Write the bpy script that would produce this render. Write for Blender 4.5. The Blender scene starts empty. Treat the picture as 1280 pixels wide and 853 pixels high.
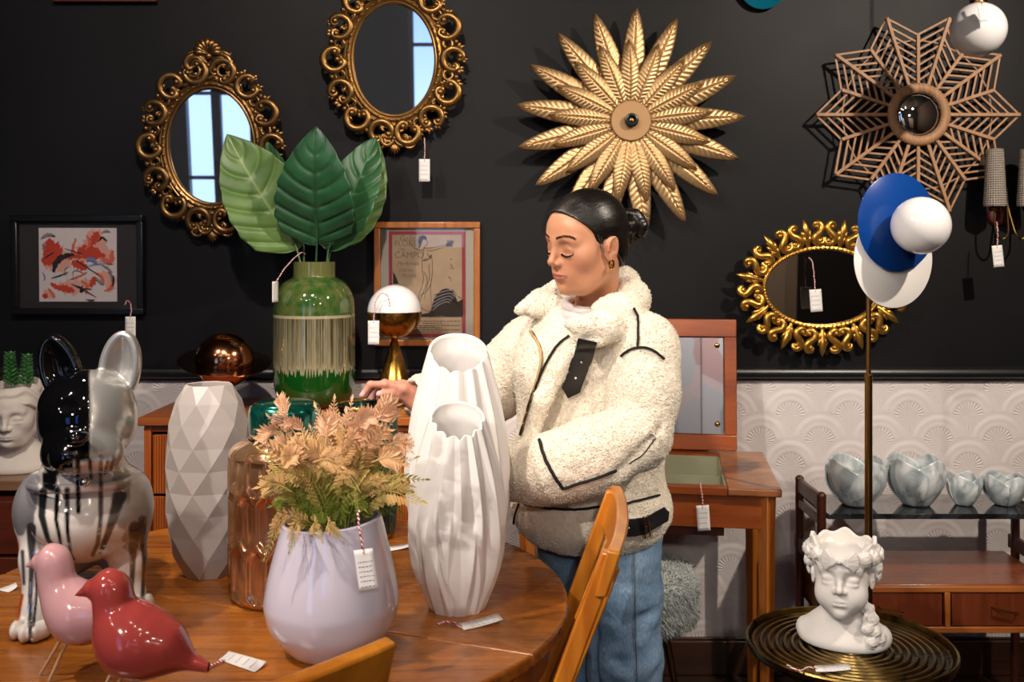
import bpy, bmesh, math, random
import numpy as np
from mathutils import Vector, Matrix, Euler
from mathutils.bvhtree import BVHTree
R = math.radians; PI = math.pi; TAU = 2*PI
SC = bpy.context.scene; COL = SC.collection
FPX = 1280*35/36.0; HC = 1.41; HOR = 318.0     # lens in pixels, eye height, row of the horizon
RNG = np.random.default_rng(7)
random.seed(7)

def P(px, py, Y):
    """point of the room that lies at depth Y on the sight line measured in the photograph"""
    return Vector(((px-640)*Y/FPX, Y, HC-(py-HOR)*Y/FPX))
def hx(s, a=1.0):
    s = s.lstrip('#'); c = [int(s[i:i+2], 16)/255 for i in (0, 2, 4)]
    return tuple([(x/12.92 if x <= .04045 else ((x+.055)/1.055)**2.4) for x in c]+[a])

# ------------------------------------------------------------------ materials
class E:
    """a shader socket with arithmetic"""
    def __init__(s, nt, sock): s.nt, s.s = nt, sock
    def _m(s, op, *a, clamp=False):
        n = s.nt.nodes.new('ShaderNodeMath'); n.operation = op; n.use_clamp = clamp
        for i, v in enumerate((s,)+a):
            if isinstance(v, E): s.nt.links.new(v.s, n.inputs[i])
            else: n.inputs[i].default_value = float(v)
        return E(s.nt, n.outputs[0])
    def __add__(s, o): return s._m('ADD', o)
    __radd__ = __add__
    def __sub__(s, o): return s._m('SUBTRACT', o)
    def __rsub__(s, o): return (s*-1)+o
    def __mul__(s, o): return s._m('MULTIPLY', o)
    __rmul__ = __mul__
    def __truediv__(s, o): return s._m('DIVIDE', o)
    def f(s, op, *a, **k): return s._m(op, *a, **k)

class Mat:
    def __init__(s, name, col=(.8, .8, .8, 1), rough=.5, metal=0., **kw):
        s.m = bpy.data.materials.new(name); s.m.use_nodes = True
        s.nt = s.m.node_tree; s.N = s.nt.nodes; s.L = s.nt.links
        s.b = s.N['Principled BSDF']
        if isinstance(col, str): col = hx(col)
        s.set('Base Color', col); s.set('Roughness', rough); s.set('Metallic', metal)
        names = dict(coat='Coat Weight', coatr='Coat Roughness', trans='Transmission Weight', ior='IOR', spec='Specular IOR Level',
                     sheen='Sheen Weight', sheenr='Sheen Roughness', sss='Subsurface Weight', alpha='Alpha', emis='Emission Color', emis_s='Emission Strength',
                     sheent='Sheen Tint')
        for k, v in kw.items():
            if k == 'sssr': s.b.inputs['Subsurface Radius'].default_value = v; continue
            if k == 'ssss': s.b.inputs['Subsurface Scale'].default_value = v; continue
            s.set(names[k], v)
        s.m.diffuse_color = col if not isinstance(col, E) else (.5, .5, .5, 1)
        s._c = None
    def set(s, n, v):
        i = s.b.inputs[n]
        if isinstance(v, E): s.L.new(v.s, i)
        elif isinstance(v, bpy.types.NodeSocket): s.L.new(v, i)
        else: i.default_value = hx(v) if isinstance(v, str) else v
    def coord(s, kind='Object', scale=(1, 1, 1), rot=(0, 0, 0), loc=(0, 0, 0)):
        t = s.N.new('ShaderNodeTexCoord'); m = s.N.new('ShaderNodeMapping')
        m.inputs['Scale'].default_value = scale; m.inputs['Rotation'].default_value = rot; m.inputs['Location'].default_value = loc
        s.L.new(t.outputs[kind], m.inputs[0]); return m.outputs[0]
    def xyz(s, v=None):
        n = s.N.new('ShaderNodeSeparateXYZ'); s.L.new(v if v is not None else s.coord(), n.inputs[0])
        return [E(s.nt, o) for o in n.outputs]
    def noise(s, v=None, scale=5., detail=4, rough=.5, dist=0., out='Fac'):
        n = s.N.new('ShaderNodeTexNoise'); s.L.new(v if v is not None else s.coord(), n.inputs['Vector'])
        n.inputs['Scale'].default_value = scale; n.inputs['Detail'].default_value = detail
        n.inputs['Roughness'].default_value = rough; n.inputs['Distortion'].default_value = dist
        return E(s.nt, n.outputs[out])
    def voro(s, v=None, scale=5., feat='F1', out='Distance', rnd=1.):
        n = s.N.new('ShaderNodeTexVoronoi'); n.feature = feat; s.L.new(v if v is not None else s.coord(), n.inputs['Vector'])
        n.inputs['Scale'].default_value = scale; n.inputs['Randomness'].default_value = rnd
        return E(s.nt, n.outputs[out])
    def wave(s, v=None, scale=5., dist=0., dscale=1., detail=2, kind='BANDS', axis='X'):
        n = s.N.new('ShaderNodeTexWave'); n.wave_type = kind; n.bands_direction = axis
        s.L.new(v if v is not None else s.coord(), n.inputs['Vector']); n.inputs['Scale'].default_value = scale
        n.inputs['Distortion'].default_value = dist; n.inputs['Detail Scale'].default_value = dscale; n.inputs['Detail'].default_value = detail
        return E(s.nt, n.outputs['Fac'])
    def ramp(s, fac, stops, interp='LINEAR'):
        n = s.N.new('ShaderNodeValToRGB'); n.color_ramp.interpolation = interp
        el = n.color_ramp.elements
        while len(el) < len(stops): el.new(.5)
        for e, (p, c) in zip(el, stops):
            e.position = p; e.color = hx(c) if isinstance(c, str) else (c if len(c) == 4 else (*c, 1))
        s.L.new(fac.s, n.inputs[0]); return E(s.nt, n.outputs[0])
    def mix(s, fac, a, b, mode='MIX'):
        n = s.N.new('ShaderNodeMix'); n.data_type = 'RGBA'; n.blend_type = mode
        for i, v in ((0, fac), (6, a), (7, b)):
            if isinstance(v, E): s.L.new(v.s, n.inputs[i])
            else: n.inputs[i].default_value = hx(v) if isinstance(v, str) else v
        return E(s.nt, n.outputs[2])
    def attr(s, name, out='Color'):
        n = s.N.new('ShaderNodeAttribute'); n.attribute_name = name; return E(s.nt, n.outputs[out])
    def bump(s, h, strength=.5, dist=.01):
        n = s.N.new('ShaderNodeBump'); n.inputs['Strength'].default_value = strength; n.inputs['Distance'].default_value = dist
        s.L.new(h.s, n.inputs['Height'])
        if s._c: s.L.new(s._c, n.inputs['Normal'])
        s._c = n.outputs[0]; s.L.new(s._c, s.b.inputs['Normal']); return s

def plain(name, col, rough=.5, metal=0., nb=None, **kw):
    m = Mat(name, col, rough, metal, **kw)
    if nb: m.bump(m.noise(scale=nb[0], detail=3), nb[1], nb[2])
    return m.m

def wood(name, dark, light, grain='X', scale=1., rough=.38, coat=.15, fine=1.):
    m = Mat(name, light, rough, coat=coat, coatr=.2)
    st = {'X': (.09, 1, 1), 'Y': (1, .09, 1), 'Z': (1, 1, .09)}[grain]
    v = m.coord(scale=tuple(a*scale for a in st))
    w = m.noise(v, scale=7, detail=4, rough=.55, dist=1.2)
    rings = m.wave(v, scale=9, dist=7, dscale=1.2, detail=3, axis={'X': 'Y', 'Y': 'X', 'Z': 'X'}[grain])
    fin = m.noise(v, scale=90*fine, detail=3, rough=.6)
    f = w*.62+rings*.07+fin*.31
    m.set('Base Color', m.ramp(f, [(.3, dark), (.68, light)]))
    m.set('Roughness', fin*.2+(rough-.1))
    m.bump(fin, .12, .002)
    return m.m

# ------------------------------------------------------------------ mesh building
class MB:
    def __init__(s): s.v = []; s.f = []; s.mi = []; s.n = 0; s.m = 0
    def add(s, v, f, mi=None):
        v = np.asarray(v, dtype=np.float32).reshape(-1, 3); s.v.append(v)
        b = s.n; s.f.extend([tuple(int(i)+b for i in q) for q in f]); s.mi.extend([s.m if mi is None else mi]*len(f)); s.n += len(v)
        return s
    def box(s, c, d, M=None, mi=None):
        c = Vector(c); v = []
        for z in (-.5, .5):
            for y in (-.5, .5):
                for x in (-.5, .5):
                    p = Vector((x*d[0], y*d[1], z*d[2]))
                    if M is not None: p = M @ p
                    v.append(p+c)
        return s.add(v, [(0, 2, 3, 1), (4, 5, 7, 6), (0, 1, 5, 4), (2, 6, 7, 3), (0, 4, 6, 2), (1, 3, 7, 5)], mi)
    def prism(s, poly, d, M=None, c=(0, 0, 0), mi=None):
        """poly in local xz, extruded along y from 0 to d (M, c place it)"""
        n = len(poly); v = [Vector((x, 0, z)) for x, z in poly]+[Vector((x, d, z)) for x, z in poly]
        if M is not None: v = [M @ p for p in v]
        c = Vector(c); v = [p+c for p in v]
        f = [tuple(range(n)), tuple(range(2*n-1, n-1, -1))]+[(i, i+n, (i+1) % n+n, (i+1) % n) for i in range(n)]
        return s.add(v, f, mi)
    def beam(s, a, b, w, t, up=(0, 0, 1), mi=None):
        a, b = Vector(a), Vector(b); z = (b-a).normalized(); u = Vector(up)
        x = u.cross(z)
        if x.length < 1e-5: x = Vector((1, 0, 0))
        x.normalize(); y = z.cross(x)
        M = Matrix((x, y, z)).transposed()
        return s.box((a+b)/2, (w, t, (b-a).length), M, mi)
    def tube(s, pts, r, n=10, closed=False, cap=True, flat=1., up=None, mi=None):
        pts = [Vector(p) for p in pts]; m = len(pts)
        rr = [r]*m if isinstance(r, (int, float)) else list(r)
        V = []; prev = None
        for i, p in enumerate(pts):
            if closed: t = pts[(i+1) % m]-pts[i-1]
            else: t = pts[min(i+1, m-1)]-pts[max(i-1, 0)]
            t = t.normalized() if t.length > 1e-9 else Vector((0, 0, 1))
            if up is not None: a = Vector(up)-t*t.dot(Vector(up))
            elif prev is None:
                a = Vector((0, 0, 1)) if abs(t.z) < .9 else Vector((1, 0, 0)); a = a-t*a.dot(t)
            else: a = prev-t*prev.dot(t)
            if a.length < 1e-6: a = Vector((1, 0, 0))-t*t.x
            a.normalize(); prev = a; b = t.cross(a)
            for k in range(n):
                an = TAU*k/n; V.append(p+a*(math.cos(an)*rr[i]*flat)+b*(math.sin(an)*rr[i]))
        F = []
        for i in range(m if closed else m-1):
            j = (i+1) % m
            F += [(i*n+k, i*n+(k+1) % n, j*n+(k+1) % n, j*n+k) for k in range(n)]
        if cap and not closed: F += [tuple(range(n-1, -1, -1)), tuple((m-1)*n+k for k in range(n))]
        return s.add(V, F, mi)
    def lathe(s, prof, n=48, c=(0, 0, 0), M=None, mi=None, rfn=None, cap=True):
        """prof: (r,z) list from bottom outside up (and back down inside)"""
        V = []; an = [TAU*k/n for k in range(n)]; c = Vector(c)
        for r, z in prof:
            for a in an:
                q = r if rfn is None else rfn(r, a, z)
                p = Vector((q*math.cos(a), q*math.sin(a), z))
                V.append((M @ p if M is not None else p)+c)
        F = []
        for i in range(len(prof)-1):
            F += [(i*n+k, i*n+(k+1) % n, (i+1)*n+(k+1) % n, (i+1)*n+k) for k in range(n)]
        if cap: F += [tuple(range(n-1, -1, -1)), tuple((len(prof)-1)*n+k for k in range(n))]
        return s.add(V, F, mi)
    def ball(s, c, r, n=20, M=None, mi=None):
        r = (r, r, r) if isinstance(r, (int, float)) else r
        S = Matrix.Diagonal(r); M2 = (M @ S) if M is not None else S
        pr = [(math.sin(PI*i/n*.9999+1e-4), -math.cos(PI*i/n*.9999+1e-4)) for i in range(n+1)]
        return s.lathe(pr, n*2 if n < 16 else int(n*1.6), c, M2, mi)
    def grid(s, fn, nu, nv, closeu=False, mi=None):
        V = [fn(i/(nu if closeu else nu-1), j/(nv-1)) for j in range(nv) for i in range(nu)]
        F = []
        for j in range(nv-1):
            for i in range(nu if closeu else nu-1):
                k = (i+1) % nu; F.append((j*nu+i, j*nu+k, (j+1)*nu+k, (j+1)*nu+i))
        return s.add(V, F, mi)
    def verts(s): return np.concatenate(s.v) if s.v else np.zeros((0, 3))

def wloc(o):
    v = Vector((0, 0, 0))
    while o is not None: v += o.location; o = o.parent
    return v

def obj(name, mb, mat, parent=None, loc=None, rot=None, world=False, smooth=35, bevel=0., bseg=2, solid=0., soff=-1, sub=0, fast=None, norm=True):
    me = bpy.data.meshes.new(name)
    if isinstance(mb, MB): V, F, mi = mb.verts(), mb.f, mb.mi
    else: V, F = mb; mi = None
    o = bpy.data.objects.new(name, me); COL.objects.link(o)
    if parent is not None: o.parent = parent
    if loc is not None: o.location = loc
    if rot is not None: o.rotation_euler = rot
    V = np.array(V, dtype=np.float64)
    if world: V = V-np.array(wloc(o))
    me.from_pydata(V.tolist() if not isinstance(F, np.ndarray) else V, [], F if not isinstance(F, np.ndarray) else F)
    mats = mat if isinstance(mat, (list, tuple)) else [mat]
    for m in mats: me.materials.append(m)
    if mi and len(mats) > 1: me.polygons.foreach_set('material_index', mi)
    if norm and len(me.polygons) < 40000:
        b = bmesh.new(); b.from_mesh(me); bmesh.ops.recalc_face_normals(b, faces=b.faces); b.to_mesh(me); b.free()
    if smooth:
        me.polygons.foreach_set('use_smooth', [True]*len(me.polygons))
        if smooth < 180: me.set_sharp_from_angle(angle=R(smooth))
    if solid: d = o.modifiers.new('s', 'SOLIDIFY'); d.thickness = solid; d.offset = soff
    if bevel:
        d = o.modifiers.new('b', 'BEVEL'); d.width = bevel; d.segments = bseg; d.limit_method = 'ANGLE'; d.angle_limit = R(35)
    if sub: d = o.modifiers.new('u', 'SUBSURF'); d.levels = sub; d.render_levels = sub
    me.update()
    return o
def tag(o, label, cat=None, group=None, kind=None):
    if label: o['label'] = label
    if cat: o['category'] = cat
    if group: o['group'] = group
    if kind: o['kind'] = kind
    return o
def thing(name, label, cat, loc=(0, 0, 0), rot=0, group=None):
    o = bpy.data.objects.new(name, None); COL.objects.link(o); o.location = loc
    o.rotation_euler = rot if isinstance(rot, (tuple, list)) else (0, 0, rot)
    o.empty_display_size = .05
    return tag(o, label, cat, group)
def struct(name, mb, mat, **k):
    o = obj(name, mb, mat, **k); o['kind'] = 'structure'; return o
def copytree(o, parent=None, label=None, loc=None, rot=None):
    c = o.copy(); COL.objects.link(c)
    if parent is not None: c.parent = parent
    for ch in list(o.children): copytree(ch, c)
    if label: c['label'] = label
    if loc is not None: c.location = loc
    if rot is not None: c.rotation_euler = rot
    return c
def Rz(a): return Matrix.Rotation(a, 3, 'Z')
def Rx(a): return Matrix.Rotation(a, 3, 'X')
def Ry(a): return Matrix.Rotation(a, 3, 'Y')
def spline(pts, n):
    """Catmull-Rom through pts"""
    p = [Vector(q) for q in pts]; p = [p[0]*2-p[1]]+p+[p[-1]*2-p[-2]]; out = []; m = len(p)-3
    for i in range(n):
        t = i/(n-1)*m; k = min(int(t), m-1); u = t-k; a, b, c, d = p[k:k+4]
        out.append(.5*((2*b)+(c-a)*u+(2*a-5*b+4*c-d)*u*u+(3*b-a-3*c+d)*u**3))
    return out
def interp1(pts, n):
    """smooth profile through (r,z)"""
    return [(q.x, q.y) for q in spline([(a, b, 0) for a, b in pts], n)]

# ------------------------------------------------------------------ implicit surfaces (one continuous skin)
class G:
    def __init__(s, lo, hi, h):
        s.lo = np.array(lo, float); s.h = h
        n = np.ceil((np.array(hi)-s.lo)/h).astype(int)+1
        s.X = (s.lo[0]+h*np.arange(n[0]))[:, None, None].astype(np.float32)
        s.Y = (s.lo[1]+h*np.arange(n[1]))[None, :, None].astype(np.float32)
        s.Z = (s.lo[2]+h*np.arange(n[2]))[None, None, :].astype(np.float32)
        s.F = np.full(n, 10., np.float32)
    def sph(s, c, r): return np.sqrt((s.X-c[0])**2+(s.Y-c[1])**2+(s.Z-c[2])**2)-r
    def loc(s, c, M):
        x, y, z = s.X-c[0], s.Y-c[1], s.Z-c[2]
        if M is None: return x, y, z
        M = np.array(M)  # columns are the local axes
        return [x*float(M[0][i])+y*float(M[1][i])+z*float(M[2][i]) for i in range(3)]
    def ell(s, c, r, M=None):
        x, y, z = s.loc(c, M)
        k0 = np.sqrt((x/r[0])**2+(y/r[1])**2+(z/r[2])**2); k1 = np.sqrt((x/r[0]**2)**2+(y/r[1]**2)**2+(z/r[2]**2)**2)+1e-6
        return k0*(k0-1)/k1
    def box(s, c, b, r=0., M=None):
        x, y, z = s.loc(c, M); qx, qy, qz = np.abs(x)-(b[0]-r), np.abs(y)-(b[1]-r), np.abs(z)-(b[2]-r)
        return np.sqrt(np.maximum(qx, 0)**2+np.maximum(qy, 0)**2+np.maximum(qz, 0)**2)+np.minimum(np.maximum(qx, np.maximum(qy, qz)), 0)-r
    def cap(s, a, b, ra, rb=None):
        rb = ra if rb is None else rb; a = np.array(a, float); b = np.array(b, float); d = b-a; L = max(d@d, 1e-12)
        t = np.clip(((s.X-a[0])*d[0]+(s.Y-a[1])*d[1]+(s.Z-a[2])*d[2])/L, 0, 1)
        return np.sqrt((s.X-a[0]-t*d[0])**2+(s.Y-a[1]-t*d[1])**2+(s.Z-a[2]-t*d[2])**2)-(ra+(rb-ra)*t)
    def path(s, pts, rr, k=0.):
        f = None
        rr = [rr]*len(pts) if isinstance(rr, (int, float)) else rr
        for i in range(len(pts)-1):
            g = s.cap(pts[i], pts[i+1], rr[i], rr[i+1]); f = g if f is None else (np.minimum(f, g) if k == 0 else smin(f, g, k))
        return f
    def add(s, f, k=0.): s.F = np.minimum(s.F, f) if k == 0 else smin(s.F, f, k)
    def cut(s, f, k=0.): s.F = np.maximum(s.F, -f) if k == 0 else -smin(-s.F, f, k)
    def net(s, relax=1):
        F = np.broadcast_to(s.F, s.F.shape); nx, ny, nz = F.shape
        I = F < 0
        c = [I[a:nx-1+a, b:ny-1+b, d:nz-1+d] for a in (0, 1) for b in (0, 1) for d in (0, 1)]
        anyi = c[0].copy(); alli = c[0].copy()
        for q in c[1:]: anyi |= q; alli &= q
        cells = np.argwhere(anyi & ~alli); idx = -np.ones((nx-1, ny-1, nz-1), np.int64)
        idx[tuple(cells.T)] = np.arange(len(cells))
        val = np.stack([F[cells[:, 0]+a, cells[:, 1]+b, cells[:, 2]+d] for a in (0, 1) for b in (0, 1) for d in (0, 1)], 1)
        co = np.array([(a, b, d) for a in (0, 1) for b in (0, 1) for d in (0, 1)], float)
        acc = np.zeros((len(cells), 3)); cnt = np.zeros(len(cells))
        for a in range(8):
            for b in range(a+1, 8):
                if abs(co[a]-co[b]).sum() != 1: continue
                va, vb = val[:, a], val[:, b]; m = (va < 0) != (vb < 0)
                t = np.where(m, va/np.where(m, va-vb, 1), 0)
                acc += np.where(m[:, None], co[a]+(co[b]-co[a])*t[:, None], 0); cnt += m
        V = s.lo+s.h*(cells+acc/cnt[:, None])
        Q = []
        for ax in range(3):
            sl = [slice(None)]*3; s0 = list(sl); s1 = list(sl); s0[ax] = slice(0, -1); s1[ax] = slice(1, None)
            A, B = I[tuple(s0)], I[tuple(s1)]; e = np.argwhere(A != B)
            o1, o2 = [(1, 2), (2, 0), (0, 1)][ax]
            ok = (e[:, o1] > 0) & (e[:, o2] > 0) & (e[:, o1] < F.shape[o1]-1) & (e[:, o2] < F.shape[o2]-1); e = e[ok]
            def at(d1, d2):
                q = e.copy(); q[:, o1] -= d1; q[:, o2] -= d2; return idx[tuple(q.T)]
            q = np.stack([at(1, 1), at(0, 1), at(0, 0), at(1, 0)], 1)
            flip = ~A[tuple(e.T)]; q[flip] = q[flip][:, ::-1]; Q.append(q)
        Q = np.concatenate(Q)
        for _ in range(relax):
            S = np.zeros_like(V); C = np.zeros(len(V))
            for a, b in ((0, 1), (1, 2), (2, 3), (3, 0)):
                np.add.at(S, Q[:, a], V[Q[:, b]]); np.add.at(S, Q[:, b], V[Q[:, a]]); np.add.at(C, Q[:, a], 1); np.add.at(C, Q[:, b], 1)
            V = V*.5+.5*S/np.maximum(C, 1)[:, None]
        return V, Q
def smin(a, b, k):
    h = np.clip(.5+.5*(b-a)/k, 0, 1); return b+(a-b)*h-k*h*(1-h)
def vnormals(V, Q):
    n = np.cross(V[Q[:, 2]]-V[Q[:, 0]], V[Q[:, 3]]-V[Q[:, 1]]); N = np.zeros_like(V)
    for i in range(4): np.add.at(N, Q[:, i], n)
    return N/np.maximum(np.linalg.norm(N, axis=1), 1e-12)[:, None]
def vnoise(V, scale, seed=0, octs=3):
    """smooth value noise on points, numpy only"""
    out = np.zeros(len(V)); amp = 1.; tot = 0
    for o in range(octs):
        p = V*scale*(2**o)+seed*17.3+o*5.1; i = np.floor(p).astype(np.int64); f = p-i; f = f*f*(3-2*f)
        def hsh(a, b, c):
            h = (a*374761393+b*668265263+c*2147483647+(seed+o)*1274126177) & 0xffffffff
            h = ((h ^ (h >> 13))*1274126177) & 0xffffffff; return ((h ^ (h >> 16)) & 0xffff)/65535.
        r = 0
        for dx in (0, 1):
            for dy in (0, 1):
                for dz in (0, 1):
                    w = (f[:, 0] if dx else 1-f[:, 0])*(f[:, 1] if dy else 1-f[:, 1])*(f[:, 2] if dz else 1-f[:, 2])
                    r = r+w*hsh(i[:, 0]+dx, i[:, 1]+dy, i[:, 2]+dz)
        out += amp*(r-.5); tot += amp; amp *= .5
    return out/tot
def nobj(name, V, Q, mat, **k):
    k.setdefault('smooth', 180); k.setdefault('norm', False)
    return obj(name, (V, Q), mat, **k)
def colattr(o, name, C):
    """per-vertex paint, C (n,3) linear or (n,)"""
    me = o.data; C = np.asarray(C, np.float32)
    if C.ndim == 1: a = me.attributes.new(name, 'FLOAT', 'POINT'); a.data.foreach_set('value', C)
    else:
        a = me.color_attributes.new(name, 'FLOAT_COLOR', 'POINT'); a.data.foreach_set('color', np.concatenate([C[:, :3], np.ones((len(C), 1))], 1).astype(np.float32).ravel())
def sstep(a, b, x): t = np.clip((x-a)/(b-a), 0, 1); return t*t*(3-2*t)
def to_px(V):
    V = np.asarray(V); return 640+V[:, 0]/V[:, 1]*FPX, HOR+(HC-V[:, 2])/V[:, 1]*FPX
def bvh_of(V, Q): return BVHTree.FromPolygons([Vector(v) for v in V], [tuple(int(i) for i in q) for q in Q])
CAM = Vector((0, 0, HC))
def hit(bvh, px, py):
    d = (P(px, py, 1.)-CAM).normalized(); return bvh.ray_cast(CAM, d)
def on_surface(bvh, pts, n, lift=0.):
    """a seam through measured points, laid onto the surface"""
    out = []; nor = []
    for q in spline([(a, b, 0) for a, b in pts], n):
        h = hit(bvh, q.x, q.y)
        if h[0] is not None: out.append(h[0]+h[1]*lift); nor.append(h[1])
    return out, nor
# ------------------------------------------------------------------ a human head as one implicit surface; face towards -Y, metres
def head_field(g, lids='closed', child=False, ears=True, neck=True, mouth=1.):
    g.add(g.ell((0, .008, .034), (.074, .087, .082)))
    g.add(g.ell((0, -.018, -.022), (.064, .070, .078)), .03)
    g.add(g.ell((0, -.030, -.060), (.050, .050, .044)), .028)
    if child:
        g.add(g.sph((0, -.066, -.086), .018), .022)
        for s in (-1, 1): g.add(g.sph((s*.034, -.050, -.045), .030), .025)
    else:
        g.add(g.ell((0, -.070, -.090), (.018, .0155, .015)), .022)
        for s in (-1, 1):
            g.add(g.sph((s*.043, -.050, -.016), .020), .03)
            g.add(g.cap((s*.052, .0, -.055), (s*.030, -.045, -.088), .012, .014), .03)
    g.add(g.ell((0, -.060, .040), (.048, .026, .034)), .03)
    for s in (-1, 1):
        g.add(g.path([(s*.010, -.083, .019), (s*.026, -.0805, .0260), (s*.046, -.068, .021)], [.0045, .0055, .005]), .016)
        g.cut(g.ell((s*.031, -.100, .006), (.019, .019, .013)), .014)
        g.add(g.ell((s*.0305, -.0705, .001), (.0165, .0135, .0125)), .005)
        g.cut(g.path([(s*.017, -.0865, .0095), (s*.030, -.0880, .0125), (s*.044, -.0785, .0075)], .0012), .003)
        z = -.0065
        g.cut(g.path([(s*.016, -.0830, z+.002), (s*.023, -.0862, z-.0015), (s*.032, -.0865, z-.003), (s*.041, -.0815, z-.0015), (s*.047, -.0745, z+.001)], .0011), .002)
        g.add(g.ell((s*.031, -.0755, -.0125), (.014, .008, .0045)), .006)
    g.add(g.path([(0, -.083, .022), (0, -.0880, .006), (0, -.0955, -.010), (0, -.1015, -.0225)], [.0080, .0068, .0072, .0080]), .012)
    g.add(g.sph((0, -.1025, -.0245), .0085), .006)
    for s in (-1, 1):
        g.add(g.ell((s*.0118, -.0905, -.0290), (.0066, .0095, .0066)), .007)
        g.cut(g.ell((s*.0060, -.0950, -.0365), (.0030, .0042, .0030)), .003)
    g.add(g.cap((0, -.094, -.032), (0, -.086, -.040), .0040, .0045), .006)
    # mouth
    g.add(g.ell((0, -.064, -.0560), (.034, .0235, .025)), .018)
    g.cut(g.cap((0, -.0945, -.041), (0, -.0930, -.048), .0018), .005)
    m = mouth
    for s in (-1, 1):
        g.add(g.path([(s*.0250*m, -.0775, -.0556), (s*.014*m, -.0868, -.0553), (s*.0050, -.0902, -.0536), (0, -.0898, -.0545)], [.0015, .0030, .0036, .0034]), .006)
        g.add(g.path([(s*.0225*m, -.0785, -.0590), (s*.012*m, -.0860, -.0632), (0, -.0884, -.0642)], [.0020, .0040, .0047]), .006)
        g.cut(g.path([(s*.0265*m, -.0800, -.0550), (s*.013*m, -.0908, -.0588), (0, -.0945, -.0586)], [.0010, .0008, .0008]), .0025)
    g.cut(g.ell((0, -.0905, -.0755), (.015, .0065, .0045)), .010)
    if ears:
        for s in (-1, 1):
            M = np.array(Matrix.Rotation(s*R(-18), 3, 'Z') @ Matrix.Rotation(R(-12), 3, 'X')); ec = np.array((0, .004, -.006)); q = lambda x, y, z: (s*x, ec[1]+y*.84, ec[2]+z*.84)
            g.add(g.ell(q(.0765, .0, 0), (.0072, .0148, .0255), M), .006)
            g.cut(g.ell(q(.0850, -.003, .002), (.0062, .0085, .0155), M), .004)
            T = [(q(.0800+.002*math.sin(R(-75+k*22)), .0035+.0155*math.cos(R(-75+k*22)-.25), .0285*math.sin(R(-75+k*22)))) for k in range(13)]
            g.add(g.path(T, .0024), .003)
            g.add(g.cap(q(.0795, -.011, -.004), q(.0785, -.012, .006), .0028), .004)
            g.cut(g.path([q(.0825, .006, .018), q(.0835, .011, .004), q(.082, .007, -.010)], .0018), .003)
            g.add(g.ell(q(.0755, -.005, -.0275), (.0042, .0062, .0070)), .005)
    if neck: g.add(g.cap((0, .022, -.05), (0, .045, -.20), .050, .054), .03)
# ================================================================== materials in common
M_BRASS = plain('brass', '#b58d4a', .22, 1.0)
M_BRASSD = plain('aged_brass', '#7d6238', .3, 1.0, nb=(60, .1, .001))
M_STEEL = plain('steel', '#c9c9c9', .2, 1.0)
M_WHITE = plain('opal_glass', '#f1eff0', .06, 0, coat=.6, coatr=.03)
M_PAPER = plain('tag_paper', '#e9e6e4', .7)
M_INK = plain('tag_ink', '#6f6f86', .8)
def string_mat():
    m = Mat('red_white_string', '#b23a44', .8)
    w = m.wave(m.coord(scale=(1, 1, 1)), scale=75, axis='DIAGONAL')
    m.set('Base Color', m.ramp(w, [(.45, '#b02a3a'), (.55, '#ece0dc')])); return m.m
M_STRING = string_mat()
M_BLACKLEATHER = plain('black_leather', '#17171a', .33, nb=(220, .25, .001))
TEAK = ('#7a3413', '#b5622a')
M_TEAKX = wood('teak_x', '#7c3a15', '#b96a2c', 'X'); M_TEAKY = wood('teak_y', '#7c3a15', '#b96a2c', 'Y'); M_TEAKZ = wood('teak_z', '#8a3f14', '#bd6426', 'Z')

# ================================================================== the room
YW = 3.35
def wall_black():
    m = Mat('black_wall_paint', '#1c1c1f', .55, spec=.22)
    n1 = m.noise(scale=1.7, detail=5, rough=.6); n2 = m.noise(scale=160, detail=2)
    v = m.coord(scale=(1, 1, 1)); w1 = m.wave(v, scale=120, axis='X'); w2 = m.wave(v, scale=120, axis='Z')
    spk = m.voro(scale=3.3, rnd=1.0).f('LESS_THAN', .012)
    scuff = m.noise(m.coord(scale=(9, 1, 1.1)), scale=3.5, detail=6, rough=.75).f('GREATER_THAN', .735)*.10
    base = m.ramp(n1, [(.3, '#0a0a0d'), (.7, '#101014')])
    base = m.mix(scuff, base, '#8d8d90')
    m.set('Base Color', m.mix(spk, base, '#d8d8dc')); m.set('Roughness', n1*.2+.42)
    m.bump((w1+w2)*.5+n2*.8, .16, .001); return m.m
def wallpaper():
    m = Mat('embossed_wallpaper', '#d9d2d0', .62)
    x, y, z = m.xyz(); a, d, r = .1, .0865, .104
    def cand(jz):          # jz: row number E, returns dist/r, angle ratio
        odd = (jz*.5).f('FRACT')*2          # 0 or 1
        u = x/(2*a)+odd*.5+.31
        dx = ((u+.5).f('FRACT')-.5)*(2*a)
        dz = z-jz*d
        rr = (dx*dx+dz*dz).f('SQRT')
        return rr/r, dz.f('ARCTAN2', dx)
    j0 = (z/d).f('FLOOR')
    t2, a2 = cand(j0-1); t1, a1 = cand(j0); t3, a3 = cand(j0+1)
    s2 = t2.f('LESS_THAN', 1.); s1 = t1.f('LESS_THAN', 1.)
    def sel(s, p, q): return s*p+(1-s)*q
    t = sel(s2, t2, sel(s1, t1, t3)); an = sel(s2, a2, sel(s1, a1, a3))
    ring = ((t-.45)*(TAU*4.2)).f('SINE')*.5+.5
    ring2 = ((t-.45)*(TAU*1.4)).f('SINE')*.5+.5
    ray = (an*26).f('SINE')*.5+.5
    inner = t.f('LESS_THAN', .47)
    h = sel(inner, ray*.7*(t*2), ring*.35+ring2*.9)
    n = m.noise(scale=140, detail=3)
    m.set('Base Color', m.ramp(m.noise(scale=2.2, detail=4), [(.3, '#cfc7c5'), (.7, '#ddd6d4')]))
    m.bump(h+n*.12, .85, .0032); return m.m
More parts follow.
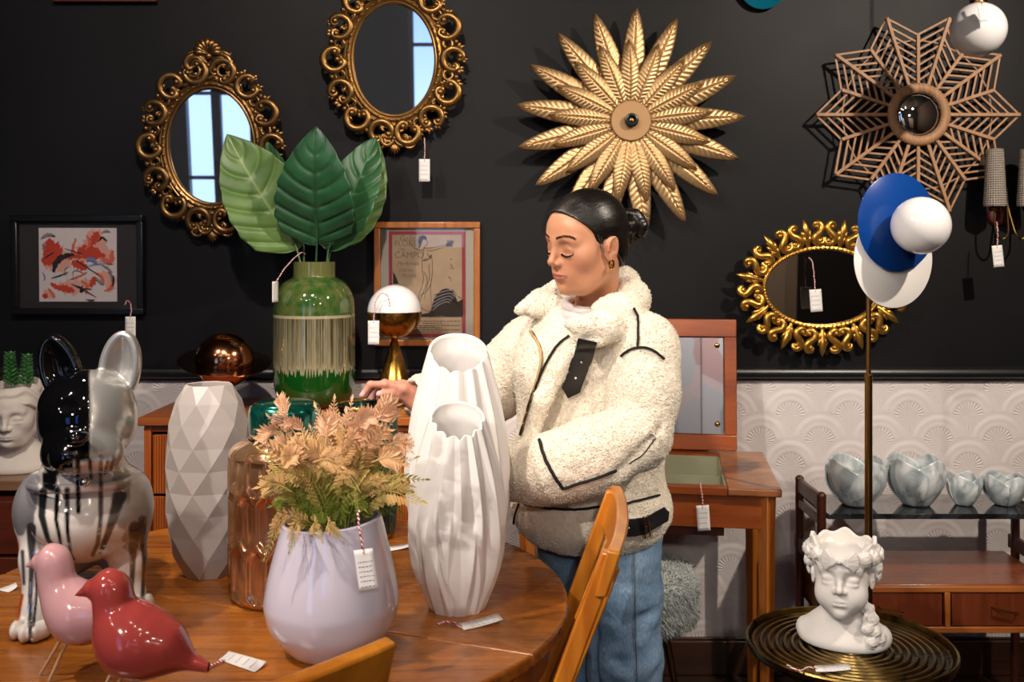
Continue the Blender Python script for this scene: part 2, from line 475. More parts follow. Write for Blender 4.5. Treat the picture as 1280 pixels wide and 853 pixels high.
def floor_mat():
    m = Mat('dark_floorboards', '#2c1710', .35, coat=.2)
    v = m.coord(scale=(1, 1, 1)); x, y, z = m.xyz(v)
    brd = (y/.12).f('FLOOR'); gap = (y/.12).f('FRACT').f('LESS_THAN', .03)
    g = m.noise(m.coord(scale=(.12, 1, 1)), scale=22, detail=5)
    tone = (brd*12.9898).f('SINE').f('MULTIPLY', 437.5).f('FRACT')
    c = m.ramp(g*.7+tone*.3, [(.25, '#160b07'), (.75, '#3a2015')])
    m.set('Base Color', m.mix(gap, c, '#050302')); m.bump(g-gap*1.5, .3, .003); return m.m
X0, X1, Y0, ZC = -3.9, 3.5, -3.1, 3.6
M_WB = wall_black(); M_WP = wallpaper()
M_DARKPL = plain('dark_plaster', '#2a2725', .8, nb=(9, .2, .01)); M_WARMPL = plain('warm_plaster', '#6b5648', .8, nb=(9, .2, .01))
M_CEIL = plain('ceiling_paint', '#4d4843', .85, nb=(6, .2, .01))
mb = MB(); mb.box(((X0+X1)/2, YW+.06, (ZC+.985)/2), (X1-X0+.3, .12, ZC-.985)); struct('wall_back', mb, M_WB, smooth=0)
mb = MB(); mb.box(((X0+X1)/2, YW+.065, .4925), (X1-X0+.3, .122, .985)); struct('wall_back_lower', mb, M_WP, smooth=0)
mb = MB(); mb.box(((X0+X1)/2, (Y0+YW)/2, -.05), (X1-X0+.3, YW-Y0+.3, .1)); struct('floor', mb, floor_mat(), smooth=0)
mb = MB(); mb.box(((X0+X1)/2, (Y0+YW)/2, ZC+.05), (X1-X0+.3, YW-Y0+.3, .1)); struct('ceiling', mb, M_CEIL, smooth=0)
mb = MB(); mb.box((X0-.06, (Y0+YW)/2, ZC/2), (.12, YW-Y0+.3, ZC)); struct('wall_left', mb, M_DARKPL, smooth=0)
mb = MB(); mb.box((X1+.06, (Y0+YW)/2, ZC/2), (.12, YW-Y0+.3, ZC)); struct('wall_right', mb, M_WARMPL, smooth=0)
# street-side wall behind the camera, with its two openings
wins = [(-3.2, -2.2, .35, 2.75), (-1.0, -.42, 1.2, 3.0)]
mb = MB(); t = .12; yc = Y0-.06
xs = sorted({X0, X1} | {w[0] for w in wins} | {w[1] for w in wins})
for a, b in zip(xs[:-1], xs[1:]):
    w = [q for q in wins if q[0] <= a and b <= q[1]]
    if w:
        z0, z1 = w[0][2:]; mb.box(((a+b)/2, yc, z0/2), (b-a, t, z0)); mb.box(((a+b)/2, yc, (z1+ZC)/2), (b-a, t, ZC-z1))
    else: mb.box(((a+b)/2, yc, ZC/2), (b-a, t, ZC))
struct('wall_front', mb, M_DARKPL, smooth=0)
M_WFRAME = plain('dark_window_frame', '#1e2126', .4)
def glass_thin():
    m = bpy.data.materials.new('window_glass'); m.use_nodes = True; nt = m.node_tree; N = nt.nodes; N.clear()
    o = N.new('ShaderNodeOutputMaterial'); mx = N.new('ShaderNodeMixShader'); tr = N.new('ShaderNodeBsdfTransparent'); gl = N.new('ShaderNodeBsdfGlossy'); fr = N.new('ShaderNodeFresnel')
    gl.inputs['Roughness'].default_value = .02; fr.inputs[0].default_value = 1.45
    nt.links.new(fr.outputs[0], mx.inputs[0]); nt.links.new(tr.outputs[0], mx.inputs[1]); nt.links.new(gl.outputs[0], mx.inputs[2]); nt.links.new(mx.outputs[0], o.inputs[0]); return m
M_THIN = glass_thin()
for i, (a, b, z0, z1) in enumerate(wins):
    t_ = thing('window_%d' % (i+1), 'dark framed shop window to the street behind the camera', 'window', ((a+b)/2, yc, z0)); t_['kind'] = 'structure'; del t_['category']
    f = MB(); w = b-a; h = z1-z0
    for x in (-w/2+.025, w/2-.025): f.box((x, 0, h/2), (.05, .09, h))
    for z in (.025, h-.025): f.box((0, 0, z), (w, .09, .05))
    for x in ((-w/6, w/5) if i == 0 else ()): f.box((x, 0, h/2), (.09, .06, h))
    for z in ((h*.36, h*.7) if i == 0 else (h*.72,)): f.box((0, 0, z), (w, .05, .035))
    obj('window_frame', f, M_WFRAME, t_, smooth=0)
    g = MB(); g.box((0, 0, h/2), (w-.09, .004, h-.09)); obj('pane', g, M_THIN, t_, smooth=0)
# dado rail and plinth
mb = MB(); prof = [(0, -.016), (-.010, -.014), (-.014, -.006), (-.022, -.002), (-.024, .008), (-.017, .014), (-.015, .024), (-.007, .029), (0, .030)]
v = []
for x in (X0, X1): v += [(x, YW+a, 1.0+b) for a, b in prof]
n = len(prof); mb.add(v, [(i, i+1, n+i+1, n+i) for i in range(n-1)])
struct('trim_1', mb, plain('black_dado', '#161618', .32), smooth=40)
mb = MB(); mb.box(((X0+X1)/2, YW-.011, .058), (X1-X0, .02, .115)); mb.box(((X0+X1)/2, YW-.006, .119), (X1-X0, .010, .010))
struct('baseboard_back', mb, wood('dark_plinth', '#23110a', '#40210f', 'X'), smooth=0, bevel=.004)

# ================================================================== camera, daylight and lamps
cd = bpy.data.cameras.new('camera'); co = bpy.data.objects.new('camera', cd); COL.objects.link(co)
co.location = CAM; co.rotation_euler = (R(90), 0, 0); cd.lens = 35; cd.sensor_width = 36; cd.shift_y = -(426.5-HOR)/1280; cd.clip_start = .05
cd.dof.use_dof = True; cd.dof.focus_distance = 2.2; cd.dof.aperture_fstop = 7.1
SC.camera = co
w = bpy.data.worlds.new('daylight'); SC.world = w; w.use_nodes = True; nt = w.node_tree; N = nt.nodes
tc = N.new('ShaderNodeTexCoord'); sp = N.new('ShaderNodeSeparateXYZ'); nt.links.new(tc.outputs['Generated'], sp.inputs[0])
rp = N.new('ShaderNodeValToRGB'); nt.links.new(sp.outputs[2], rp.inputs[0])
el = rp.color_ramp.elements; el[0].position = -.02; el[0].color = (.55, .72, 1, 1); el[1].position = .22; el[1].color = (.06, .25, .85, 1)
nt.links.new(rp.outputs[0], N['Background'].inputs[0]); N['Background'].inputs[1].default_value = 2.1
def lamp(name, kind, loc, energy, col, aim=None, **k):
    l = bpy.data.lights.new(name, kind); l.energy = energy; l.color = col
    for a, b in k.items(): setattr(l, a, b)
    o = bpy.data.objects.new(name, l); COL.objects.link(o); o.location = loc
    if aim is not None: o.rotation_euler = (Vector(loc)-Vector(aim)).to_track_quat('Z', 'Y').to_euler()
    return o
WARM = (1., .84, .68)
lamp('ceiling_spot_left', 'SPOT', (-1.45, .95, 2.95), 165, (1., .88, .77), (.05, 2.3, 1.05), spot_size=R(62), spot_blend=.7, shadow_soft_size=.035)
lamp('ceiling_spot_right', 'SPOT', (1.9, 1.25, 2.85), 200, (1., .86, .72), (.9, 3.0, 1.6), spot_size=R(80), spot_blend=.8, shadow_soft_size=.03)
lamp('ceiling_spot_middle', 'SPOT', (-.35, .3, 3.3), 210, (1., .87, .76), (-1.1, 3.3, 1.35), spot_size=R(70), spot_blend=.9, shadow_soft_size=.04)
lamp('ceiling_spot_table', 'SPOT', (-1.2, 2.55, 3.2), 60, WARM, (-.2, 1.9, .75), spot_size=R(50), spot_blend=.6, shadow_soft_size=.03)
for i, (x, y) in enumerate([(-2.6, -.6), (-.9, -1.2), (.7, -.9), (2.4, -1.3), (.2, .1), (-1.7, .5), (1.2, -.2)]):
    lamp('ceiling_bulb', 'POINT', (x, y, 3.1), 8, WARM, shadow_soft_size=.035)
SC.view_settings.view_transform = 'Standard'; SC.view_settings.look = 'None'; SC.view_settings.gamma = 1.; SC.view_settings.use_curve_mapping = False
SC.view_settings.exposure = .22
SC.cycles.max_bounces = 8; SC.cycles.transparent_max_bounces = 8; SC.cycles.caustics_reflective = False; SC.cycles.caustics_refractive = False
SC.cycles.use_denoising = True; SC.cycles.sample_clamp_indirect = 6

lamp('front_fill_spot', 'SPOT', (-1.55, -1.2, 2.85), 190, (1., .90, .79), (.28, 2.4, .85), spot_size=R(34), spot_blend=.8, shadow_soft_size=.035)  # added fill from the camera side for jacket and chair
# door, screen and lamps added behind the camera to brighten the mirrors
mb = MB(); mb.box((2.35, Y0+.02, 1.05), (.85, .04, 2.1)); d_ = struct('added_door', mb, plain('beige_door', '#b59c86', .5), bevel=.004)  # made-up pale door, put in to lighten the sunburst mirror's reflection
for z in (.55, 1.5):
    mb = MB(); mb.box((2.35, Y0+.045, z), (.62, .012, .75)); obj('door_panel', mb, plain('beige_door_panel', '#c4ac96', .5), d_, bevel=.004)
mb = MB(); mb.ball((2.02, Y0+.075, 1.02), .028, 12); obj('door_knob', mb, M_BRASS, d_)
t = thing('added_screen', 'pale pink and white geometric screen showing in the dressing table mirror', 'screen', (.12, -2.45, 0))  # invented screen that gives the dressing table mirror something bright
def tri():
    m = Mat('geometric_print', '#e4dde0', .6); c = m.voro(m.coord(scale=(1, 1, .8)), scale=3.2, out='Color'); x, y, z = [E(m.nt, o) for o in (lambda n: (m.L.new(c.s, n.inputs[0]), n.outputs)[1])(m.N.new('ShaderNodeSeparateXYZ'))]
    m.set('Base Color', m.ramp(x, [(.0, '#b9bcc6'), (.35, '#dcdade'), (.6, '#ecd9d8'), (.85, '#d8b3b1')], 'CONSTANT')); return m.m
M_TRI = tri()
for k, x in enumerate((-.37, 0, .37)):
    mb = MB(); mb.box((x, .03*(-1)**k, 1.0), (.37, .02, 1.8), Rz(R(9*(-1)**k))); obj('screen_panel', mb, M_TRI, t, smooth=0)
    for sx in (-.17, .17): mb = MB(); mb.box((x+sx, .03*(-1)**k, .05), (.02, .02, .10)); obj('foot', mb, M_BRASSD, t, smooth=0)
lamp('rear_fill_spot', 'SPOT', (.3, -1.2, 3.0), 120, (1., .93, .88), (.12, -2.45, 1.2), spot_size=R(60), spot_blend=.7, shadow_soft_size=.05)  # added lamp that brightens the screen for its reflection

lamp('rear_fill_light', 'POINT', (2.0, -1.9, 2.4), 30, WARM, shadow_soft_size=.05)  # added fill that lightens the door seen in the sunburst mirror

lamp('low_fill_spot', 'SPOT', (.15, -1.1, 2.0), 55, (1., .90, .80), (.30, 2.4, .75), spot_size=R(34), spot_blend=.9, shadow_soft_size=.06)  # added weak front fill for lower jacket, jeans and chair
# ================================================================== round teak table
TC = Vector((-.48, 1.93, 0)); TR = .588; TZ = .75
def seat_mat(): pass
M_TABLE = wood('honey_teak_top', '#713a14', '#b06a22', 'X', scale=.9, rough=.28, coat=.35)
t = thing('round_table', 'round honey brown wooden dining table carrying the vases, dog and birds', 'table', TC)
sa, sb = Vector((-.109+.48, 1.70-1.93)), Vector((.034+.48, 1.645-1.93)); sd = (sb-sa).normalized(); sn = Vector((-sd.y, sd.x))
def half(sign):
    pts = []
    for k in range(360):
        p = Vector((math.cos(TAU*k/360), math.sin(TAU*k/360)))*TR
        if (p-sa).dot(sn)*sign > .0013: pts.append(p)
    # order along the arc
    base = sn*sign; pts.sort(key=lambda p: math.atan2(p.x*base.y-p.y*base.x, p.dot(base)))
    def cross(p, q):
        a, b = (p-sa).dot(sn), (q-sa).dot(sn); return p
    # close with the seam: project ends on it
    e0, e1 = pts[0], pts[-1]
    f0 = sa+sd*(e0-sa).dot(sd)+sn*.0013*sign; f1 = sa+sd*(e1-sa).dot(sd)+sn*.0013*sign
    L = [f0]+pts+[f1]; v = [(p.x, p.y, z) for z in (TZ-.026, TZ) for p in L]; n = len(L)
    m = MB(); m.add(v, [tuple(range(n)), tuple(range(n, 2*n))]+[(i, (i+1) % n, n+(i+1) % n, n+i) for i in range(n)])
    return m
for s in (1, -1): obj('tabletop', half(s), M_TABLE, t, bevel=.006, bseg=3, smooth=40)
mb = MB(); mb.lathe([(.535, TZ-.095), (.555, TZ-.095), (.555, TZ-.0265), (.535, TZ-.0265)], 96); mb.lathe([(0.001, TZ-.03), (.535, TZ-.03)], 64, cap=False)
obj('apron', mb, M_TEAKX, t)
for a in (58, 130, 230, 300):
    mb = MB(); c, s_ = math.cos(R(a)), math.sin(R(a)); mb.tube([(c*.44, s_*.44, TZ-.03), (c*.47, s_*.47, 0)], [.03, .019], 14); obj('leg', mb, M_TEAKZ, t)

# ================================================================== dining chairs (slatted back)
M_CH = wood('golden_beech', '#a4540f', '#d98a2a', 'Z', rough=.32, coat=.3)
def chair(label, loc, rot):
    """local: back along y at x=0 (top), seat towards -x"""
    c = thing('dining_chair', label, 'chair', loc, rot, 'slat backed wooden dining chairs at the round table')
    top = .93; lean = .36; hw = .205
    def bx(z): return -(top-z)*lean if z > .45 else -(top-.45)*lean+(.45-z)*.12
    for s in (-1, 1):
        m = MB(); zs = [0, .2, .45, .5, .6, .7, .8, .9, top+.005]
        pts = [(bx(z)+(.0 if z > .4 else 0), z) for z in zs]
        pr = [(x-.015, z) for x, z in pts]+[(x+.016, z) for x, z in reversed(pts)]
        m.prism(pr, .022, c=(0, s*hw-.011, 0)); obj('rear_post', m, M_CH, c, bevel=.004, smooth=40)
    # curved top rail, bowed away from the sitter
    m = MB(); n = 15; V = []
    for i in range(n):
        u = i/(n-1)*2-1; y = u*(hw+.022); bow = .014*(1-u*u)
        for dx, dz in ((-.011, -.045), (.009, -.045), (.014, .028), (-.008, .032)):
            V.append((bow+dx+.004-(.0 if dz > 0 else .018), y, top-.02+dz))
    F = [(i*4+k, i*4+(k+1) % 4, i*4+4+(k+1) % 4, i*4+4+k) for i in range(n-1) for k in range(4)]+[(0, 1, 2, 3), tuple((n-1)*4+k for k in range(4))]
    m.add(V, F); obj('top_rail', m, M_CH, c, bevel=.004, smooth=50)
    for y in (-.07, .07):
        m = MB(); m.beam((bx(.50)+.012, y, .50), (bx(.87)+.024, y, .87), .03, .012, up=(0, 1, 0)); obj('back_slat', m, M_CH, c, bevel=.003, smooth=40)
    m = MB(); m.beam((bx(.50), -hw, .50), (bx(.50), hw, .50), .035, .018, up=(0, 0, 1)); obj('lower_rail', m, M_CH, c, bevel=.003, smooth=40)
    m = MB(); xb = bx(.45)
    m.grid(lambda u, v: (xb+.01-.42*v, (u-.5)*(.40+.03*v), .452-.012*math.sin(PI*u)*math.sin(PI*v)), 14, 14)
    obj('seat', m, M_CH, c, solid=.022, soff=-1, smooth=60)
    for s in (-1, 1):
        m = MB(); m.tube([(xb-.38, s*.19, .435), (xb-.40, s*.20, 0)], [.019, .013], 12); obj('leg', m, M_CH, c)
        m = MB(); m.beam((xb-.38, s*.19, .40), (xb, s*.195, .40), .035, .018); obj('seat_rail', m, M_CH, c, bevel=.003, smooth=40)
    m = MB(); m.beam((xb-.38, -.19, .40), (xb-.38, .19, .40), .035, .018); obj('front_rail', m, M_CH, c, bevel=.003, smooth=40)
    return c
chair('golden wooden dining chair beside the woman, seen edge on from its back side', (.180, 1.80, 0), R(-6.5))
a = -R(45)
chair('wooden dining chair at the bottom edge, only its top rail in view', (-.312, 1.06, 0), a)

# ================================================================== teak sideboard against the wall
def reeded():
    m = Mat('reeded_teak', '#a8571e', .35, coat=.15)
    v = m.coord(scale=(1, 1, .06)); x, y, z = m.xyz()
    r = ((x*(TAU/.0075)).f('SINE')*.5+.5); n = m.noise(v, scale=30, detail=4)
    m.set('Base Color', m.ramp(n*.6+r*.4, [(.25, '#7a330d'), (.75, '#c46a28')])); m.bump(r, .5, .002); return m.m
M_REED = reeded()
SBL, SBR, SBY, SBZ = -1.091, -.18, 2.90, .934
t = thing('sideboard', 'orange teak chest of drawers holding the green vase behind the table', 'sideboard', ((SBL+SBR)/2, 3.10, 0))
hw = (SBR-SBL)/2
mb = MB(); mb.box((0, 0, SBZ-.0125), (2*hw, .40, .025)); obj('top', mb, M_TEAKX, t, bevel=.003, smooth=40)
mb = MB(); z0 = .14
for s in (-1, 1): mb.box((s*(hw-.022), .005, (z0+SBZ-.026)/2), (.02, .375, SBZ-.026-z0))
mb.box((0, .19, (z0+SBZ-.026)/2), (2*hw-.06, .01, SBZ-.03-z0)); mb.box((0, .005, z0+.01), (2*hw-.064, .36, .02)); mb.box((0, .0, SBZ-.036), (2*hw-.064, .36, .018))
obj('body', mb, M_TEAKZ, t, bevel=.002, smooth=40)
nd = 4; dh = (SBZ-.05-z0-.02)/nd
for k in range(nd):
    for s in (-1, 1):
        mb = MB(); mb.box((s*(hw-.034)/2, -.172, z0+.02+dh*(k+.5)), (hw-.042, .02, dh-.008)); d = obj('drawer', mb, M_REED, t, bevel=.002, smooth=40)
        kb = MB(); kb.lathe([(.004, 0), (.004, .01), (.011, .014), (.011, .018), (.006, .021)], 16, (s*(hw-.034)/2, -.182, z0+.02+dh*(k+.5)), Rx(R(90))); obj('knob', kb, M_BRASSD, d)
for sx in (-1, 1):
    for sy in (-1, 1):
        mb = MB(); mb.tube([(sx*(hw-.05), sy*.15, z0), (sx*(hw-.035), sy*.165, 0)], [.02, .013], 12); obj('leg', mb, M_TEAKZ, t)

# ================================================================== lower cabinet on the far left
t = thing('cabinet', 'low brown wooden cabinet at the left edge holding the classical bust', 'cabinet', (-1.66, 3.10, 0))
M_CABT = wood('pale_top', '#6b4a35', '#9b7355', 'X'); M_CABD = wood('dark_teak', '#3c150a', '#6e2f17', 'X')
mb = MB(); mb.box((0, 0, .735), (.68, .40, .03)); obj('top', mb, M_CABT, t, bevel=.003)
mb = MB(); mb.box((0, .01, .45), (.66, .37, .50)); obj('body', mb, M_CABD, t, bevel=.003)
for k in range(3):
    mb = MB(); mb.box((0, -.183, .61-.165*k), (.63, .018, .155)); d = obj('drawer', mb, M_CABD, t, bevel=.003)
    kb = MB(); kb.ball((0, -.20, .61-.165*k), .012, 10); obj('knob', kb, M_BRASSD, d)
for sx in (-1, 1):
    for sy in (-1, 1): mb = MB(); mb.tube([(sx*.29, sy*.15, .21), (sx*.31, sy*.165, 0)], [.02, .013], 12); obj('leg', mb, M_CABD, t)

# ================================================================== dressing table with flip-up mirror
DZ = .77; da = math.atan2(.153, .988)
M_DK = wood('dresser_teak', '#7a3210', '#b05c22', 'X', rough=.35); M_DKT = wood('dresser_top', '#8e5230', '#c58a5c', 'X', rough=.3, coat=.3); M_DKZ = wood('dresser_leg', '#8a4514', '#c0762b', 'Z')
C0 = Vector((.733, 2.70, 0)); W_, D_ = .74, .53
t = thing('dressing_table', 'teak dressing table with open compartment and raised mirror behind the woman', 'dressing table', C0, -da)
# local: x to the left is negative (0 = right front corner), y to the back
ox0, ox1, oy0, oy1 = -.60, -.145, .040, .46        # opening for the compartment
mb = MB()
def slab(x0, x1, y0, y1, z0=DZ-.022, z1=DZ): mb.box(((x0+x1)/2, (y0+y1)/2, (z0+z1)/2), (x1-x0, y1-y0, z1-z0))
slab(ox1, 0, 0, D_); obj('top_panel', mb, M_DKT, t, bevel=.005, bseg=3)
mb = MB(); slab(-W_, ox0, 0, D_); obj('top_panel', mb, M_DKT, t, bevel=.005, bseg=3)
mb = MB(); slab(ox0, ox1, .004, oy0, DZ-.022, DZ-.001); obj('top_rail', mb, M_DK, t, bevel=.001)
mb = MB(); slab(ox0, ox1, oy1, D_, DZ-.022, DZ-.001); obj('top_rail', mb, M_DK, t, bevel=.001)
mb = MB()
slab(-W_+.02, -.02, .02, .038, DZ-.115, DZ-.0225); slab(-W_+.02, -.02, D_-.03, D_-.012, DZ-.115, DZ-.0225)
slab(-.038, -.02, .038, D_-.03, DZ-.115, DZ-.0225); slab(-W_+.02, -W_+.038, .038, D_-.03, DZ-.115, DZ-.0225)
obj('apron', mb, M_DK, t, bevel=.002)
M_TRAY = plain('pale_green_lining', '#a8a98c', .35)
mb = MB(); b0 = DZ-.10
mb.box(((ox0+ox1)/2, (oy0+oy1)/2, b0), (ox1-ox0, oy1-oy0, .006))
for x in (ox0+.003, ox1-.003): mb.box((x, (oy0+oy1)/2, (b0+DZ)/2-.003), (.006, oy1-oy0, DZ-b0-.004))
for y in (oy0+.003, oy1-.003): mb.box(((ox0+ox1)/2, y, (b0+DZ)/2-.003), (ox1-ox0, .006, DZ-b0-.004))
mb.box(((ox0+ox1)/2, (oy0+oy1)/2+.06, b0+.035), (ox1-ox0-.01, .006, .06)); mb.box((-.36, oy0+.13, b0+.035), (.006, .25, .06))
obj('compartment', mb, M_TRAY, t, bevel=.001)
mb = MB(); mb.box((-.30, .25, DZ-.135), (.30, .34, .038)); obj('drawer_box', mb, M_CABD, t, bevel=.002)
for (x, y) in ((-.038, .032), (-.038, D_-.045), (-W_+.038, .032), (-W_+.038, D_-.045)):
    mb = MB(); mb.tube([(x, y, DZ-.0225), (x, y, 0)], [.026, .017], 4); M = obj('leg', mb, M_DKZ, t, bevel=.003)
# flap with mirror, hinged along the back of the opening
fx1 = -.085; fx0 = -.56; fy = D_-.02; fz = DZ+.004; fh = .424
mb = MB(); tk = .02
def fbar(x0, x1, z0, z1): mb.box(((x0+x1)/2, fy, (z0+z1)/2), (x1-x0, tk, z1-z0))
fbar(fx0, fx1, fz, fz+.05); fbar(fx0, fx1, fz+fh-.058, fz+fh); fbar(fx1-.040, fx1, fz+.05, fz+fh-.058); fbar(fx0, fx0+.040, fz+.05, fz+fh-.058)
fr = obj('mirror_flap', mb, M_DK, t, bevel=.003)
fr.location = (0, fy, fz); fr.rotation_euler = (R(-5), 0, 0)
for v in fr.data.vertices: v.co -= Vector((0, fy, fz))
def mirror_mat(name, col='#d9dde2', rough=.02, spots=0.):
    m = Mat(name, col, rough, 1.0)
    if spots:
        n = m.noise(scale=9, detail=6, rough=.7); m.set('Roughness', n*spots+rough)
    return m.m
M_MIRROR = mirror_mat('mirror_silver', '#e3e6ea')
mb = MB(); mb.box(((fx0+fx1)/2, fy-.004, fz+(fh-.008)/2), (fx1-fx0-.082, .006, fh-.11)); o = obj('mirror_glass', mb, M_MIRROR, fr, bevel=.002); o.location = (0, -fy, -fz)
for x in (fx1-.062, fx0+.062):
    for z in (fz+.085, fz+fh-.085):
        k = MB(); k.lathe([(.0075, 0), (.009, .004), (.006, .009), (.0015, .011)], 16, (x, fy-.007, z), Rx(R(90))); o = obj('mirror_clip', k, M_BRASS, fr); o.location = (0, -fy, -fz)
k = MB(); k.lathe([(.006, 0), (.007, .005), (.003, .01)], 14, (-.29, fy-.007, fz+.24), Rx(R(90)))

# ================================================================== fluffy stool
def tufts(name, V, N, n_each, length, width, mat, parent, lean=.6, seed=1, jit=.4, down=0., root=0.):
    """spindle shaped curls and fibres standing on points V with normals N, one mesh of closed little bodies"""
    rg = np.random.default_rng(seed); n = len(V)
    d = N+rg.normal(size=(n, 3))*jit; d[:, 2] -= down; d /= np.linalg.norm(d, axis=1)[:, None]
    s = np.cross(d, rg.normal(size=(n, 3))); s /= np.linalg.norm(s, axis=1)[:, None]; u = np.cross(d, s)
    L = length*(.6+.8*rg.random(n))[:, None]; wd = width*(.7+.6*rg.random(n))[:, None]
    bend = s*rg.normal(size=(n, 1))*lean*.3; bend[:, 2] -= down*.4
    b = V-N*root; c = b+d*L*.5+bend*L*.3; tp = b+d*L+bend*L
    k3 = [c+s*wd, c+(-.5*s+.866*u)*wd, c+(-.5*s-.866*u)*wd]
    VV = np.stack([b]+k3+[tp], 1).reshape(-1, 3); i = np.arange(n)*5
    T = np.stack([np.stack([i, i+2, i+1], 1), np.stack([i, i+3, i+2], 1), np.stack([i, i+1, i+3], 1), np.stack([i+4, i+1, i+2], 1), np.stack([i+4, i+2, i+3], 1), np.stack([i+4, i+3, i+1], 1)], 1).reshape(-1, 3)
    me = bpy.data.meshes.new(name); o = bpy.data.objects.new(name, me); COL.objects.link(o); o.parent = parent
    VV = VV-np.array(wloc(o))
    me.vertices.add(len(VV)); me.vertices.foreach_set('co', VV.astype(np.float32).ravel())
    me.loops.add(T.size); me.loops.foreach_set('vertex_index', T.ravel().astype(np.int32))
    me.polygons.add(len(T)); me.polygons.foreach_set('loop_start', (np.arange(len(T))*3).astype(np.int32))
    me.polygons.foreach_set('use_smooth', [True]*len(T))
    me.materials.append(mat); me.update(calc_edges=True); o['kind'] = 'stuff'
    return o
def scatter(V, Q, n, seed=0, keep=None):
    rg = np.random.default_rng(seed); a = V[Q[:, 0]]; b = V[Q[:, 1]]; c = V[Q[:, 2]]; d = V[Q[:, 3]]
    A = np.linalg.norm(np.cross(c-a, d-b), axis=1); A = A if keep is None else A*keep(V[Q].mean(1))
    k = rg.choice(len(Q), n, p=A/A.sum()); u, v = rg.random(n)[:, None], rg.random(n)[:, None]
    p = (a[k]*(1-u)+b[k]*u)*(1-v)+(d[k]*(1-u)+c[k]*u)*v
    N = vnormals(V, Q); nn = N[Q[k]].mean(1); nn /= np.linalg.norm(nn, axis=1)[:, None]
    return p, nn
t = thing('fluffy_stool', 'round stool with fluffy pale grey fur seat and brass legs by the dressing table', 'stool', (.325, 2.80, 0))
c = np.array((.325, 2.80, .0)); g = G(c+(-.24, -.24, .34), c+(.24, .24, .62), .012)
g.add(g.box(c+(0, 0, .50), (.185, .185, .048), .045)*0+np.maximum(np.sqrt((g.X-c[0])**2+(g.Y-c[1])**2)-.165, np.abs(g.Z-.462)-.043)-.015)
V, Q = g.net(2); M_FURG = plain('grey_fur', '#c3cac8', .8, sheen=.3)
s_ = nobj('seat', V, Q, M_FURG, parent=t, world=True)
p, nn = scatter(V, Q, 26000, 3); tufts('fur', p, nn, 1, .024, .0013, M_FURG, s_, down=.45, jit=.3)
for a in (20, 110, 200, 290):
    mb = MB(); ca, sa_ = math.cos(R(a)), math.sin(R(a)); mb.tube([(ca*.10, sa_*.10, .43), (ca*.185, sa_*.185, 0)], [.0125, .008], 12); obj('leg', mb, M_BRASSD, t)

# ================================================================== tea trolley / console on the right
t = thing('serving_trolley', 'dark teak serving trolley with black glass top and two drawers at right', 'trolley', (1.265, 3.07, 0))
M_TR = wood('trolley_teak', '#5a2410', '#8f4a22', 'X', rough=.3, coat=.25); M_TRZ = wood('trolley_post', '#2a0f08', '#4f2012', 'Z'); M_TRL = wood('trolley_edge', '#8a4a1e', '#b56d34', 'X'); M_TRD = wood('trolley_drawer', '#4a1c0c', '#74351a', 'Z')
def mglass():
    m = Mat('black_glass_painted_glints', '#1a1d20', .06, coat=.5)
    n = m.noise(scale=5, detail=6, rough=.65, dist=1.5); m.set('Base Color', m.ramp(n, [(.42, '#121416'), (.58, '#2c3135'), (.72, '#666c70')])); return m.m  # pale clouds in the colour stand for reflections on black glass
TX0, TX1 = -.345, .345; ty0, ty1 = -.12, .125; l0, l1 = -.17, .16
mb = MB(); mb.box((0, (ty0+ty1)/2, .632), (TX1-TX0-.03, ty1-ty0, .016)); obj('glass_top', mb, mglass(), t, bevel=.002)
for sx, x in ((-1, TX0), (1, TX1)):
    for y in (ty0+.01, ty1-.01):
        mb = MB(); mb.tube([(x, y, 0), (x, y, .69)], [.0135, .0135], 14); mb.ball((x, y, .69), .014, 10); p_ = obj('post', mb, M_TRZ, t)
    mb = MB(); mb.beam((x, ty0+.01, .672), (x, ty1-.01, .672), .016, .045); mb.beam((x, ty0, .617), (x, ty1, .617), .016, .03)
    mb.beam((x, l0+.01, .485), (x, l1-.01, .485), .016, .045); obj('side_rail', mb, M_TRZ, t, bevel=.004)
mb = MB(); mb.box((0, (l0+l1)/2, .438), (TX1-TX0-.03, l1-l0, .02)); obj('shelf', mb, M_TR, t, bevel=.003)
mb = MB(); w2 = (TX1-TX0-.03); yf = l0-.004
mb.box((0, yf, .436), (w2, .014, .017)); mb.box((0, yf, .318), (w2, .014, .017))
for x in (-w2/2+.008, 0, w2/2-.008): mb.box((x, yf, .377), (.016, .014, .10))
obj('drawer_frame', mb, M_TRL, t, bevel=.002)
mb = MB(); mb.box((0, l1-.01, .377), (w2, .014, .13)); mb.box((0, (l0+l1)/2, .316), (w2, l1-l0-.01, .010))
for s in (-1, 1): mb.box((s*(w2/2-.006), (l0+l1)/2, .377), (.012, l1-l0-.01, .13))
obj('drawer_case', mb, M_TR, t, bevel=.001)
for s in (-1, 1):
    mb = MB(); mb.box((s*w2/4, yf+.004, .377), (w2/2-.028, .012, .096)); d = obj('drawer', mb, M_TRD, t, bevel=.002)
    hx_ = s*w2/4+(.0 if s > 0 else .0)
    mb = MB(); mb.tube([(hx_-.035, yf-.002, .385), (hx_-.032, yf-.022, .384), (hx_+.032, yf-.022, .370), (hx_+.035, yf-.002, .369)], .0035, 8); obj('handle', mb, M_BRASS, d)

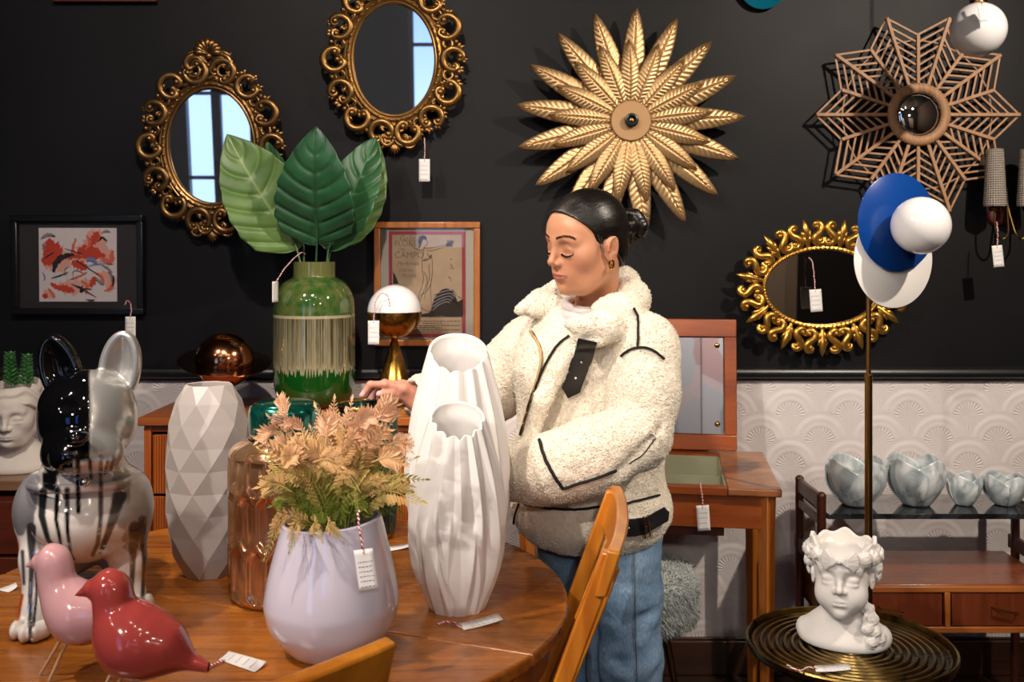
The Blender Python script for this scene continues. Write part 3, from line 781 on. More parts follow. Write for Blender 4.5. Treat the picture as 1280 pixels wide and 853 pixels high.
# ================================================================== brass tray table
t = thing('tray_table', 'round ribbed antique brass tray table holding the flower crowned bust', 'side table', (.729, 2.15, 0))
pr = [(.004, .549), (.20, .549), (.214, .553), (.2185, .563), (.2185, .571), (.2165, .574), (.2135, .572), (.2115, .564)]
r = .2105
while r > .03:
    pr += [(r, .5575), (r-.0035, .5575), (r-.006, .5635), (r-.0115, .5640), (r-.014, .5585)]; r -= .0165
pr += [(.02, .562), (.004, .562)]
def traymat():
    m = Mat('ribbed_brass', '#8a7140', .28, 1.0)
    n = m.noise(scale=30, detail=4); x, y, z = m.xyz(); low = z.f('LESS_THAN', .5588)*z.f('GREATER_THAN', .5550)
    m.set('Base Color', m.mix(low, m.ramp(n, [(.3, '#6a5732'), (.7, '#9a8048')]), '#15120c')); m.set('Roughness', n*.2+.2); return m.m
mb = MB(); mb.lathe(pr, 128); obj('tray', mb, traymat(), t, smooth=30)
mb = MB(); mb.tube([(0, 0, .02), (0, 0, .549)], .012, 20); obj('pole', mb, M_BRASSD, t)
mb = MB(); mb.lathe([(.004, 0), (.15, 0), (.152, .006), (.14, .012), (.02, .02), (.004, .022)], 64); obj('base', mb, M_BRASSD, t)
# ================================================================== things hanging on the wall
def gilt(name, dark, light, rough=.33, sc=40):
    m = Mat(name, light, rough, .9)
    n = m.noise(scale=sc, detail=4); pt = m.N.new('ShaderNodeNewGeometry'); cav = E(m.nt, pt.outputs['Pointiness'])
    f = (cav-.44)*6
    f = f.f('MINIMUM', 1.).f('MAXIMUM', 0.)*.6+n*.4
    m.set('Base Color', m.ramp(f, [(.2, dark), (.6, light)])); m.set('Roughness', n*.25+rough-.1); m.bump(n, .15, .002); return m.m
M_GILT1 = gilt('antique_gilt', '#2a1a0c', '#8a683f'); M_GILT2 = gilt('warm_gilt', '#33200c', '#946f3e')
M_GILT3 = gilt('bright_gilt', '#6b4210', '#d0a04a', .28)

def spiral(c, r, a0, turns, n, k=.35, sgn=1):
    """shrinking curl; starts on radius r at angle a0"""
    out = []
    for i in range(n):
        u = i/(n-1); rr = r*(1-(1-k)*u); a = a0+sgn*turns*TAU*u; out.append((c[0]+math.cos(a)*rr, c[1]+math.sin(a)*rr))
    return out
def relief(mb, pts2, radii, y=-.012, n=8, flat=.75, rise=.008):
    m = len(pts2); P3 = [(x, y-rise*math.sin(PI*i/(m-1)), z) for i, (x, z) in enumerate(pts2)]
    mb.tube(P3, radii, n, up=(0, 1, 0), flat=flat)
def cscroll(mb, c, size, ang, sgn=1, th=1., knob=True):
    """C-shaped acanthus scroll with curled ends; c centre, opening towards angle ang"""
    n = 20; body = []
    for i in range(n):
        a = ang+sgn*R(50+260*i/(n-1)); body.append((c[0]+size*math.cos(a), c[1]+size*math.sin(a)))
    def curl(p, a, s):
        cc = (p[0]-math.cos(a)*size*.36, p[1]-math.sin(a)*size*.36)
        return spiral(cc, size*.36, a, .8, 10, .25, s)
    e0 = curl(body[0], ang+sgn*R(50), -sgn); e1 = curl(body[-1], ang+sgn*R(310), sgn)
    pts = e0[::-1]+body[1:-1]+e1; m = len(pts); t = size*.23*th
    rr = [t*(.55+.75*math.sin(PI*i/(m-1))) for i in range(m)]
    relief(mb, pts, rr, n=8)
    # second rib along the back gives the fluted look
    relief(mb, [(c[0]+(x-c[0])*1.13, c[1]+(z-c[1])*1.13) for x, z in body], [t*.45*(.4+math.sin(PI*i/(n-1))) for i in range(n)], y=-.010, n=6)
    if knob:
        for p in (e0[-1], e1[-1]): mb.ball((p[0], -.020, p[1]), t*1.05, 7)
def leafbud(mb, c, L, ang, w=.35, lobes=3, y=-.012):
    """little palmette of lobes"""
    for k in range(lobes):
        a = ang+(k-(lobes-1)/2)*R(80/max(1, lobes-1)) if lobes > 1 else ang
        l = L*(1-.18*abs(k-(lobes-1)/2)); e = (c[0]+math.cos(a)*l, c[1]+math.sin(a)*l)
        pts = [(c[0]+(e[0]-c[0])*u, c[1]+(e[1]-c[1])*u) for u in (0, .3, .6, .85, 1)]
        relief(mb, pts, [L*w*q for q in (.25, .42, .46, .38, .12)], y=y, n=6, rise=.006)

def ornate(label, c, ax, az, crest, mat, tilt=R(4.2), ns=14, band=.056, cl=''):
    """oval rococo mirror: glass semi axes ax, az; c centre on the wall"""
    t = thing('ornate_mirror', label, 'mirror', c, (tilt, 0, 0), 'carved gilt oval mirrors with scrollwork')
    el = lambda a, d: ((ax+d)*math.cos(a), (az+d)*math.sin(a))
    mb = MB(); N_ = 96
    for d, r, y in ((.006, .0060, -.012), (.018, .0085, -.014), (.030, .0055, -.010)):
        mb.tube([(el(TAU*k/N_, d)[0], y, el(TAU*k/N_, d)[1]) for k in range(N_)], r, 8, closed=True)
    obj('inner_rim', mb, mat, t)
    mb = MB(); nb = 46
    for k in range(nb):
        a = TAU*k/nb; p = el(a, .018); dx, dz = -math.sin(a)*(ax+.02), math.cos(a)*(az+.02); l = math.hypot(dx, dz)
        M = Matrix(((dx/l, 0, -dz/l), (0, 1, 0), (dz/l, 0, dx/l)))
        mb.ball((p[0], -.020, p[1]), (.0085, .005, .0045), 6, M)
    obj('bead_moulding', mb, mat, t)
    mb = MB()
    s0 = .036
    for k in range(ns):
        a = PI/2+TAU*(k+.5)/ns; side = 1 if math.cos(a) > 0 else -1
        p = el(a, band+.008); flip = side*(1 if k % 2 == 0 else -1)
        cscroll(mb, p, s0*(1.0+.08*math.sin(3.1*k)), a+R(150 if k % 2 else -30)*side*1., flip, th=1.18)
        q = el(a+TAU*.5/ns, band+.022); mb.ball((q[0], -.018, q[1]), (.009, .009, .009), 7)
        q = el(a+TAU*.5/ns, band-.006); cscroll(mb, q, s0*.42, a+R(90), -flip, knob=False, th=1.2)
        leafbud(mb, el(a+TAU*.30/ns, band+.022), .030, a+R(20)*side, w=.42, lobes=3)
        leafbud(mb, el(a-TAU*.26/ns, band+.024), .026, a-R(30)*side, w=.42, lobes=3); leafbud(mb, el(a+TAU*.1/ns, band-.012), .026, a+R(100)*side, w=.45, lobes=3); leafbud(mb, el(a-TAU*.12/ns, band-.004), .024, a-R(110)*side, w=.45, lobes=2)
        q = el(a, band+.045); mb.ball((q[0], -.014, q[1]), (.007, .007, .007), 6)
        leafbud(mb, el(a, band+.034), .024, a, w=.4, lobes=3)
        # inner leafage bridging scrolls and rim
        mb.tube([(el(a+w_, .034+.014*abs(math.sin(j)))[0], -.012, el(a+w_, .034+.014*abs(math.sin(j)))[1]) for j, w_ in enumerate(np.linspace(-PI/ns, PI/ns, 7))], .0055, 6)
    obj('scroll_frame', mb, mat, t, smooth=60)
    # bottom palmette
    mb = MB(); zb = -(az+band+.030)
    for s in (-1, 1):
        cscroll(mb, (s*.024, zb+.004), .020, R(90), s, th=1.2); cscroll(mb, (s*.050, zb-.006), .019, R(90-40*s), -s)
    for k in range(7):
        a = R(-90)+(k-3)*R(17); leafbud(mb, (0, zb-.008), .040-.004*abs(k-3), a, w=.2, lobes=1)
    obj('bottom_palmette', mb, mat, t, smooth=60)
    if crest:
        mb = MB(); zt = az+band+.018
        for s in (-1, 1):
            pts = [(s*.006, zt), (s*.020, zt+.024), (s*.042, zt+.038), (s*.064, zt+.030), (s*.074, zt+.010), (s*.066, zt-.006), (s*.054, zt-.002), (s*.056, zt+.010)]
            q = [(v.x, v.y) for v in spline([(a, b, 0) for a, b in pts], 24)]
            relief(mb, q, [.005+.006*math.sin(PI*i/23) for i in range(24)], y=-.014)
            relief(mb, [(x*1.02, z+.010) for x, z in q[:17]], [.003+.003*math.sin(PI*i/16) for i in range(17)], y=-.014)
            relief(mb, [(x*.9, z-.009) for x, z in q[:15]], [.003+.003*math.sin(PI*i/14) for i in range(15)], y=-.016)
            cscroll(mb, (s*.048, zt-.014), .019, R(90-60*s), s, th=1.1); mb.ball((s*.014, -.016, zt-.006), .009, 7); mb.ball((s*.028, -.016, zt-.010), .008, 7)
            leafbud(mb, (s*.062, zt+.034), .018, R(90-50*s), lobes=3)
        for k in range(9):        # scallop shell
            a = R(90)+(k-4)*R(21); l = .056-.0028*abs(k-4)
            pts = [(math.cos(a)*l*u*(1.0), zt+.030+.012+math.sin(a)*l*u*.9) for u in (.08, .35, .65, .9, 1)]
            relief(mb, pts, [.0045, .0068, .0092, .010, .006], y=-.020, n=7, rise=.012)
        mb.ball((0, -.018, zt+.034), (.014, .01, .012), 8)
        for s in (-1, 1): leafbud(mb, (s*.030, zt+.062), .016, R(90-60*s), lobes=2)
        obj('shell_crest', mb, mat, t, smooth=60)
    mb = MB(); mb.add([(el(TAU*k/64, .008)[0], -.006, el(TAU*k/64, .008)[1]) for k in range(64)], [tuple(range(64))])
    obj('mirror_glass', mb, M_MIRRORW, t, solid=.004, smooth=0)
    mb = MB(); mb.add([(el(TAU*k/64, .040)[0], .004, el(TAU*k/64, .040)[1]) for k in range(64)], [tuple(range(64))])
    obj('backing', mb, M_WFRAME, t, solid=.006, smooth=0)
    return t
M_MIRRORW = mirror_mat('old_mirror', '#c4cee0', .008, .012); M_MIRRORW.node_tree.nodes['Principled BSDF'].inputs['Metallic'].default_value = .95
WS = 3.30
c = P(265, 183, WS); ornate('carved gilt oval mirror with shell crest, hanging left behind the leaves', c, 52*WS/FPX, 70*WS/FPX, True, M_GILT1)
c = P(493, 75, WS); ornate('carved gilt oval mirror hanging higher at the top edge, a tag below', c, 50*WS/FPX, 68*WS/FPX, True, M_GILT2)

# ---------------- starburst of gold leaves
c = P(787, 153, WS-.02)
t = thing('starburst_wall_lamp', 'round gold leaf starburst wall lamp with bare socket above the woman', 'wall lamp', c)
M_LEAFG = Mat('champagne_gold', '#c8a678', .42, .85); M_LEAFG.set('Roughness', M_LEAFG.noise(scale=25, detail=3)*.15+.36); M_LEAFG = M_LEAFG.m
def gold_leaf(R0, R1, W, a, y0, lift, name):
    mb = MB(); L = R1-R0; nu, nv = 17, 110
    def f(u, v):
        s = u*2-1; wv = W*(math.sin(PI*min(1, v**.86*.985+.015))**.62)*(1.0 if v < .5 else 1.0); wv = max(wv, .0012)
        if v < .12: wv = max(wv, W*.18)
        rib = .0036*(abs(math.sin((v*17-abs(s)*1.5)*PI))**.7)*(1-abs(s)**6)*min(1, v*6)*(.35+.65*min(1, abs(s)*4))*min(1, (1-v)*6)
        x = R0+L*v; yy = y0-lift*math.sin(PI*v*.8)-.010*(1-abs(s))*(1 if abs(s) > .07 else .55)-rib
        z = s*wv*(1+.05*abs(math.sin((v*15-1.1)*PI)))
        return (x*math.cos(a)-z*math.sin(a), yy, x*math.sin(a)+z*math.cos(a))
    mb.grid(f, nu, nv); return mb
k_ = WS/FPX
for k in range(17):
    a = R(87-k*360/17); obj('outer_leaf', gold_leaf(.055, 142*k_+.002*math.sin(k*5), .0365, a, -.004, .014, ''), M_LEAFG, t, solid=.0012, smooth=70)
for k in range(17):
    a = R(90-10.6+2-k*360/17+10.6*0); obj('inner_leaf', gold_leaf(.045, 101*k_, .0305, R(91-(k+.0)*360/17), -.020, .016, ''), M_LEAFG, t, solid=.0012, smooth=70)
mb = MB(); mb.lathe([(.001, 0), (.064, 0), (.066, -.004), (.066, -.040), (.063, -.043), (.001, -.043)], 64, M=Rx(R(-90)) @ Matrix.Scale(-1, 3)); 
M_DISC = plain('sand_gold_disc', '#b08a60', .45, .35); mb = MB(); mb.lathe([(.001, .0), (.064, .0), (.066, .003), (.066, .038), (.063, .041), (.001, .041)], 64, M=Rx(R(90))); obj('centre_disc', mb, M_DISC, t)
mb = MB(); mb.lathe([(.001, .041), (.021, .041), (.022, .044), (.022, .060), (.019, .062), (.015, .062), (.014, .046), (.001, .046)], 40, M=Rx(R(90))); k = obj('lamp_socket', mb, plain('black_socket', '#101010', .3), t)
mb = MB(); mb.lathe([(.001, .046), (.005, .046), (.005, .052), (.001, .053)], 14, M=Rx(R(90))); obj('contact', mb, M_BRASS, k)

# ---------------- wicker star mirror
c = P(1146, 144, WS)
t = thing('wicker_star_mirror', 'ten pointed rattan star mirror with small round glass hanging at upper right', 'mirror', c)
M_RAT = wood('rattan', '#8a6444', '#b98d66', 'Z', scale=2, rough=.55, coat=0)
def pol(r, a): return Vector((r*math.cos(a), 0, r*math.sin(a)))
RT, RN, RI = 127*k_, 100*k_, 37*k_
tips = [pol(RT, R(72-36*k)) for k in range(10)]; nots = [pol(RN, R(90-36*k)) for k in range(10)]
Y = lambda p, y: Vector((p.x, y, p.z))
for k in range(10):
    mb = MB(); a = R(72-36*k); d = .0055
    mb.beam(Y(pol(RI-.005, a), -.014), Y(tips[k], -.014), .011, .006, up=(0, 1, 0)); obj('point_spoke', mb, M_RAT, t, bevel=.0012)
    mb = MB(); a2 = R(90-36*k); mb.beam(Y(pol(RI-.005, a2), -.012), Y(nots[k], -.012), .011, .006, up=(0, 1, 0)); obj('notch_spoke', mb, M_RAT, t, bevel=.0012)
    for nk in (k, (k+1) % 10):      # the two bays beside each point
        mb = MB(); A, B = tips[k], nots[nk]; m = 8
        for j in range(m):
            q = j/m; rA = RT*(1-q)+RI*.9*q; rB = RN*(1-q)+RI*.62*q
            if rB < RI*.9: continue
            an = R(90-36*nk); p0 = pol(rA, a); p1 = pol(max(rB, RI*.9), an)
            mb.beam(Y(p0, -.006), Y(p1, -.006), .0062, .004, up=(0, 1, 0))
        obj('rungs', mb, M_RAT, t)
mb = MB()
for r_, y in ((RT*.74, -.002),):
    pts = [pol(r_*(1.0 if k % 2 else 1.0), R(90-18*k)) for k in range(20)]
    for k in range(20): mb.beam(Y(pts[k], y), Y(pts[(k+1) % 20], y), .004, .003, up=(0, 1, 0))
obj('back_hoop', mb, M_RAT, t)
mb = MB(); n = 150
mb.grid(lambda u, v: (lambda A, q, rr: ((rr+math.cos(q)*.0165)*math.cos(A), -.018-math.sin(q)*.011, (rr+math.cos(q)*.0165)*math.sin(A)))(TAU*u, TAU*v, 33*k_+.0012*math.cos(TAU*u*62)), 496, 13, closeu=True)
obj('wrapped_ring', mb, M_RAT, t, smooth=60)
mb = MB(); mb.lathe([(27*k_*math.sin(R(90)*q), .010+.016*(math.cos(R(90)*q))) for q in np.linspace(1, .001, 12)], 64, M=Rx(R(90)), cap=False); obj('mirror_glass', mb, M_MIRROR, t)

# ---------------- carved sun mirror, horizontal oval
c = P(1027, 359, WS)
t = thing('sunburst_mirror', 'horizontal oval mirror with bright gold scroll and leaf rays behind floor lamp', 'mirror', c, (R(2.5), 0, 0))
GX, GZ = 71*k_, 47*k_
mb = MB(); n = 120
mb.tube([((GX+.006)*math.cos(TAU*k/n), -.016, (GZ+.006)*math.sin(TAU*k/n)) for k in range(n)], .0075, 8, closed=True)
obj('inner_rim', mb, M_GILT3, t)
mb = MB(); 
for k in range(84):
    a = TAU*k/84; l = math.hypot(math.sin(a)*GX, math.cos(a)*GZ); dx, dz = -math.sin(a)*GX/l, math.cos(a)*GZ/l; r = R(35)
    dx, dz = dx*math.cos(r)-dz*math.sin(r), dx*math.sin(r)+dz*math.cos(r)
    mb.ball(((GX+.006)*math.cos(a), -.022, (GZ+.006)*math.sin(a)), (.0085, .004, .0035), 6, Matrix(((dx, 0, -dz), (0, 1, 0), (dz, 0, dx))))
obj('rope_moulding', mb, M_GILT3, t)
def ell_pt(a, d):
    p = Vector((GX*math.cos(a), GZ*math.sin(a))); nrm = Vector((math.cos(a)/GX, math.sin(a)/GZ)).normalized(); return p+nrm*d, nrm
def sunS(flip, base, nrm):
    mb = MB(); tan = Vector((-nrm.y, nrm.x))*flip
    def W(u, v): q = base+nrm*v+tan*u; return (q.x, q.y)
    pts = [(.016, .030), (.017, .018), (.004, .010), (-.010, .016), (-.013, .030), (-.004, .042), (.007, .052), (.012, .066), (.004, .078), (-.009, .077), (-.013, .066)]
    q = [W(v.x, v.y) for v in spline([(a, b, 0) for a, b in pts], 34)]
    relief(mb, q, [.0062+.0052*math.sin(PI*i/33)**.7 for i in range(34)], y=-.014, n=10, flat=.9, rise=.010)
    c0_, c1_ = W(.007, .020), W(-.003, .067)
    for c_q, r_q in ((c0_, .0115), (c1_, .0105)): mb.ball((c_q[0], -.016, c_q[1]), (r_q, .012, r_q), 10); mb.ball((c_q[0], -.028, c_q[1]), (.0045, .004, .0045), 7)
    return mb
def sunL(base, nrm):
    mb = MB(); tan = Vector((-nrm.y, nrm.x))
    def W(u, v): q = base+nrm*v+tan*u; return (q.x, q.y)
    relief(mb, [W(0, v) for v in (.004, .025, .045, .062, .080, .094)], [.007, .008, .0095, .012, .008, .001], y=-.014, n=8)
    for s in (-1, 1):
        for v0, l, w_ in ((.010, .034, .011), (.030, .030, .015)):
            relief(mb, [W(s*w_*(q**.7), v0+l*q) for q in (0, .3, .6, .85, 1)], [.006, .0075, .0065, .0045, .001], y=-.012, n=7)
    return mb
cum = [0.]; NN = 720
pts = [ell_pt(TAU*i/NN, .04)[0] for i in range(NN+1)]
for i in range(NN): cum.append(cum[-1]+(pts[i+1]-pts[i]).length)
def at_len(q):
    q = q % 1.0*cum[-1]; lo = max(i for i in range(NN+1) if cum[i] <= q+1e-9); return TAU*lo/NN
s0 = .75
for k in range(11):
    for j in range(3):
        a = at_len(s0+(k*3+j)/33); b, nr = ell_pt(a, .010)
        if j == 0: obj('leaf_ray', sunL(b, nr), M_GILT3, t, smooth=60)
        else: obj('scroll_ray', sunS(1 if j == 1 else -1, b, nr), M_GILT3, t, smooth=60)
mb = MB(); mb.add([((GX+.002)*math.cos(TAU*k/64), -.010, (GZ+.002)*math.sin(TAU*k/64)) for k in range(64)], [tuple(range(64))]); obj('mirror_glass', mb, M_MIRROR, t, solid=.004, smooth=0)

# ---------------- framed abstract painting
def rect_frame(mb, w, h, b, dp, y=0.):
    for (x0, x1, z0, z1) in ((-w/2, w/2, h/2-b, h/2), (-w/2, w/2, -h/2, -h/2+b), (-w/2, -w/2+b, -h/2+b, h/2-b), (w/2-b, w/2, -h/2+b, h/2-b)):
        mb.box(((x0+x1)/2, y-dp/2, (z0+z1)/2), (x1-x0, dp, z1-z0))
c = P(100, 331, 3.34); w, h = 166*k_, 125*k_
t = thing('framed_painting', 'red and black abstract painting in a wide black frame at left', 'painting', (c.x, YW-.002, c.z), (R(1.2), 0, 0))
mb = MB(); rect_frame(mb, w, h, 8*k_, .035); obj('frame', mb, plain('black_frame', '#0d0d0f', .3), t, bevel=.003)
mb = MB(); mb.box((0, -.012, 0), (w-.03, .004, h-.03)); obj('mat_board', mb, plain('charcoal_mat', '#2a2528', .6), t)
mb = MB(); mb.box((-.003, -.016, -.0), (98*k_, .003, 93*k_)); art = obj('canvas', mb, plain('canvas_white', '#dcd0d2', .6), t)
M_RED = plain('red_paint', '#c7402a', .6); M_ORED = plain('orange_red_paint', '#d86a4c', .6); M_BK = plain('black_paint', '#1d1b1f', .6); M_GREYP = plain('grey_paint', '#8a8488', .6); M_BLUEP = plain('blue_paint', '#6d7fb5', .6)
def C2(u, v): return ((u-.5)*98*k_-.003, (.5-v)*93*k_)       # u right, v down in the picture
def stroke(mb, pts, w0, y, jag=.25, seed=0, n=26, taper=True):
    """brush stroke with a ragged edge, flat on the picture"""
    rg = random.Random(seed); n = 44; q = spline([(a, b, 0) for a, b in pts], n); V = []; ph_ = [rg.uniform(0, 6) for _ in range(6)]
    for i, p in enumerate(q):
        d = (q[min(i+1, n-1)]-q[max(i-1, 0)]).normalized(); nr = Vector((-d.y, d.x, 0)); u = i/(n-1)
        ww = w0*(math.sin(PI*min(1, max(.06, u)))**.4 if taper else 1)
        for s in (-1, 1):
            e = p+nr*s*ww*(1+jag*(.45*math.sin(i*.55+ph_[0]+s)+.3*math.sin(i*1.3+ph_[1]*s)+.25*math.sin(i*2.4+ph_[2]+2*s))); e.x = min(.995, max(.005, e.x)); e.y = min(.995, max(.005, e.y)); x, z = C2(e.x, e.y); V.append((x, y, z))
    mb.add(V, [(i*2, i*2+1, i*2+3, i*2+2) for i in range(n-1)])
reds = MB(); ored = MB(); bl = MB(); gr = MB(); blu = MB(); y0 = -.0180; y1 = -.0186
for i, (p, w_) in enumerate([(((.06, .32), (.16, .28), (.30, .34)), .10), (((.05, .48), (.15, .42), (.33, .40)), .09), (((.50, .33), (.62, .30), (.78, .32)), .07), (((.66, .22), (.72, .15), (.76, .05)), .055),
                          (((.42, .47), (.52, .50), (.62, .56)), .06), (((.55, .38), (.68, .36), (.86, .38)), .06), (((.66, .80), (.70, .72), (.72, .66)), .04), (((.26, .80), (.33, .82), (.46, .86)), .045),
                          (((.15, .75), (.22, .80), (.30, .84)), .03), (((.04, .93), (.08, .92), (.09, .96)), .03), (((.38, .42), (.45, .36), (.55, .40)), .05), (((.10, .24), (.14, .18), (.20, .22)), .035)]):
    stroke(reds, p, w_, y0-.0001*i, .5, i)
for i, (p, w_) in enumerate([(((.80, .40), (.92, .46), (.95, .30)), .035), (((.84, .86), (.93, .80), (.96, .66)), .02), (((.12, .82), (.18, .90), (.20, .95)), .018), (((.48, .14), (.44, .30), (.50, .36)), .02),
                          (((.72, .60), (.80, .66), (.84, .76)), .02), (((.40, .70), (.55, .64), (.62, .60)), .012), (((.62, .10), (.66, .2), (.60, .3)), .02), (((.55, .72), (.62, .78), (.60, .9)), .018)]):
    stroke(ored, p, w_, y0-.0015-.0001*i, .6, 40+i)
for i, (p, w_) in enumerate([(((.19, .60), (.22, .48), (.31, .39), (.46, .36)), .036), (((.46, .43), (.60, .52), (.78, .65)), .007), (((.16, .68), (.26, .65), (.38, .60)), .009), (((.50, .78), (.58, .84), (.75, .95)), .008),
                          (((.42, .76), (.55, .82), (.68, .83)), .010), (((.56, .78), (.54, .86), (.60, .82)), .016), (((.90, .60), (.96, .68), (.95, .80)), .014), (((.34, .28), (.50, .33), (.58, .35)), .006),
                          (((.10, .10), (.18, .10), (.22, .12)), .014), (((.78, .17), (.82, .13), (.89, .18)), .012), (((.06, .42), (.16, .35), (.20, .33)), .006), (((.60, .97), (.68, .98), (.72, .97)), .008), (((.36, .66), (.34, .56), (.40, .52)), .004), (((.44, .70), (.46, .58), (.60, .62)), .004)]):
    stroke(bl, p, w_, y1-.0016-.0001*i, .4, 80+i)
for i, (p, w_) in enumerate([(((.04, .14), (.12, .09), (.20, .10)), .02), (((.82, .50), (.92, .58), (.94, .74)), .016), (((.74, .68), (.80, .74), (.84, .76)), .02), (((.82, .06), (.88, .04), (.93, .06)), .012), (((.08, .2), (.07, .28), (.10, .3)), .014)]):
    stroke(gr, p, w_, y1-.0030-.0001*i, .5, 130+i)
for i, (p, w_) in enumerate([(((.62, .44), (.68, .42), (.76, .48)), .028), (((.60, .53), (.74, .49), (.97, .48)), .005), (((.05, .60), (.08, .66), (.07, .72)), .008)]): stroke(blu, p, w_, y1-.0036-.0001*i, .3, 170+i)
wash = MB()
for i, (p, w_) in enumerate([(((.08, .30), (.25, .42), (.40, .40)), .17), (((.50, .40), (.70, .30), (.92, .40)), .15), (((.25, .80), (.45, .80), (.70, .75)), .10), (((.62, .08), (.74, .12), (.80, .25)), .09), (((.80, .60), (.92, .70), (.90, .88)), .07), (((.06, .85), (.12, .9), (.2, .95)), .05)]): stroke(wash, p, w_, -.01755-.00004*i, .5, 230+i)
for nm, m_, mt in (('pink_wash', wash, plain('pink_wash', '#e0a596', .6)), ('red_brushwork', reds, M_RED), ('pale_red_brushwork', ored, M_ORED), ('black_brushwork', bl, M_BK), ('grey_brushwork', gr, M_GREYP), ('blue_brushwork', blu, M_BLUEP)):
    obj(nm, m_, mt, art, smooth=0, norm=False)
mb = MB(); mb.box((0, -.024, 0), (w-.03, .0015, h-.03)); obj('glass', mb, M_THIN, t, smooth=0)

# ---------------- framed vintage poster
c = P(534, 355, 3.34); w, h = 134*k_, 157*k_
t = thing('framed_poster', 'vintage cream poster of a draped woman in a light wooden frame', 'poster', (c.x, YW-.002, c.z), (R(1.0), 0, 0))
mb = MB(); rect_frame(mb, w, h, 8.2*k_, .022); obj('frame', mb, wood('light_frame', '#8a4c20', '#b9763c', 'Z', rough=.3, coat=.3), t, bevel=.004, bseg=3)
mb = MB(); mb.box((0, -.006, 0), (w-.03, .003, h-.03)); obj('mat_board', mb, plain('grey_mat', '#b3aa9b', .7), t)
pw, ph = 97*k_, 134*k_
mb = MB(); mb.box((.000, -.009, -.001), (pw, .002, ph)); obj('red_border', mb, plain('red_border', '#9c2f3f', .6), t)
def aged():
    m = Mat('aged_paper', '#b59a7c', .7); m.set('Base Color', m.ramp(m.noise(scale=11, detail=5), [(.3, '#a98d70'), (.7, '#bfa587')])); return m.m
iw, ih = 88*k_, 125*k_
mb = MB(); mb.box((.000, -.011, -.001), (iw, .002, ih)); paper = obj('printed_sheet', mb, aged(), t)
def PP(px, py, dy=0): return Vector(((px-533.5)*k_, -.0125-dy, (354.8-py)*k_))   # on the sheet
M_PB = plain('poster_black', '#1c1613', .7); M_PL = plain('poster_line', '#4a3a2e', .7); M_PG = plain('poster_grey', '#7d6a55', .7)
cv = lambda X, Y_: (470+X/5.014, 270+Y_/5.014)
mb = MB()
def poly(mb, pts, dy): mb.add([PP(*cv(*p), dy) for p in pts], [tuple(range(len(pts)))])
poly(mb, [(120, 615), (250, 622), (330, 608), (360, 570), (420, 560), (470, 548), (520, 535), (545, 520), (545, 636), (120, 636)], .0001)
hill = [(345, 600)]+[(345+2+170*(.5-.5*math.cos(R(a)))*1.0, 600-0-145*math.sin(R(a))*(1-.1*math.cos(R(a)))) for a in range(8, 176, 8)]+[(512, 545), (470, 560)]
poly(mb, hill, .0002); poly(mb, [(103, 345), (118, 372), (140, 425), (103, 425)], .0002)
poly(mb, [(262, 150), (268, 128), (288, 116), (308, 120), (318, 135), (312, 148), (300, 140), (290, 150), (284, 170), (276, 190), (262, 200), (268, 180)], .0003)
obj('black_print', mb, M_PB, paper, smooth=0, norm=False)
mb = MB()
def line(pts, w_=1.2, dy=.0004, m=None): (m or mb).tube([PP(*cv(v.x, v.y), dy) for v in spline([(a, b, 0) for a, b in pts], max(8, 5*len(pts)))], w_*k_/5/1.2, 4)
for L in ([(300, 140), (318, 150), (320, 165), (316, 180), (306, 184), (302, 196)], [(306, 196), (330, 198), (380, 190), (430, 178)], [(318, 216), (360, 212), (410, 196), (440, 185)], [(302, 196), (290, 210), (270, 212), (230, 190), (214, 170)],
          [(296, 214), (290, 250), (286, 300), (290, 350), (296, 380), (288, 430), (270, 490), (262, 560)], [(346, 240), (352, 300), (350, 370), (340, 440), (344, 520), (346, 600)], [(320, 230), (330, 250), (345, 240), (330, 268), (290, 276)],
          [(300, 350), (320, 400), (300, 460), (270, 540)], [(330, 300), (334, 380), (318, 440), (300, 520)], [(296, 268), (320, 262), (346, 246)], [(296, 280), (320, 274), (348, 256)], [(262, 560), (300, 590), (346, 602)], [(350, 390), (330, 450), (280, 500)]): line(L, 1.6)
for k in range(26):
    rg = random.Random(k); line([(430+rg.uniform(0, 50), 160+rg.uniform(-14, 30)), (440+rg.uniform(0, 50), 160+rg.uniform(-14, 30))], 2)
for (x, y) in ((473, 266), (470, 300), (478, 312), (484, 325), (468, 322), (455, 380), (464, 384), (470, 398), (484, 462), (520, 505), (530, 510)): line([(x-3, y), (x+2, y+5)], 3.4)
obj('line_drawing', mb, M_PL, paper, smooth=0, norm=False)
mb = MB()
for k in range(5): line([(352+k*3, 596-k*26), (392+k*10, 560-k*22), (440+k*10, 540-k*18), (462+k*11, 545-k*12)], 4.5, .0006, mb)
obj('hill_lines', mb, M_CREAM if 'M_CREAM' in globals() else M_GREYP, paper, smooth=0, norm=False)
def text(name, s, x, z, size, mat, parent, y=-.0127, M=None, align='LEFT', rot=(R(90), 0, 0), shear=0., loc=None, ext=0.0, sx=1.):
    cu = bpy.data.curves.new(name, 'FONT'); cu.body = s; cu.size = size; cu.align_x = align; cu.shear = shear; cu.extrude = ext; cu.resolution_u = 3
    o = bpy.data.objects.new(name, cu); COL.objects.link(o); o.parent = parent; o.location = loc or (x, y, z); o.rotation_euler = rot; o.scale = (sx, 1, 1); cu.materials.append(mat)
    bpy.context.view_layer.update(); me = bpy.data.meshes.new_from_object(o.evaluated_get(bpy.context.evaluated_depsgraph_get()))
    q = bpy.data.objects.new(name, me); COL.objects.link(q); q.parent = parent; q.location = o.location; q.rotation_euler = o.rotation_euler; q.scale = o.scale
    bpy.data.objects.remove(o); return q
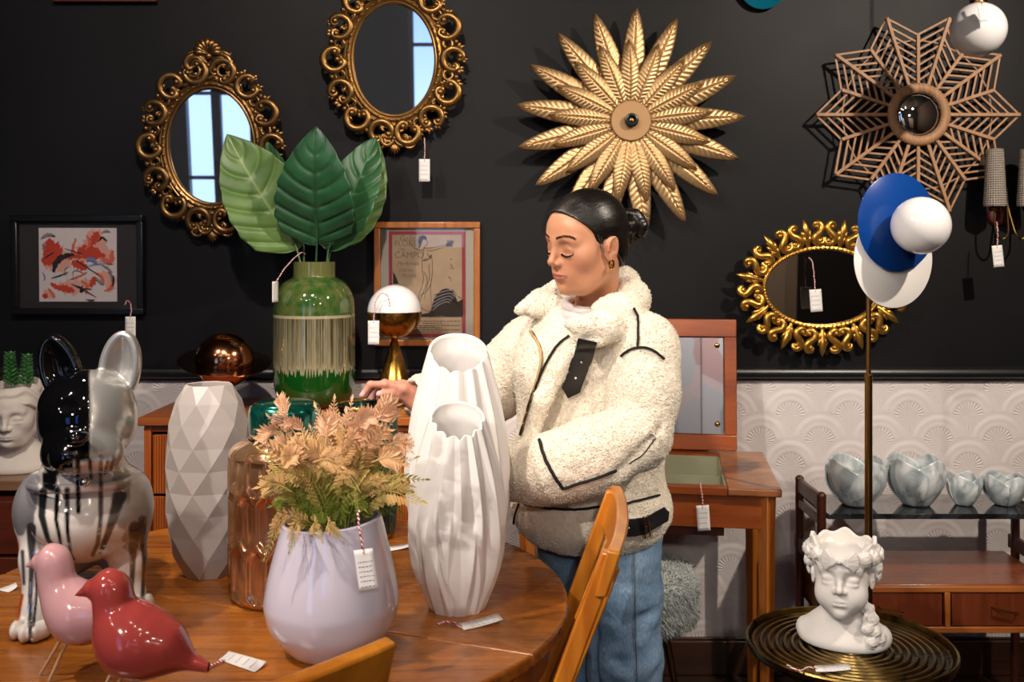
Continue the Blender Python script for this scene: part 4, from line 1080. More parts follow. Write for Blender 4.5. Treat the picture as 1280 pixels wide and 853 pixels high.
for s, px, py, sz, mt, sh, sx in (('Gallo', 498, 300, 7.5, M_PG, .3, 1), ('FLORES', 492.5, 307, 8.2, M_PG, 0, .95), ('DEL', 496, 313.5, 5, M_PG, .3, 1), ('CAMPO', 492.5, 322, 9, M_PG, 0, .95), ('Perfumes', 495, 331, 5.5, M_PG, .4, 1.1), ('JABON', 498, 339.5, 4.5, M_PG, 0, 1), ('Floralia', 501, 346, 5, M_PG, .3, 1)):
    q = PP(px, py); text('lettering', s, q.x, q.z, sz*k_*1.25, mt, paper, shear=sh, sx=sx)
mb = MB(); a_, b_ = PP(492, 396.2), PP(577, 396.2); mb.beam(a_, b_, .001, .0004, up=(0, 1, 0))
for j in range(6):
    z = 402+j*2.7; rg = random.Random(j); x = 523 if j != 1 else 528; end = 575 if j % 2 == 0 else 552
    x = 512 if j > 2 else x
    while x < end: l = rg.uniform(1.5, 5); mb.beam(PP(x, z), PP(min(x+l, end), z), 1.0*k_, .0003, up=(0, 1, 0)); x += l+1
obj('small_print', mb, M_PL, paper, smooth=0)
mb = MB(); mb.box((0, -.0165, 0), (w-.03, .0015, h-.03)); obj('glass', mb, M_THIN, t, smooth=0)

# ---------------- top edge: lower edge of a picture, a teal plate
c = P(132, -40, 3.34); t = thing('picture_frame', 'dark red framed picture cut by the top edge above the painting', 'picture', (c.x, YW-.002, c.z))
mb = MB(); rect_frame(mb, 131*k_, 88*k_, .03, .024); obj('frame', mb, wood('mahogany', '#32110c', '#57221a', 'X'), t, bevel=.003)
mb = MB(); mb.box((0, -.008, 0), (131*k_-.05, .003, 88*k_-.05)); obj('picture', mb, M_DARKPL, t)
c = P(952, -17, 3.34); t = thing('wall_plate', 'glossy teal ceramic plate cut by the top edge right of starburst', 'plate', (c.x, YW-.002, c.z))
mb = MB(); mb.lathe([(.001, .004), (.05, .004), (.078, .020), (.080, .023), (.077, .024), (.05, .010), (.001, .009)], 64, M=Rx(R(90))); obj('plate_body', mb, plain('teal_glaze', '#0c5f78', .12, coat=.5), t)

# ---------------- glass wall sconce
c = P(1248, 270, 3.34); t = thing('wall_sconce', 'brass twin arm wall sconce with textured glass shades at right edge', 'wall lamp', (c.x, YW, c.z))
def gl():
    m = Mat('textured_glass', '#d9cdbf', .1, 0, trans=.45, ior=1.4, coat=.3)
    x, y, z = m.xyz(); an = y.f('ARCTAN2', x)
    v = m.coord(scale=(1, 1, 1)); b1 = (an*14+z*420).f('SINE'); b2 = (an*14-z*420).f('SINE'); m.bump(b1*b2, .9, .003); return m.m
M_TG = gl()
mb = MB(); mb.lathe([(.001, 0), (.034, 0), (.036, .004), (.030, .014), (.001, .018)], 36, M=Rx(R(90))); obj('wall_plate', mb, plain('oxblood_plate', '#4a1a22', .35), t)
ys = -.10
for s, px in ((-1, 1227), (1, 1269)):
    x0 = (px-1248)*3.25/FPX
    mb = MB(); z1 = (270-263)*3.25/FPX
    mb.tube(spline([(0, -.018, -.01), (s*-.006, -.05, .085), (s*.004, ys+.02, .0), (s*.012, ys, -.060), (x0*.55, ys, -.080), (x0*.9, ys, -.062), (x0, ys, -.03), (x0, ys, z1)], 34), .0035, 8)
    mb.tube([(s*.006, -.06, .09), (s*.004, -.03, -.02), (0, -.015, -.03)], .0025, 7)
    a = obj('arm', mb, M_BRASSD, t)
    mb = MB(); mb.lathe([(.003, z1-.008), (.016, z1-.006), (.020, z1+.004), (.018, z1+.008), (.003, z1+.008)], 24, (x0, ys, 0)); obj('cup', mb, M_BRASSD, a)
    o_ = thing('shade', None, None, (x0, ys, z1+.008)); bpy.data.objects.remove(o_)
    mb = MB(); H_ = .188; mb.lathe([(.016, 0), (.035, .002), (.036, .01), (.026, H_), (.0235, H_), (.032, .012), (.016, .006)], 40, cap=False); obj('glass_shade', mb, M_TG, t, loc=(x0, ys, z1+.008))

# ---------------- hanging opal globe
c = P(1223, 37, 2.9); t = thing('pendant_lamp', 'white opal glass globe pendant hanging at the upper right corner', 'pendant lamp', (c.x, c.y, c.z))
mb = MB(); mb.ball((0, 0, 0), 33.5*2.9/FPX, 32); obj('globe', mb, M_WHITE, t)
mb = MB(); mb.lathe([(.02, .072), (.024, .075), (.024, .088), (.012, .094), (.006, .115), (.003, .12)], 28); obj('lamp_cap', mb, M_BRASS, t)
mb = MB(); mb.tube([(0, 0, .11), (0, 0, ZC-c.z-.03)], .0028, 8); obj('cord', mb, plain('black_cord', '#151515', .6), t)
mb = MB(); mb.lathe([(.05, ZC-c.z-.03), (.05, ZC-c.z), (.003, ZC-c.z)], 24); obj('ceiling_rose', mb, M_BRASS, t)

# ---------------- floor lamp with discs
lx = (1085.7-640)/FPX*2.5
t = thing('floor_lamp', 'slim brass floor lamp with blue disc, white disc and opal globe', 'floor lamp', (lx, 2.5, 0))
zj = HC-(472-HOR)*2.5/FPX
mb = MB(); mb.tube([(0, 0, .02), (0, 0, zj)], .0095, 24); mb.lathe([(.0095, zj), (.0105, zj+.001), (.0105, zj+.006), (.006, zj+.008)], 24); obj('lower_pole', mb, M_BRASS, t, smooth=40)
cB = P(1122, 278, 2.5)-Vector((lx, 2.5, 0)); cW = P(1122, 324, 2.5)-Vector((lx, 2.5, 0)); rd = 61.5*2.5/FPX
mb = MB(); mb.tube([(0, 0, zj), (0, 0, cB.z+.02)], .0060, 20); obj('upper_pole', mb, M_BRASS, t)
mb = MB(); mb.lathe([(.004, 0), (.13, 0), (.132, .005), (.128, .014), (.012, .02), (.004, .022)], 64); obj('base', mb, M_BRASS, t)
th = R(21); nv = Vector((math.sin(th), -math.cos(th), 0)); MD = Matrix((Vector((math.cos(th), math.sin(th), 0)), nv, Vector((0, 0, 1)))).transposed() @ Rx(R(-90))
def disc(c, name, mat, off):
    mb = MB(); q = c+nv*off; mb.lathe([(.001, -.0018), (rd-.001, -.0018), (rd, -.001), (rd, .001), (rd-.001, .0018), (.001, .0018)], 96, q, MD, ); return obj(name, mb, mat, t, smooth=40)
disc(cB, 'blue_disc', plain('blue_lacquer', '#0c3f8c', .22, coat=.4), .0)
disc(cW, 'white_disc', plain('white_lacquer', '#f5f1ed', .25, coat=.3), -.014)
q = cB+nv*.0; gc = P(1151, 282, 2.5-.07)-Vector((lx, 2.5, 0))
mb = MB(); mb.tube([Vector((0, 0, cB.z)), cB-nv*.014+Vector((0, 0, 0))], .005, 10); mb.tube([cB-nv*.014, cB+nv*.012], .012, 16); obj('bracket', mb, M_BRASS, t)
mb = MB(); mb.ball(gc, 36*2.43/FPX, 32); obj('globe', mb, M_WHITE, t)
# ================================================================== things on the table and on the sideboard
def gridvase(fr, nu, zs, c=(0, 0, 0)):
    """surface r(angle, t) over heights, returns (V, Q) as arrays; fr(A,T)->(R,Z)"""
    A, T = np.meshgrid(np.linspace(0, TAU, nu, endpoint=False), zs); Rr, Z = fr(A, T)
    V = np.stack([Rr*np.cos(A), Rr*np.sin(A), Z], -1).reshape(-1, 3)+np.array(c)
    nv = len(zs); i = np.arange(nu); Q = []
    for j in range(nv-1): Q.append(np.stack([j*nu+i, j*nu+(i+1) % nu, (j+1)*nu+(i+1) % nu, (j+1)*nu+i], 1))
    return V, np.concatenate(Q)
def prof(tt, pts):
    p = np.array(pts, float); q = interp1(pts, 200); q = np.array(q); o = np.argsort(q[:, 1]); return np.interp(tt, q[o, 1], q[o, 0])

# ---------------- tall green drip-glazed vase
GV = Vector(((393-640)/FPX*3.13, 3.13, SBZ)); s = FPX/3.13; HV = .452
t = thing('glazed_vase', 'tall green glazed vase with beige drip band standing on the sideboard', 'vase', GV)
pts = [(.078, 0), (.100, .010), (.120, .045), (.1265, .095), (.1275, .20), (.1265, .30), (.119, .350), (.098, .385), (.071, .402), (.0655, .408), (.0655, .448), (.067, .452)]
outer = lambda A, T: (prof(T, pts), T)
zs = np.concatenate([np.linspace(0, .4519, 210)])
V, Q = gridvase(outer, 720, zs)
Vi, Qi = gridvase(lambda A, T: (prof(T, pts)*0+np.maximum(prof(T, pts)-.008, .01), T+.0), 720, zs[::-1][:200])
n0 = len(V); nu = 720; i = np.arange(nu)
br = np.stack([(209*nu)+i, (209*nu)+(i+1) % nu, n0+(i+1) % nu, n0+i], 1)
V = np.concatenate([V, Vi]); Q = np.concatenate([Q, Qi+n0, br])
ang = np.arctan2(V[:, 1], V[:, 0]); z = V[:, 2]; PX = np.array([ang*3.0, ang*0, ang*0]).T
def n1(x, f, sd): return vnoise(np.stack([np.cos(x)*f, np.sin(x)*f, x*0+sd], 1), 1., sd, 2)
w_ = ang*26+2.2*np.sin(ang*5+1)+1.3*np.sin(ang*13)
drip = .128+n1(ang, 7, 1)*.022-.030*np.abs(np.sin(w_))**1.6*(.55+.9*np.abs(n1(ang, 16, 2)))+.006*np.sin(ang*90)
streak = np.clip(n1(ang, 110, 3)*1.9+.5+vnoise(np.stack([np.cos(ang)*120, np.sin(ang)*120, z*26], 1), 1., 6, 2)*1.3, 0, 1); st2 = n1(ang, 40, 4)
mott = vnoise(V, 60, 5, 3); mot2 = vnoise(V, 18, 9, 3)
G1 = np.array(hx('#0e4514')[:3]); G2 = np.array(hx('#2c5220')[:3]); OL = np.array(hx('#5a6336')[:3]); BE = np.array(hx('#a39a7c')[:3]); DK = np.array(hx('#2b2c14')[:3]); OLV = np.array(hx('#6b6a3f')[:3])
C = np.tile(G1, (len(V), 1)); mixc = lambda C, c, f: C*(1-np.clip(f, 0, 1)[:, None])+c*np.clip(f, 0, 1)[:, None]
C = mixc(C, np.array(hx('#0a3a0c')[:3]), sstep(.06, 0, z))
up = z > .288; C[up] = (G2*(1-(.5+mott[up]*2.2)[:, None].clip(0, 1))+OL*(.5+mott[up]*2.2)[:, None].clip(0, 1))
bsoft = sstep(-.0012, .0012, z-drip)*(z <= .288); band = bsoft > 0
f = np.clip(.32+.5*streak+st2*.9-(z-drip)*2.2*.9, 0, 1)
f = np.maximum(f, sstep(.040, .0, z-drip)*.85)
C = mixc(C, DK*(1-f[:, None])+BE*f[:, None], bsoft)
C = mixc(C, BE*1.1, ((z > .280) & (z < .289)).astype(float)*.9)
C = mixc(C, OLV*1.0, (z > .405).astype(float)*.8)
m = Mat('drip_glaze', '#335522', .07, coat=.7, coatr=.03); m.set('Base Color', m.attr('paint')); m.bump(m.noise(scale=45, detail=3), .06, .002)
o = nobj('vase_body', V, Q, m.m, parent=t); colattr(o, 'paint', C)
mb = MB(); mb.lathe([(.004, .001), (.078, .001), (.078, .006), (.004, .006)], 40); obj('foot', mb, m.m, t)

# ---------------- big leaves in it
def leafmat(name, a, b, c):
    m = Mat(name, a, .42, sheen=.1); at = m.attr('vein', 'Fac'); n = m.noise(scale=14, detail=3); x, y, z = m.xyz()
    m.set('Base Color', m.mix(at, m.ramp(n, [(.3, a), (.7, b)]), c)); m.bump(m.noise(scale=120, detail=2), .2, .001); m.set('Subsurface Weight', .0); return m.m
M_LF = [leafmat('leaf_light', '#4c6f34', '#6a8a4a', '#8aa35f'), leafmat('leaf_mid', '#245233', '#3b6b3c', '#50794a'), leafmat('leaf_dark', '#123a20', '#235a36', '#1c3a1c'), leafmat('leaf_green', '#1e4d27', '#33663a', '#47774a')]
def bigleaf(label, tip, base, foot, W, mat, nrm=(0, -1, 0), cup=.018, fold=.010, skew=0., curl=0., seed=0):
    """broad ribbed leaf; tip, base and foot are room points"""
    tip, base, foot = Vector(tip), Vector(base), Vector(foot); root = thing('foliage_spray', label, 'leaf', foot, 0, 'big green leaves in the glazed vase')
    ax = (tip-base); L = ax.length; ax.normalize(); nn = Vector(nrm); nn = (nn-ax*nn.dot(ax)).normalized(); sd_ = ax.cross(nn)
    nu, nv = 41, 90; rg = random.Random(seed); V = []; vein = []
    for j in range(nv):
        v = j/(nv-1)
        wv = W*(min(1, (v/.10))**.5 if v < .10 else 1)*(math.sin(PI*min(1, .24+v*.76))**.78 if v > .3 else (.76+.24*math.sin(PI*v/.6))**1.0)
        if v > .3: wv = W*(1-((v-.3)/.7)**2.1)**.92*1.0
        wv = max(wv, .0006)
        for i in range(nu):
            s = i/(nu-1)*2-1
            lob = 0.
            if v < .10: lob = -(1-v/.10)*abs(s)*.018*L/.3
            ph = (v*13-abs(s)**1.3*2.6); rib = abs(math.sin(ph*PI/1.0*.5*1.0))
            q = base+ax*(L*v+lob)+sd_*(s*wv*(1+.02*math.sin(ph*PI)))+nn*(fold*abs(s)*2.2*(wv/W)-cup*(v-.4)**2*4-.0095*(1-rib)**2*min(1, abs(s)*6)*(wv/W)+.006*math.sin(v*7+seed+s*2)*abs(s)+curl*(v**2))
            q += sd_*skew*math.sin(PI*v)
            V.append(q); vein.append(max(math.exp(-(s*wv/.0022)**2), .55*max(0, 1-rib*5)*math.exp(-abs(s)*.7)))
    F = [(j*nu+i, j*nu+i+1, (j+1)*nu+i+1, (j+1)*nu+i) for j in range(nv-1) for i in range(nu-1)]
    o = obj('leaf_blade', (np.array([tuple(p) for p in V]), F), mat, root, world=True, smooth=180, solid=.0009); colattr(o, 'vein', np.array(vein))
    mb = MB(); mid = base+(foot-base)*.5+Vector((0, -.004, 0)); q = spline([foot, mid, base, base+ax*L*.30], 22); nnn = nn*.0015
    mb.tube([p+(nnn if k > 14 else Vector()) for k, p in enumerate(q)], [.0042-.0026*k/21 for k in range(22)], 8); obj('stalk', mb, mat, root, world=True)
    return root
ft = lambda px, Y: Vector(((px-640)/FPX*Y, Y, SBZ+.30))
bigleaf('light green leaf leaning left, nearest the left oval mirror', P(284, 166, 3.06), P(368, 304, 3.115), ft(392, 3.13), .125, M_LF[0], (.25, -1, .15), skew=-.010, seed=1)
bigleaf('small mid green leaf mostly behind the light green one', P(328, 177, 3.23), P(378, 296, 3.17), ft(383, 3.15), .075, M_LF[1], (-.5, -1, .1), seed=2)
bigleaf('dark upright leaf in the centre of the glazed vase', P(391, 163, 2.95), P(396, 302, 3.085), ft(393, 3.12), .122, M_LF[2], (0, -1, .25), seed=3, cup=.03)
bigleaf('broad deep green leaf leaning right in front of its pale neighbour', P(466, 168, 3.17), P(412, 305, 3.135), ft(403, 3.12), .100, M_LF[3], (-.35, -1, .1), seed=4, skew=.012)
bigleaf('pale green leaf edge peeking out furthest right', P(474, 175, 3.25), P(416, 302, 3.18), ft(399, 3.15), .082, M_LF[0], (.3, -1, 0), seed=5, skew=.022)

# ---------------- price tags
def price_tag(label, pos, size, tilt, hang=None, rot=(0, 0, 0), lines=4, curl=.0, loop=None):
    """card (w,h) standing in local xz at pos; hang: list of local string points above the hole"""
    t = thing('price_tag', label, 'price tag', pos, rot, 'white price tags on red and white string')
    w, h = size; ca, sa_ = math.cos(tilt), math.sin(tilt); Rm = Matrix(((ca, 0, -sa_), (0, 1, 0), (sa_, 0, ca)))
    mb = MB(); nu = 5; nv = 9
    V = []
    for j in range(nv):
        for i in range(nu):
            u, v = i/(nu-1)-.5, -j/(nv-1); V.append(Rm @ Vector((u*w, curl*math.sin(PI*(j/(nv-1)))*h, v*h+.0)))
    mb.add(V, [(j*nu+i, j*nu+i+1, (j+1)*nu+i+1, (j+1)*nu+i) for j in range(nv-1) for i in range(nu-1)])
    card = obj('card', mb, M_PAPER, t, solid=.0007, smooth=60)
    if lines:
        rg = random.Random(int(pos[0]*1000)+int(pos[2]*777)); mb = MB()
        for k in range(lines):
            v = -.30-.58*k/max(1, lines-1) if lines > 1 else -.5; x = -.36*w
            if k == lines-1 and lines > 2: v = -.9
            while x < .30*w:
                l = w*rg.uniform(.05, .16); a_ = Rm @ Vector((x, -.0009+curl*math.sin(-PI*v)*h, v*h)); b_ = Rm @ Vector((min(x+l, .38*w), -.0009+curl*math.sin(-PI*v)*h, v*h+rg.uniform(-.01, .01)*h)); mb.beam(a_, b_, h*.018, .0003, up=(0, 1, 0)); x += l+w*.05
        obj('handwriting', mb, M_INK, card, smooth=0)
    hole = Rm @ Vector((0, -.001, -.10*h))
    if hang:
        mb = MB(); p = spline([hole]+[Vector(q) for q in hang], 26); mb.tube(p, .0014, 6)
        # second strand twisted round the first
        mb.tube([q+Vector((.0017*math.cos(k*1.1), .0017*math.sin(k*1.1), 0)) for k, q in enumerate(p)], .0011, 5); obj('string_cord', mb, M_STRING, t)
    return t

# ---------------- grey faceted vase
Yg = 2.06; g0 = Vector(((261-640)/FPX*Yg, Yg, TZ)); HG = .405
t = thing('faceted_vase', 'matt warm grey vase with diamond facets standing behind the porcelain dog', 'vase', g0)
rows = [0, .045, .090, .135, .180, .225, .270, .315, .357, .392]; rad = [.050, .070, .080, .084, .0845, .0845, .083, .078, .066, .047]; ns = 9
V = []; F = []
for j, (z_, r_) in enumerate(zip(rows, rad)):
    for k in range(ns):
        a = TAU*(k+.5*(j % 2))/ns-.25; V.append((r_*math.cos(a)*(1.02 if 0 < j < 9 else 1), r_*math.sin(a)*(1.02 if 0 < j < 9 else 1), z_))
for j in range(len(rows)-1):
    for k in range(ns):
        a, b = j*ns+k, j*ns+(k+1) % ns
        if j % 2 == 0: c_, d_ = (j+1)*ns+k, (j+1)*ns+(k-1) % ns; F += [(a, b, c_), (a, c_, d_)]
        else: c_, d_ = (j+1)*ns+(k+1) % ns, (j+1)*ns+k; F += [(a, b, c_), (a, c_, d_)]
top = [9*ns+k for k in range(ns)]; b0 = len(V)
for r_, z_ in ((.043, .3915), (.050, .34), (.045, .05)):
    for k in range(ns): a = TAU*(k+.5)/ns-.25; V.append((r_*math.cos(a), r_*math.sin(a), z_))
for j in range(3):
    A = top if j == 0 else [b0+(j-1)*ns+k for k in range(ns)]; B = [b0+j*ns+k for k in range(ns)]
    F += [(A[k], A[(k+1) % ns], B[(k+1) % ns], B[k]) for k in range(ns)]
F += [tuple(range(ns)), tuple(b0+2*ns+k for k in range(ns))]
obj('vase_body', (V, F), plain('warm_grey_ceramic', '#b3aaa6', .42, nb=(180, .08, .001)), t, smooth=0, bevel=.0015)

# ---------------- copper jar with teal lid
Yc = 1.925; c0 = Vector(((356-640)/FPX*Yc, Yc, TZ))
t = thing('copper_jar', 'amber copper lustre glass jar with honeycomb dimples and teal lid', 'jar', c0)
HJ = .305
def frj(A, T):
    r0 = prof(T, [(.088, 0), (.098, .006), (.1045, .020), (.1055, .06), (.1060, .15), (.1055, .262), (.100, .287), (.084, .300), (.068, .305)])
    n = 15; cw = TAU/n; ch = .100; row = np.floor((T-.012)/ch); u = (A/cw+.5*(row % 2)) % 1-.5; v = ((T-.012)/ch) % 1-.5
    hexd = np.maximum(np.abs(u)*2*1.08, np.abs(v)*1.55+np.abs(u)*.85)
    # neighbouring cells interlock: widen the tall hexagons
    d = sstep(1.0, .66, hexd)*((T > .014) & (T < .275)); return r0-.0075*d+.0012*sstep(1.15, .95, hexd)*((T > .014) & (T < .30)), T
V, Q = gridvase(frj, 360, np.linspace(0, HJ, 190))
def coppermat():
    m = Mat('copper_lustre_glass', '#b5794a', .10, .82, coat=.5, coatr=.03)
    n = m.noise(scale=7, detail=3); m.set('Base Color', m.ramp(n, [(.35, '#a86c45'), (.65, '#dcb084')])); m.set('Roughness', n*.12+.06); return m.m
nobj('jar_body', V, Q, coppermat(), parent=t)
mb = MB(); mb.lathe([(.001, .0005), (.088, .0005)], 48, cap=False); obj('jar_base', mb, M_BRASSD, t)
mb = MB(); zl = HJ+.001
mb.lathe([(.001, zl+.0), (.066, zl), (.0685, zl+.003), (.0690, zl+.050), (.0655, zl+.062), (.052, zl+.069), (.025, zl+.072), (.001, zl+.073)], 72)
m = Mat('teal_mercury_glass', '#0f5c50', .12, .75, coat=.6, coatr=.02); n = m.noise(scale=60, detail=5, rough=.7); m.set('Base Color', m.ramp(n, [(.35, '#08463d'), (.65, '#1c7a68')])); m.set('Roughness', n*.25+.05)
obj('lid', mb, m.m, t, smooth=60)

# ---------------- dark green pot with gold rims
Yp = 2.335; p0 = Vector(((457.5-640)/FPX*Yp, Yp, TZ)); HP = .309
t = thing('green_pot', 'dark green ribbed pot with gold rim touched by the woman', 'pot', p0)
def frp(A, T): return prof(T, [(.060, 0), (.066, .006), (.0705, .05), (.0735, .14), (.0735, .24), (.0715, .295), (.0715, .309)])+.0008*np.sin(A*40+6*np.sin(T*30))*(T > .014)*(T < .305), T
V, Q = gridvase(frp, 320, np.linspace(.012, .297, 110)); Vi, Qi = gridvase(lambda A, T: (np.maximum(frp(A, T)[0]-.005, .004), T), 320, np.linspace(.307, .02, 40))
m = Mat('striated_green_glaze', '#12302c', .15, .2, coat=.6); x, y, z = m.xyz(); an = y.f('ARCTAN2', x)
v = m.coord(scale=(1, 1, .05)); n = m.noise(v, scale=85, detail=4, rough=.7); m.set('Base Color', m.ramp(n, [(.38, '#081a18'), (.52, '#17403a'), (.66, '#4c746a')])); m.bump(n, .2, .002)
nobj('pot_body', np.concatenate([V, Vi]), np.concatenate([Q, Qi+len(V)]), m.m, parent=t)
M_GOLD = plain('gold_rim', '#c8993f', .22, 1.)
mb = MB(); mb.lathe([(.0670, .294), (.0725, .295), (.0735, .299), (.0735, .308), (.0722, .310), (.0690, .310), (.0670, .306), (.0670, .294)], 80, cap=False); obj('gold_rim', mb, M_GOLD, t)
mb = MB(); mb.lathe([(.001, .0005), (.061, .0005), (.067, .004), (.0685, .013), (.001, .013)], 64); obj('gold_foot', mb, M_GOLD, t)

# ---------------- glossy lilac white vase with dried fern
Yw = 1.655; w0 = Vector(((415-640)/FPX*Yw, Yw, TZ)); HW = .222; k2 = Yw/FPX
t = thing('glossy_vase', 'large glossy pale lilac white vase at the front holding the dried ferns', 'vase', w0)
pw_ = [(.052, 0), (.066, .003), (.083, .020), (.102, .046), (.1105, .076), (.1105, .095), (.106, .122), (.098, .155), (.089, .190), (.0825, .214), (.0815, .222)]
def frw(A, T):
    r = prof(T, pw_); sq = .012*np.sin(A*2+.6)*sstep(.1, .25, T); return r*(1+sq), T+.005*np.cos(A-.35)*sstep(.12, .222, T)
V, Q = gridvase(frw, 120, np.linspace(0, HW, 70)); Vi, Qi = gridvase(lambda A, T: (frw(A, T)[0]-.006, frw(A, T)[1]), 120, np.linspace(HW, .02, 40))
n0 = len(V); i = np.arange(120); br = np.stack([69*120+i, 69*120+(i+1) % 120, n0+(i+1) % 120, n0+i], 1)
m = Mat('lilac_white_glaze', '#c9c3d3', .06, coat=.8, coatr=.02)
nobj('vase_body', np.concatenate([V, Vi]), np.concatenate([Q, Qi+n0, br]), m.m, parent=t)
mb = MB(); mb.lathe([(.001, .0005), (.046, .0005)], 40, cap=False); obj('base', mb, m.m, t)

# ---------------- twin pleated white vases
M_BISQ = plain('white_bisque', '#e2dedb', .55, sheen=.05)
def pleated(label, c, H, Rm, seed, rot):
    t = thing('pleated_vase', label, 'vase', c, rot, 'white pleated porcelain vases')
    nu = 360; T0 = np.linspace(0, 1, 150)
    def ridge(x): f = (x % 1.0); return np.minimum(f/.35, (1-f)/.65)      # sharp lop-sided pleat
    def fr(A, T):
        back = np.cos(A-PI/2-.25)*.5+.5                                    # 1 at the back
        fm = sstep(.62, .34, back)                                         # the pleated front
        n = 13
        ztop = H*(1-.150*(1-back)**1.1)+.007*np.abs(np.sin(A*n/2+seed))*fm
        r = prof(T, [(.56, 0), (.66, .06), (.90, .22), (1.0, .40), (.98, .52), (.87, .72), (.68, .90), (.56, 1.0)])*Rm
        a1 = ridge(n*A/TAU+.10*np.sin(2*A+seed)+seed); a2 = ridge(-(n-3)*A/TAU+.55*(T-.2)+seed*.37+.2*np.sin(2*A)); a3 = ridge((n-4)*A/TAU+.9*(T-.1)+seed*.7)
        m1 = sstep(.36, .60, T+.07*np.sin(2*A+seed)); d = a1*m1+np.maximum(np.minimum(a2, 1), a3*.8)*(1-m1)
        amp = .17*(.5+.5*np.sin(PI*np.clip(T, .02, .98)))+.02
        frontm = 1-(1-fm)*(.25+.72*sstep(.45, .8, T))
        return r*(1-amp*(1-d)*frontm), ztop*T
    V, Q = gridvase(fr, nu, T0)
    Ti = np.linspace(1, .3, 50)
    def fi(A, T): r, z = fr(A, T); return np.maximum(r-.006-.012*sstep(1, .9, T), .006), z-.0005
    Vi, Qi = gridvase(fi, nu, Ti); n0 = len(V); i = np.arange(nu); br = np.stack([149*nu+i, 149*nu+(i+1) % nu, n0+(i+1) % nu, n0+i], 1)
    o = nobj('vase_body', np.concatenate([V, Vi]), np.concatenate([Q, Qi+n0, br]), M_BISQ, parent=t)
    mb = MB(); mb.lathe([(.001, .0003), (Rm*.52, .0003)], 40, cap=False); obj('base', mb, M_BISQ, t)
    return t
pleated('taller white pleated porcelain vase standing behind its smaller twin', Vector(((572.5-640)/FPX*2.08, 2.08, TZ)), .490, .112, 1.3, R(-8))
pleated('smaller white pleated porcelain vase standing in front of its taller twin', Vector(((572-640)/FPX*1.862, 1.862, TZ)), .378, .0945, 2.1, R(-8))

# ---------------- cone lamp
Yl = 3.12; k3 = Yl/FPX; l0_ = Vector(((493-640)*k3, Yl, SBZ)); t = thing('table_lamp', 'brass cone table lamp with half white, half brass ball on the sideboard', 'table lamp', l0_)
zc = HC-(390-HOR)*k3-SBZ; rl = 34*k3; M_BB = Mat('brushed_brass', '#a97f3c', .25, 1.); M_BB.set('Roughness', M_BB.noise(M_BB.coord(scale=(1, 1, .05)), scale=60)*.3+.1); M_BB = M_BB.m
mb = MB(); mb.lathe([(.001, 0), (.072, 0), (.0725, .003), (.008, zc-rl+.004), (.001, zc-rl+.006)], 72); obj('cone_base', mb, M_BB, t, smooth=60)
mb = MB(); mb.lathe([(rl*math.cos(a), zc+rl*math.sin(a)) for a in np.linspace(-PI/2+.001, 0, 22)]+[(rl-.003, zc+.001)], 64, cap=False); obj('brass_bowl', mb, M_BB, t, smooth=60)
mb = MB(); mb.lathe([(rl*.985*math.cos(a), zc+.001+rl*.985*math.sin(a)) for a in np.linspace(0, PI/2-.001, 22)], 64, cap=False); obj('opal_dome', mb, M_WHITE, t, smooth=180)

# ---------------- copper ball lamp with ring
Ys = 3.055; k4 = Ys/FPX; s0_ = Vector(((281-640)*k4, Ys, SBZ)); t = thing('planet_lamp', 'polished copper ball with tilted ring like a planet on the sideboard', 'lamp', s0_)
M_COP = plain('polished_copper', '#c98560', .14, 1.); zc = HC-(450-HOR)*k4-SBZ; rs = 36*k4
mb = MB(); mb.ball((0, 0, zc), (rs, rs, rs*.96), 36); obj('ball', mb, M_COP, t, smooth=180)
mb = MB(); MT = Ry(R(6)) @ Rx(R(12)); mb.lathe([(rs*1.01, -.002), (rs*1.58, -.0015), (rs*1.59, 0), (rs*1.58, .0015), (rs*1.01, .002)], 72, (0, 0, zc-.006), MT, cap=False); obj('ring', mb, plain('dark_copper', '#5f3a28', .2, 1.), t)
mb = MB(); mb.lathe([(.001, 0), (.055, 0), (.056, .005), (.030, .014), (.026, zc-rs*.9), (.001, zc-rs*.9)], 48); obj('foot', mb, M_COP, t)

# ---------------- birds
def bird(label, pts, rr, Y, legs, col, beak, tail):
    k = Y/FPX; foot = P(*legs[0][1], Y); root = thing('bird_figurine', label, 'figurine', (foot.x, Y, TZ), 0, 'glossy ceramic birds on wire legs')
    PT = [P(x, y, Y) for x, y in pts]; lo = np.min([list(p) for p in PT], 0)-max(rr)*k*1.25-.01; hi = np.max([list(p) for p in PT], 0)+max(rr)*k*1.25+.01
    lo[1] = Y-.07; hi[1] = Y+.07; g = G(lo, hi, .0022)
    q3 = spline([(a.x, a.z, 0) for a in PT], 16); r3 = spline([(r_, 0, 0) for r_ in rr], 16); g.add(g.path([(v.x, Y, v.y) for v in q3], [v.x*k for v in r3], .004))
    g.add(g.path([P(*p, Y) for p in beak[0]], [r_*k for r_ in beak[1]]), .010)
    if tail: g.add(g.path([P(*p, Y) for p in tail[0]], [r_*k for r_ in tail[1]]), .022)
    V, Q = g.net(3); nobj('body', V, Q, col, parent=root, world=True)
    for (a, b) in legs:
        mb = MB(); p, q = P(*a, Y), P(*b, Y); dy = .012 if (a, b) == legs[0] else -.012; p.y += dy*.4; q.y += dy; q.z = TZ+.0032
        mb.tube([p, q], .0028, 10); obj('leg', mb, M_LEG, root, world=True)
    return root
M_LEG = wood('pale_dowel', '#b08663', '#d3ab86', 'Z', rough=.5, coat=0)
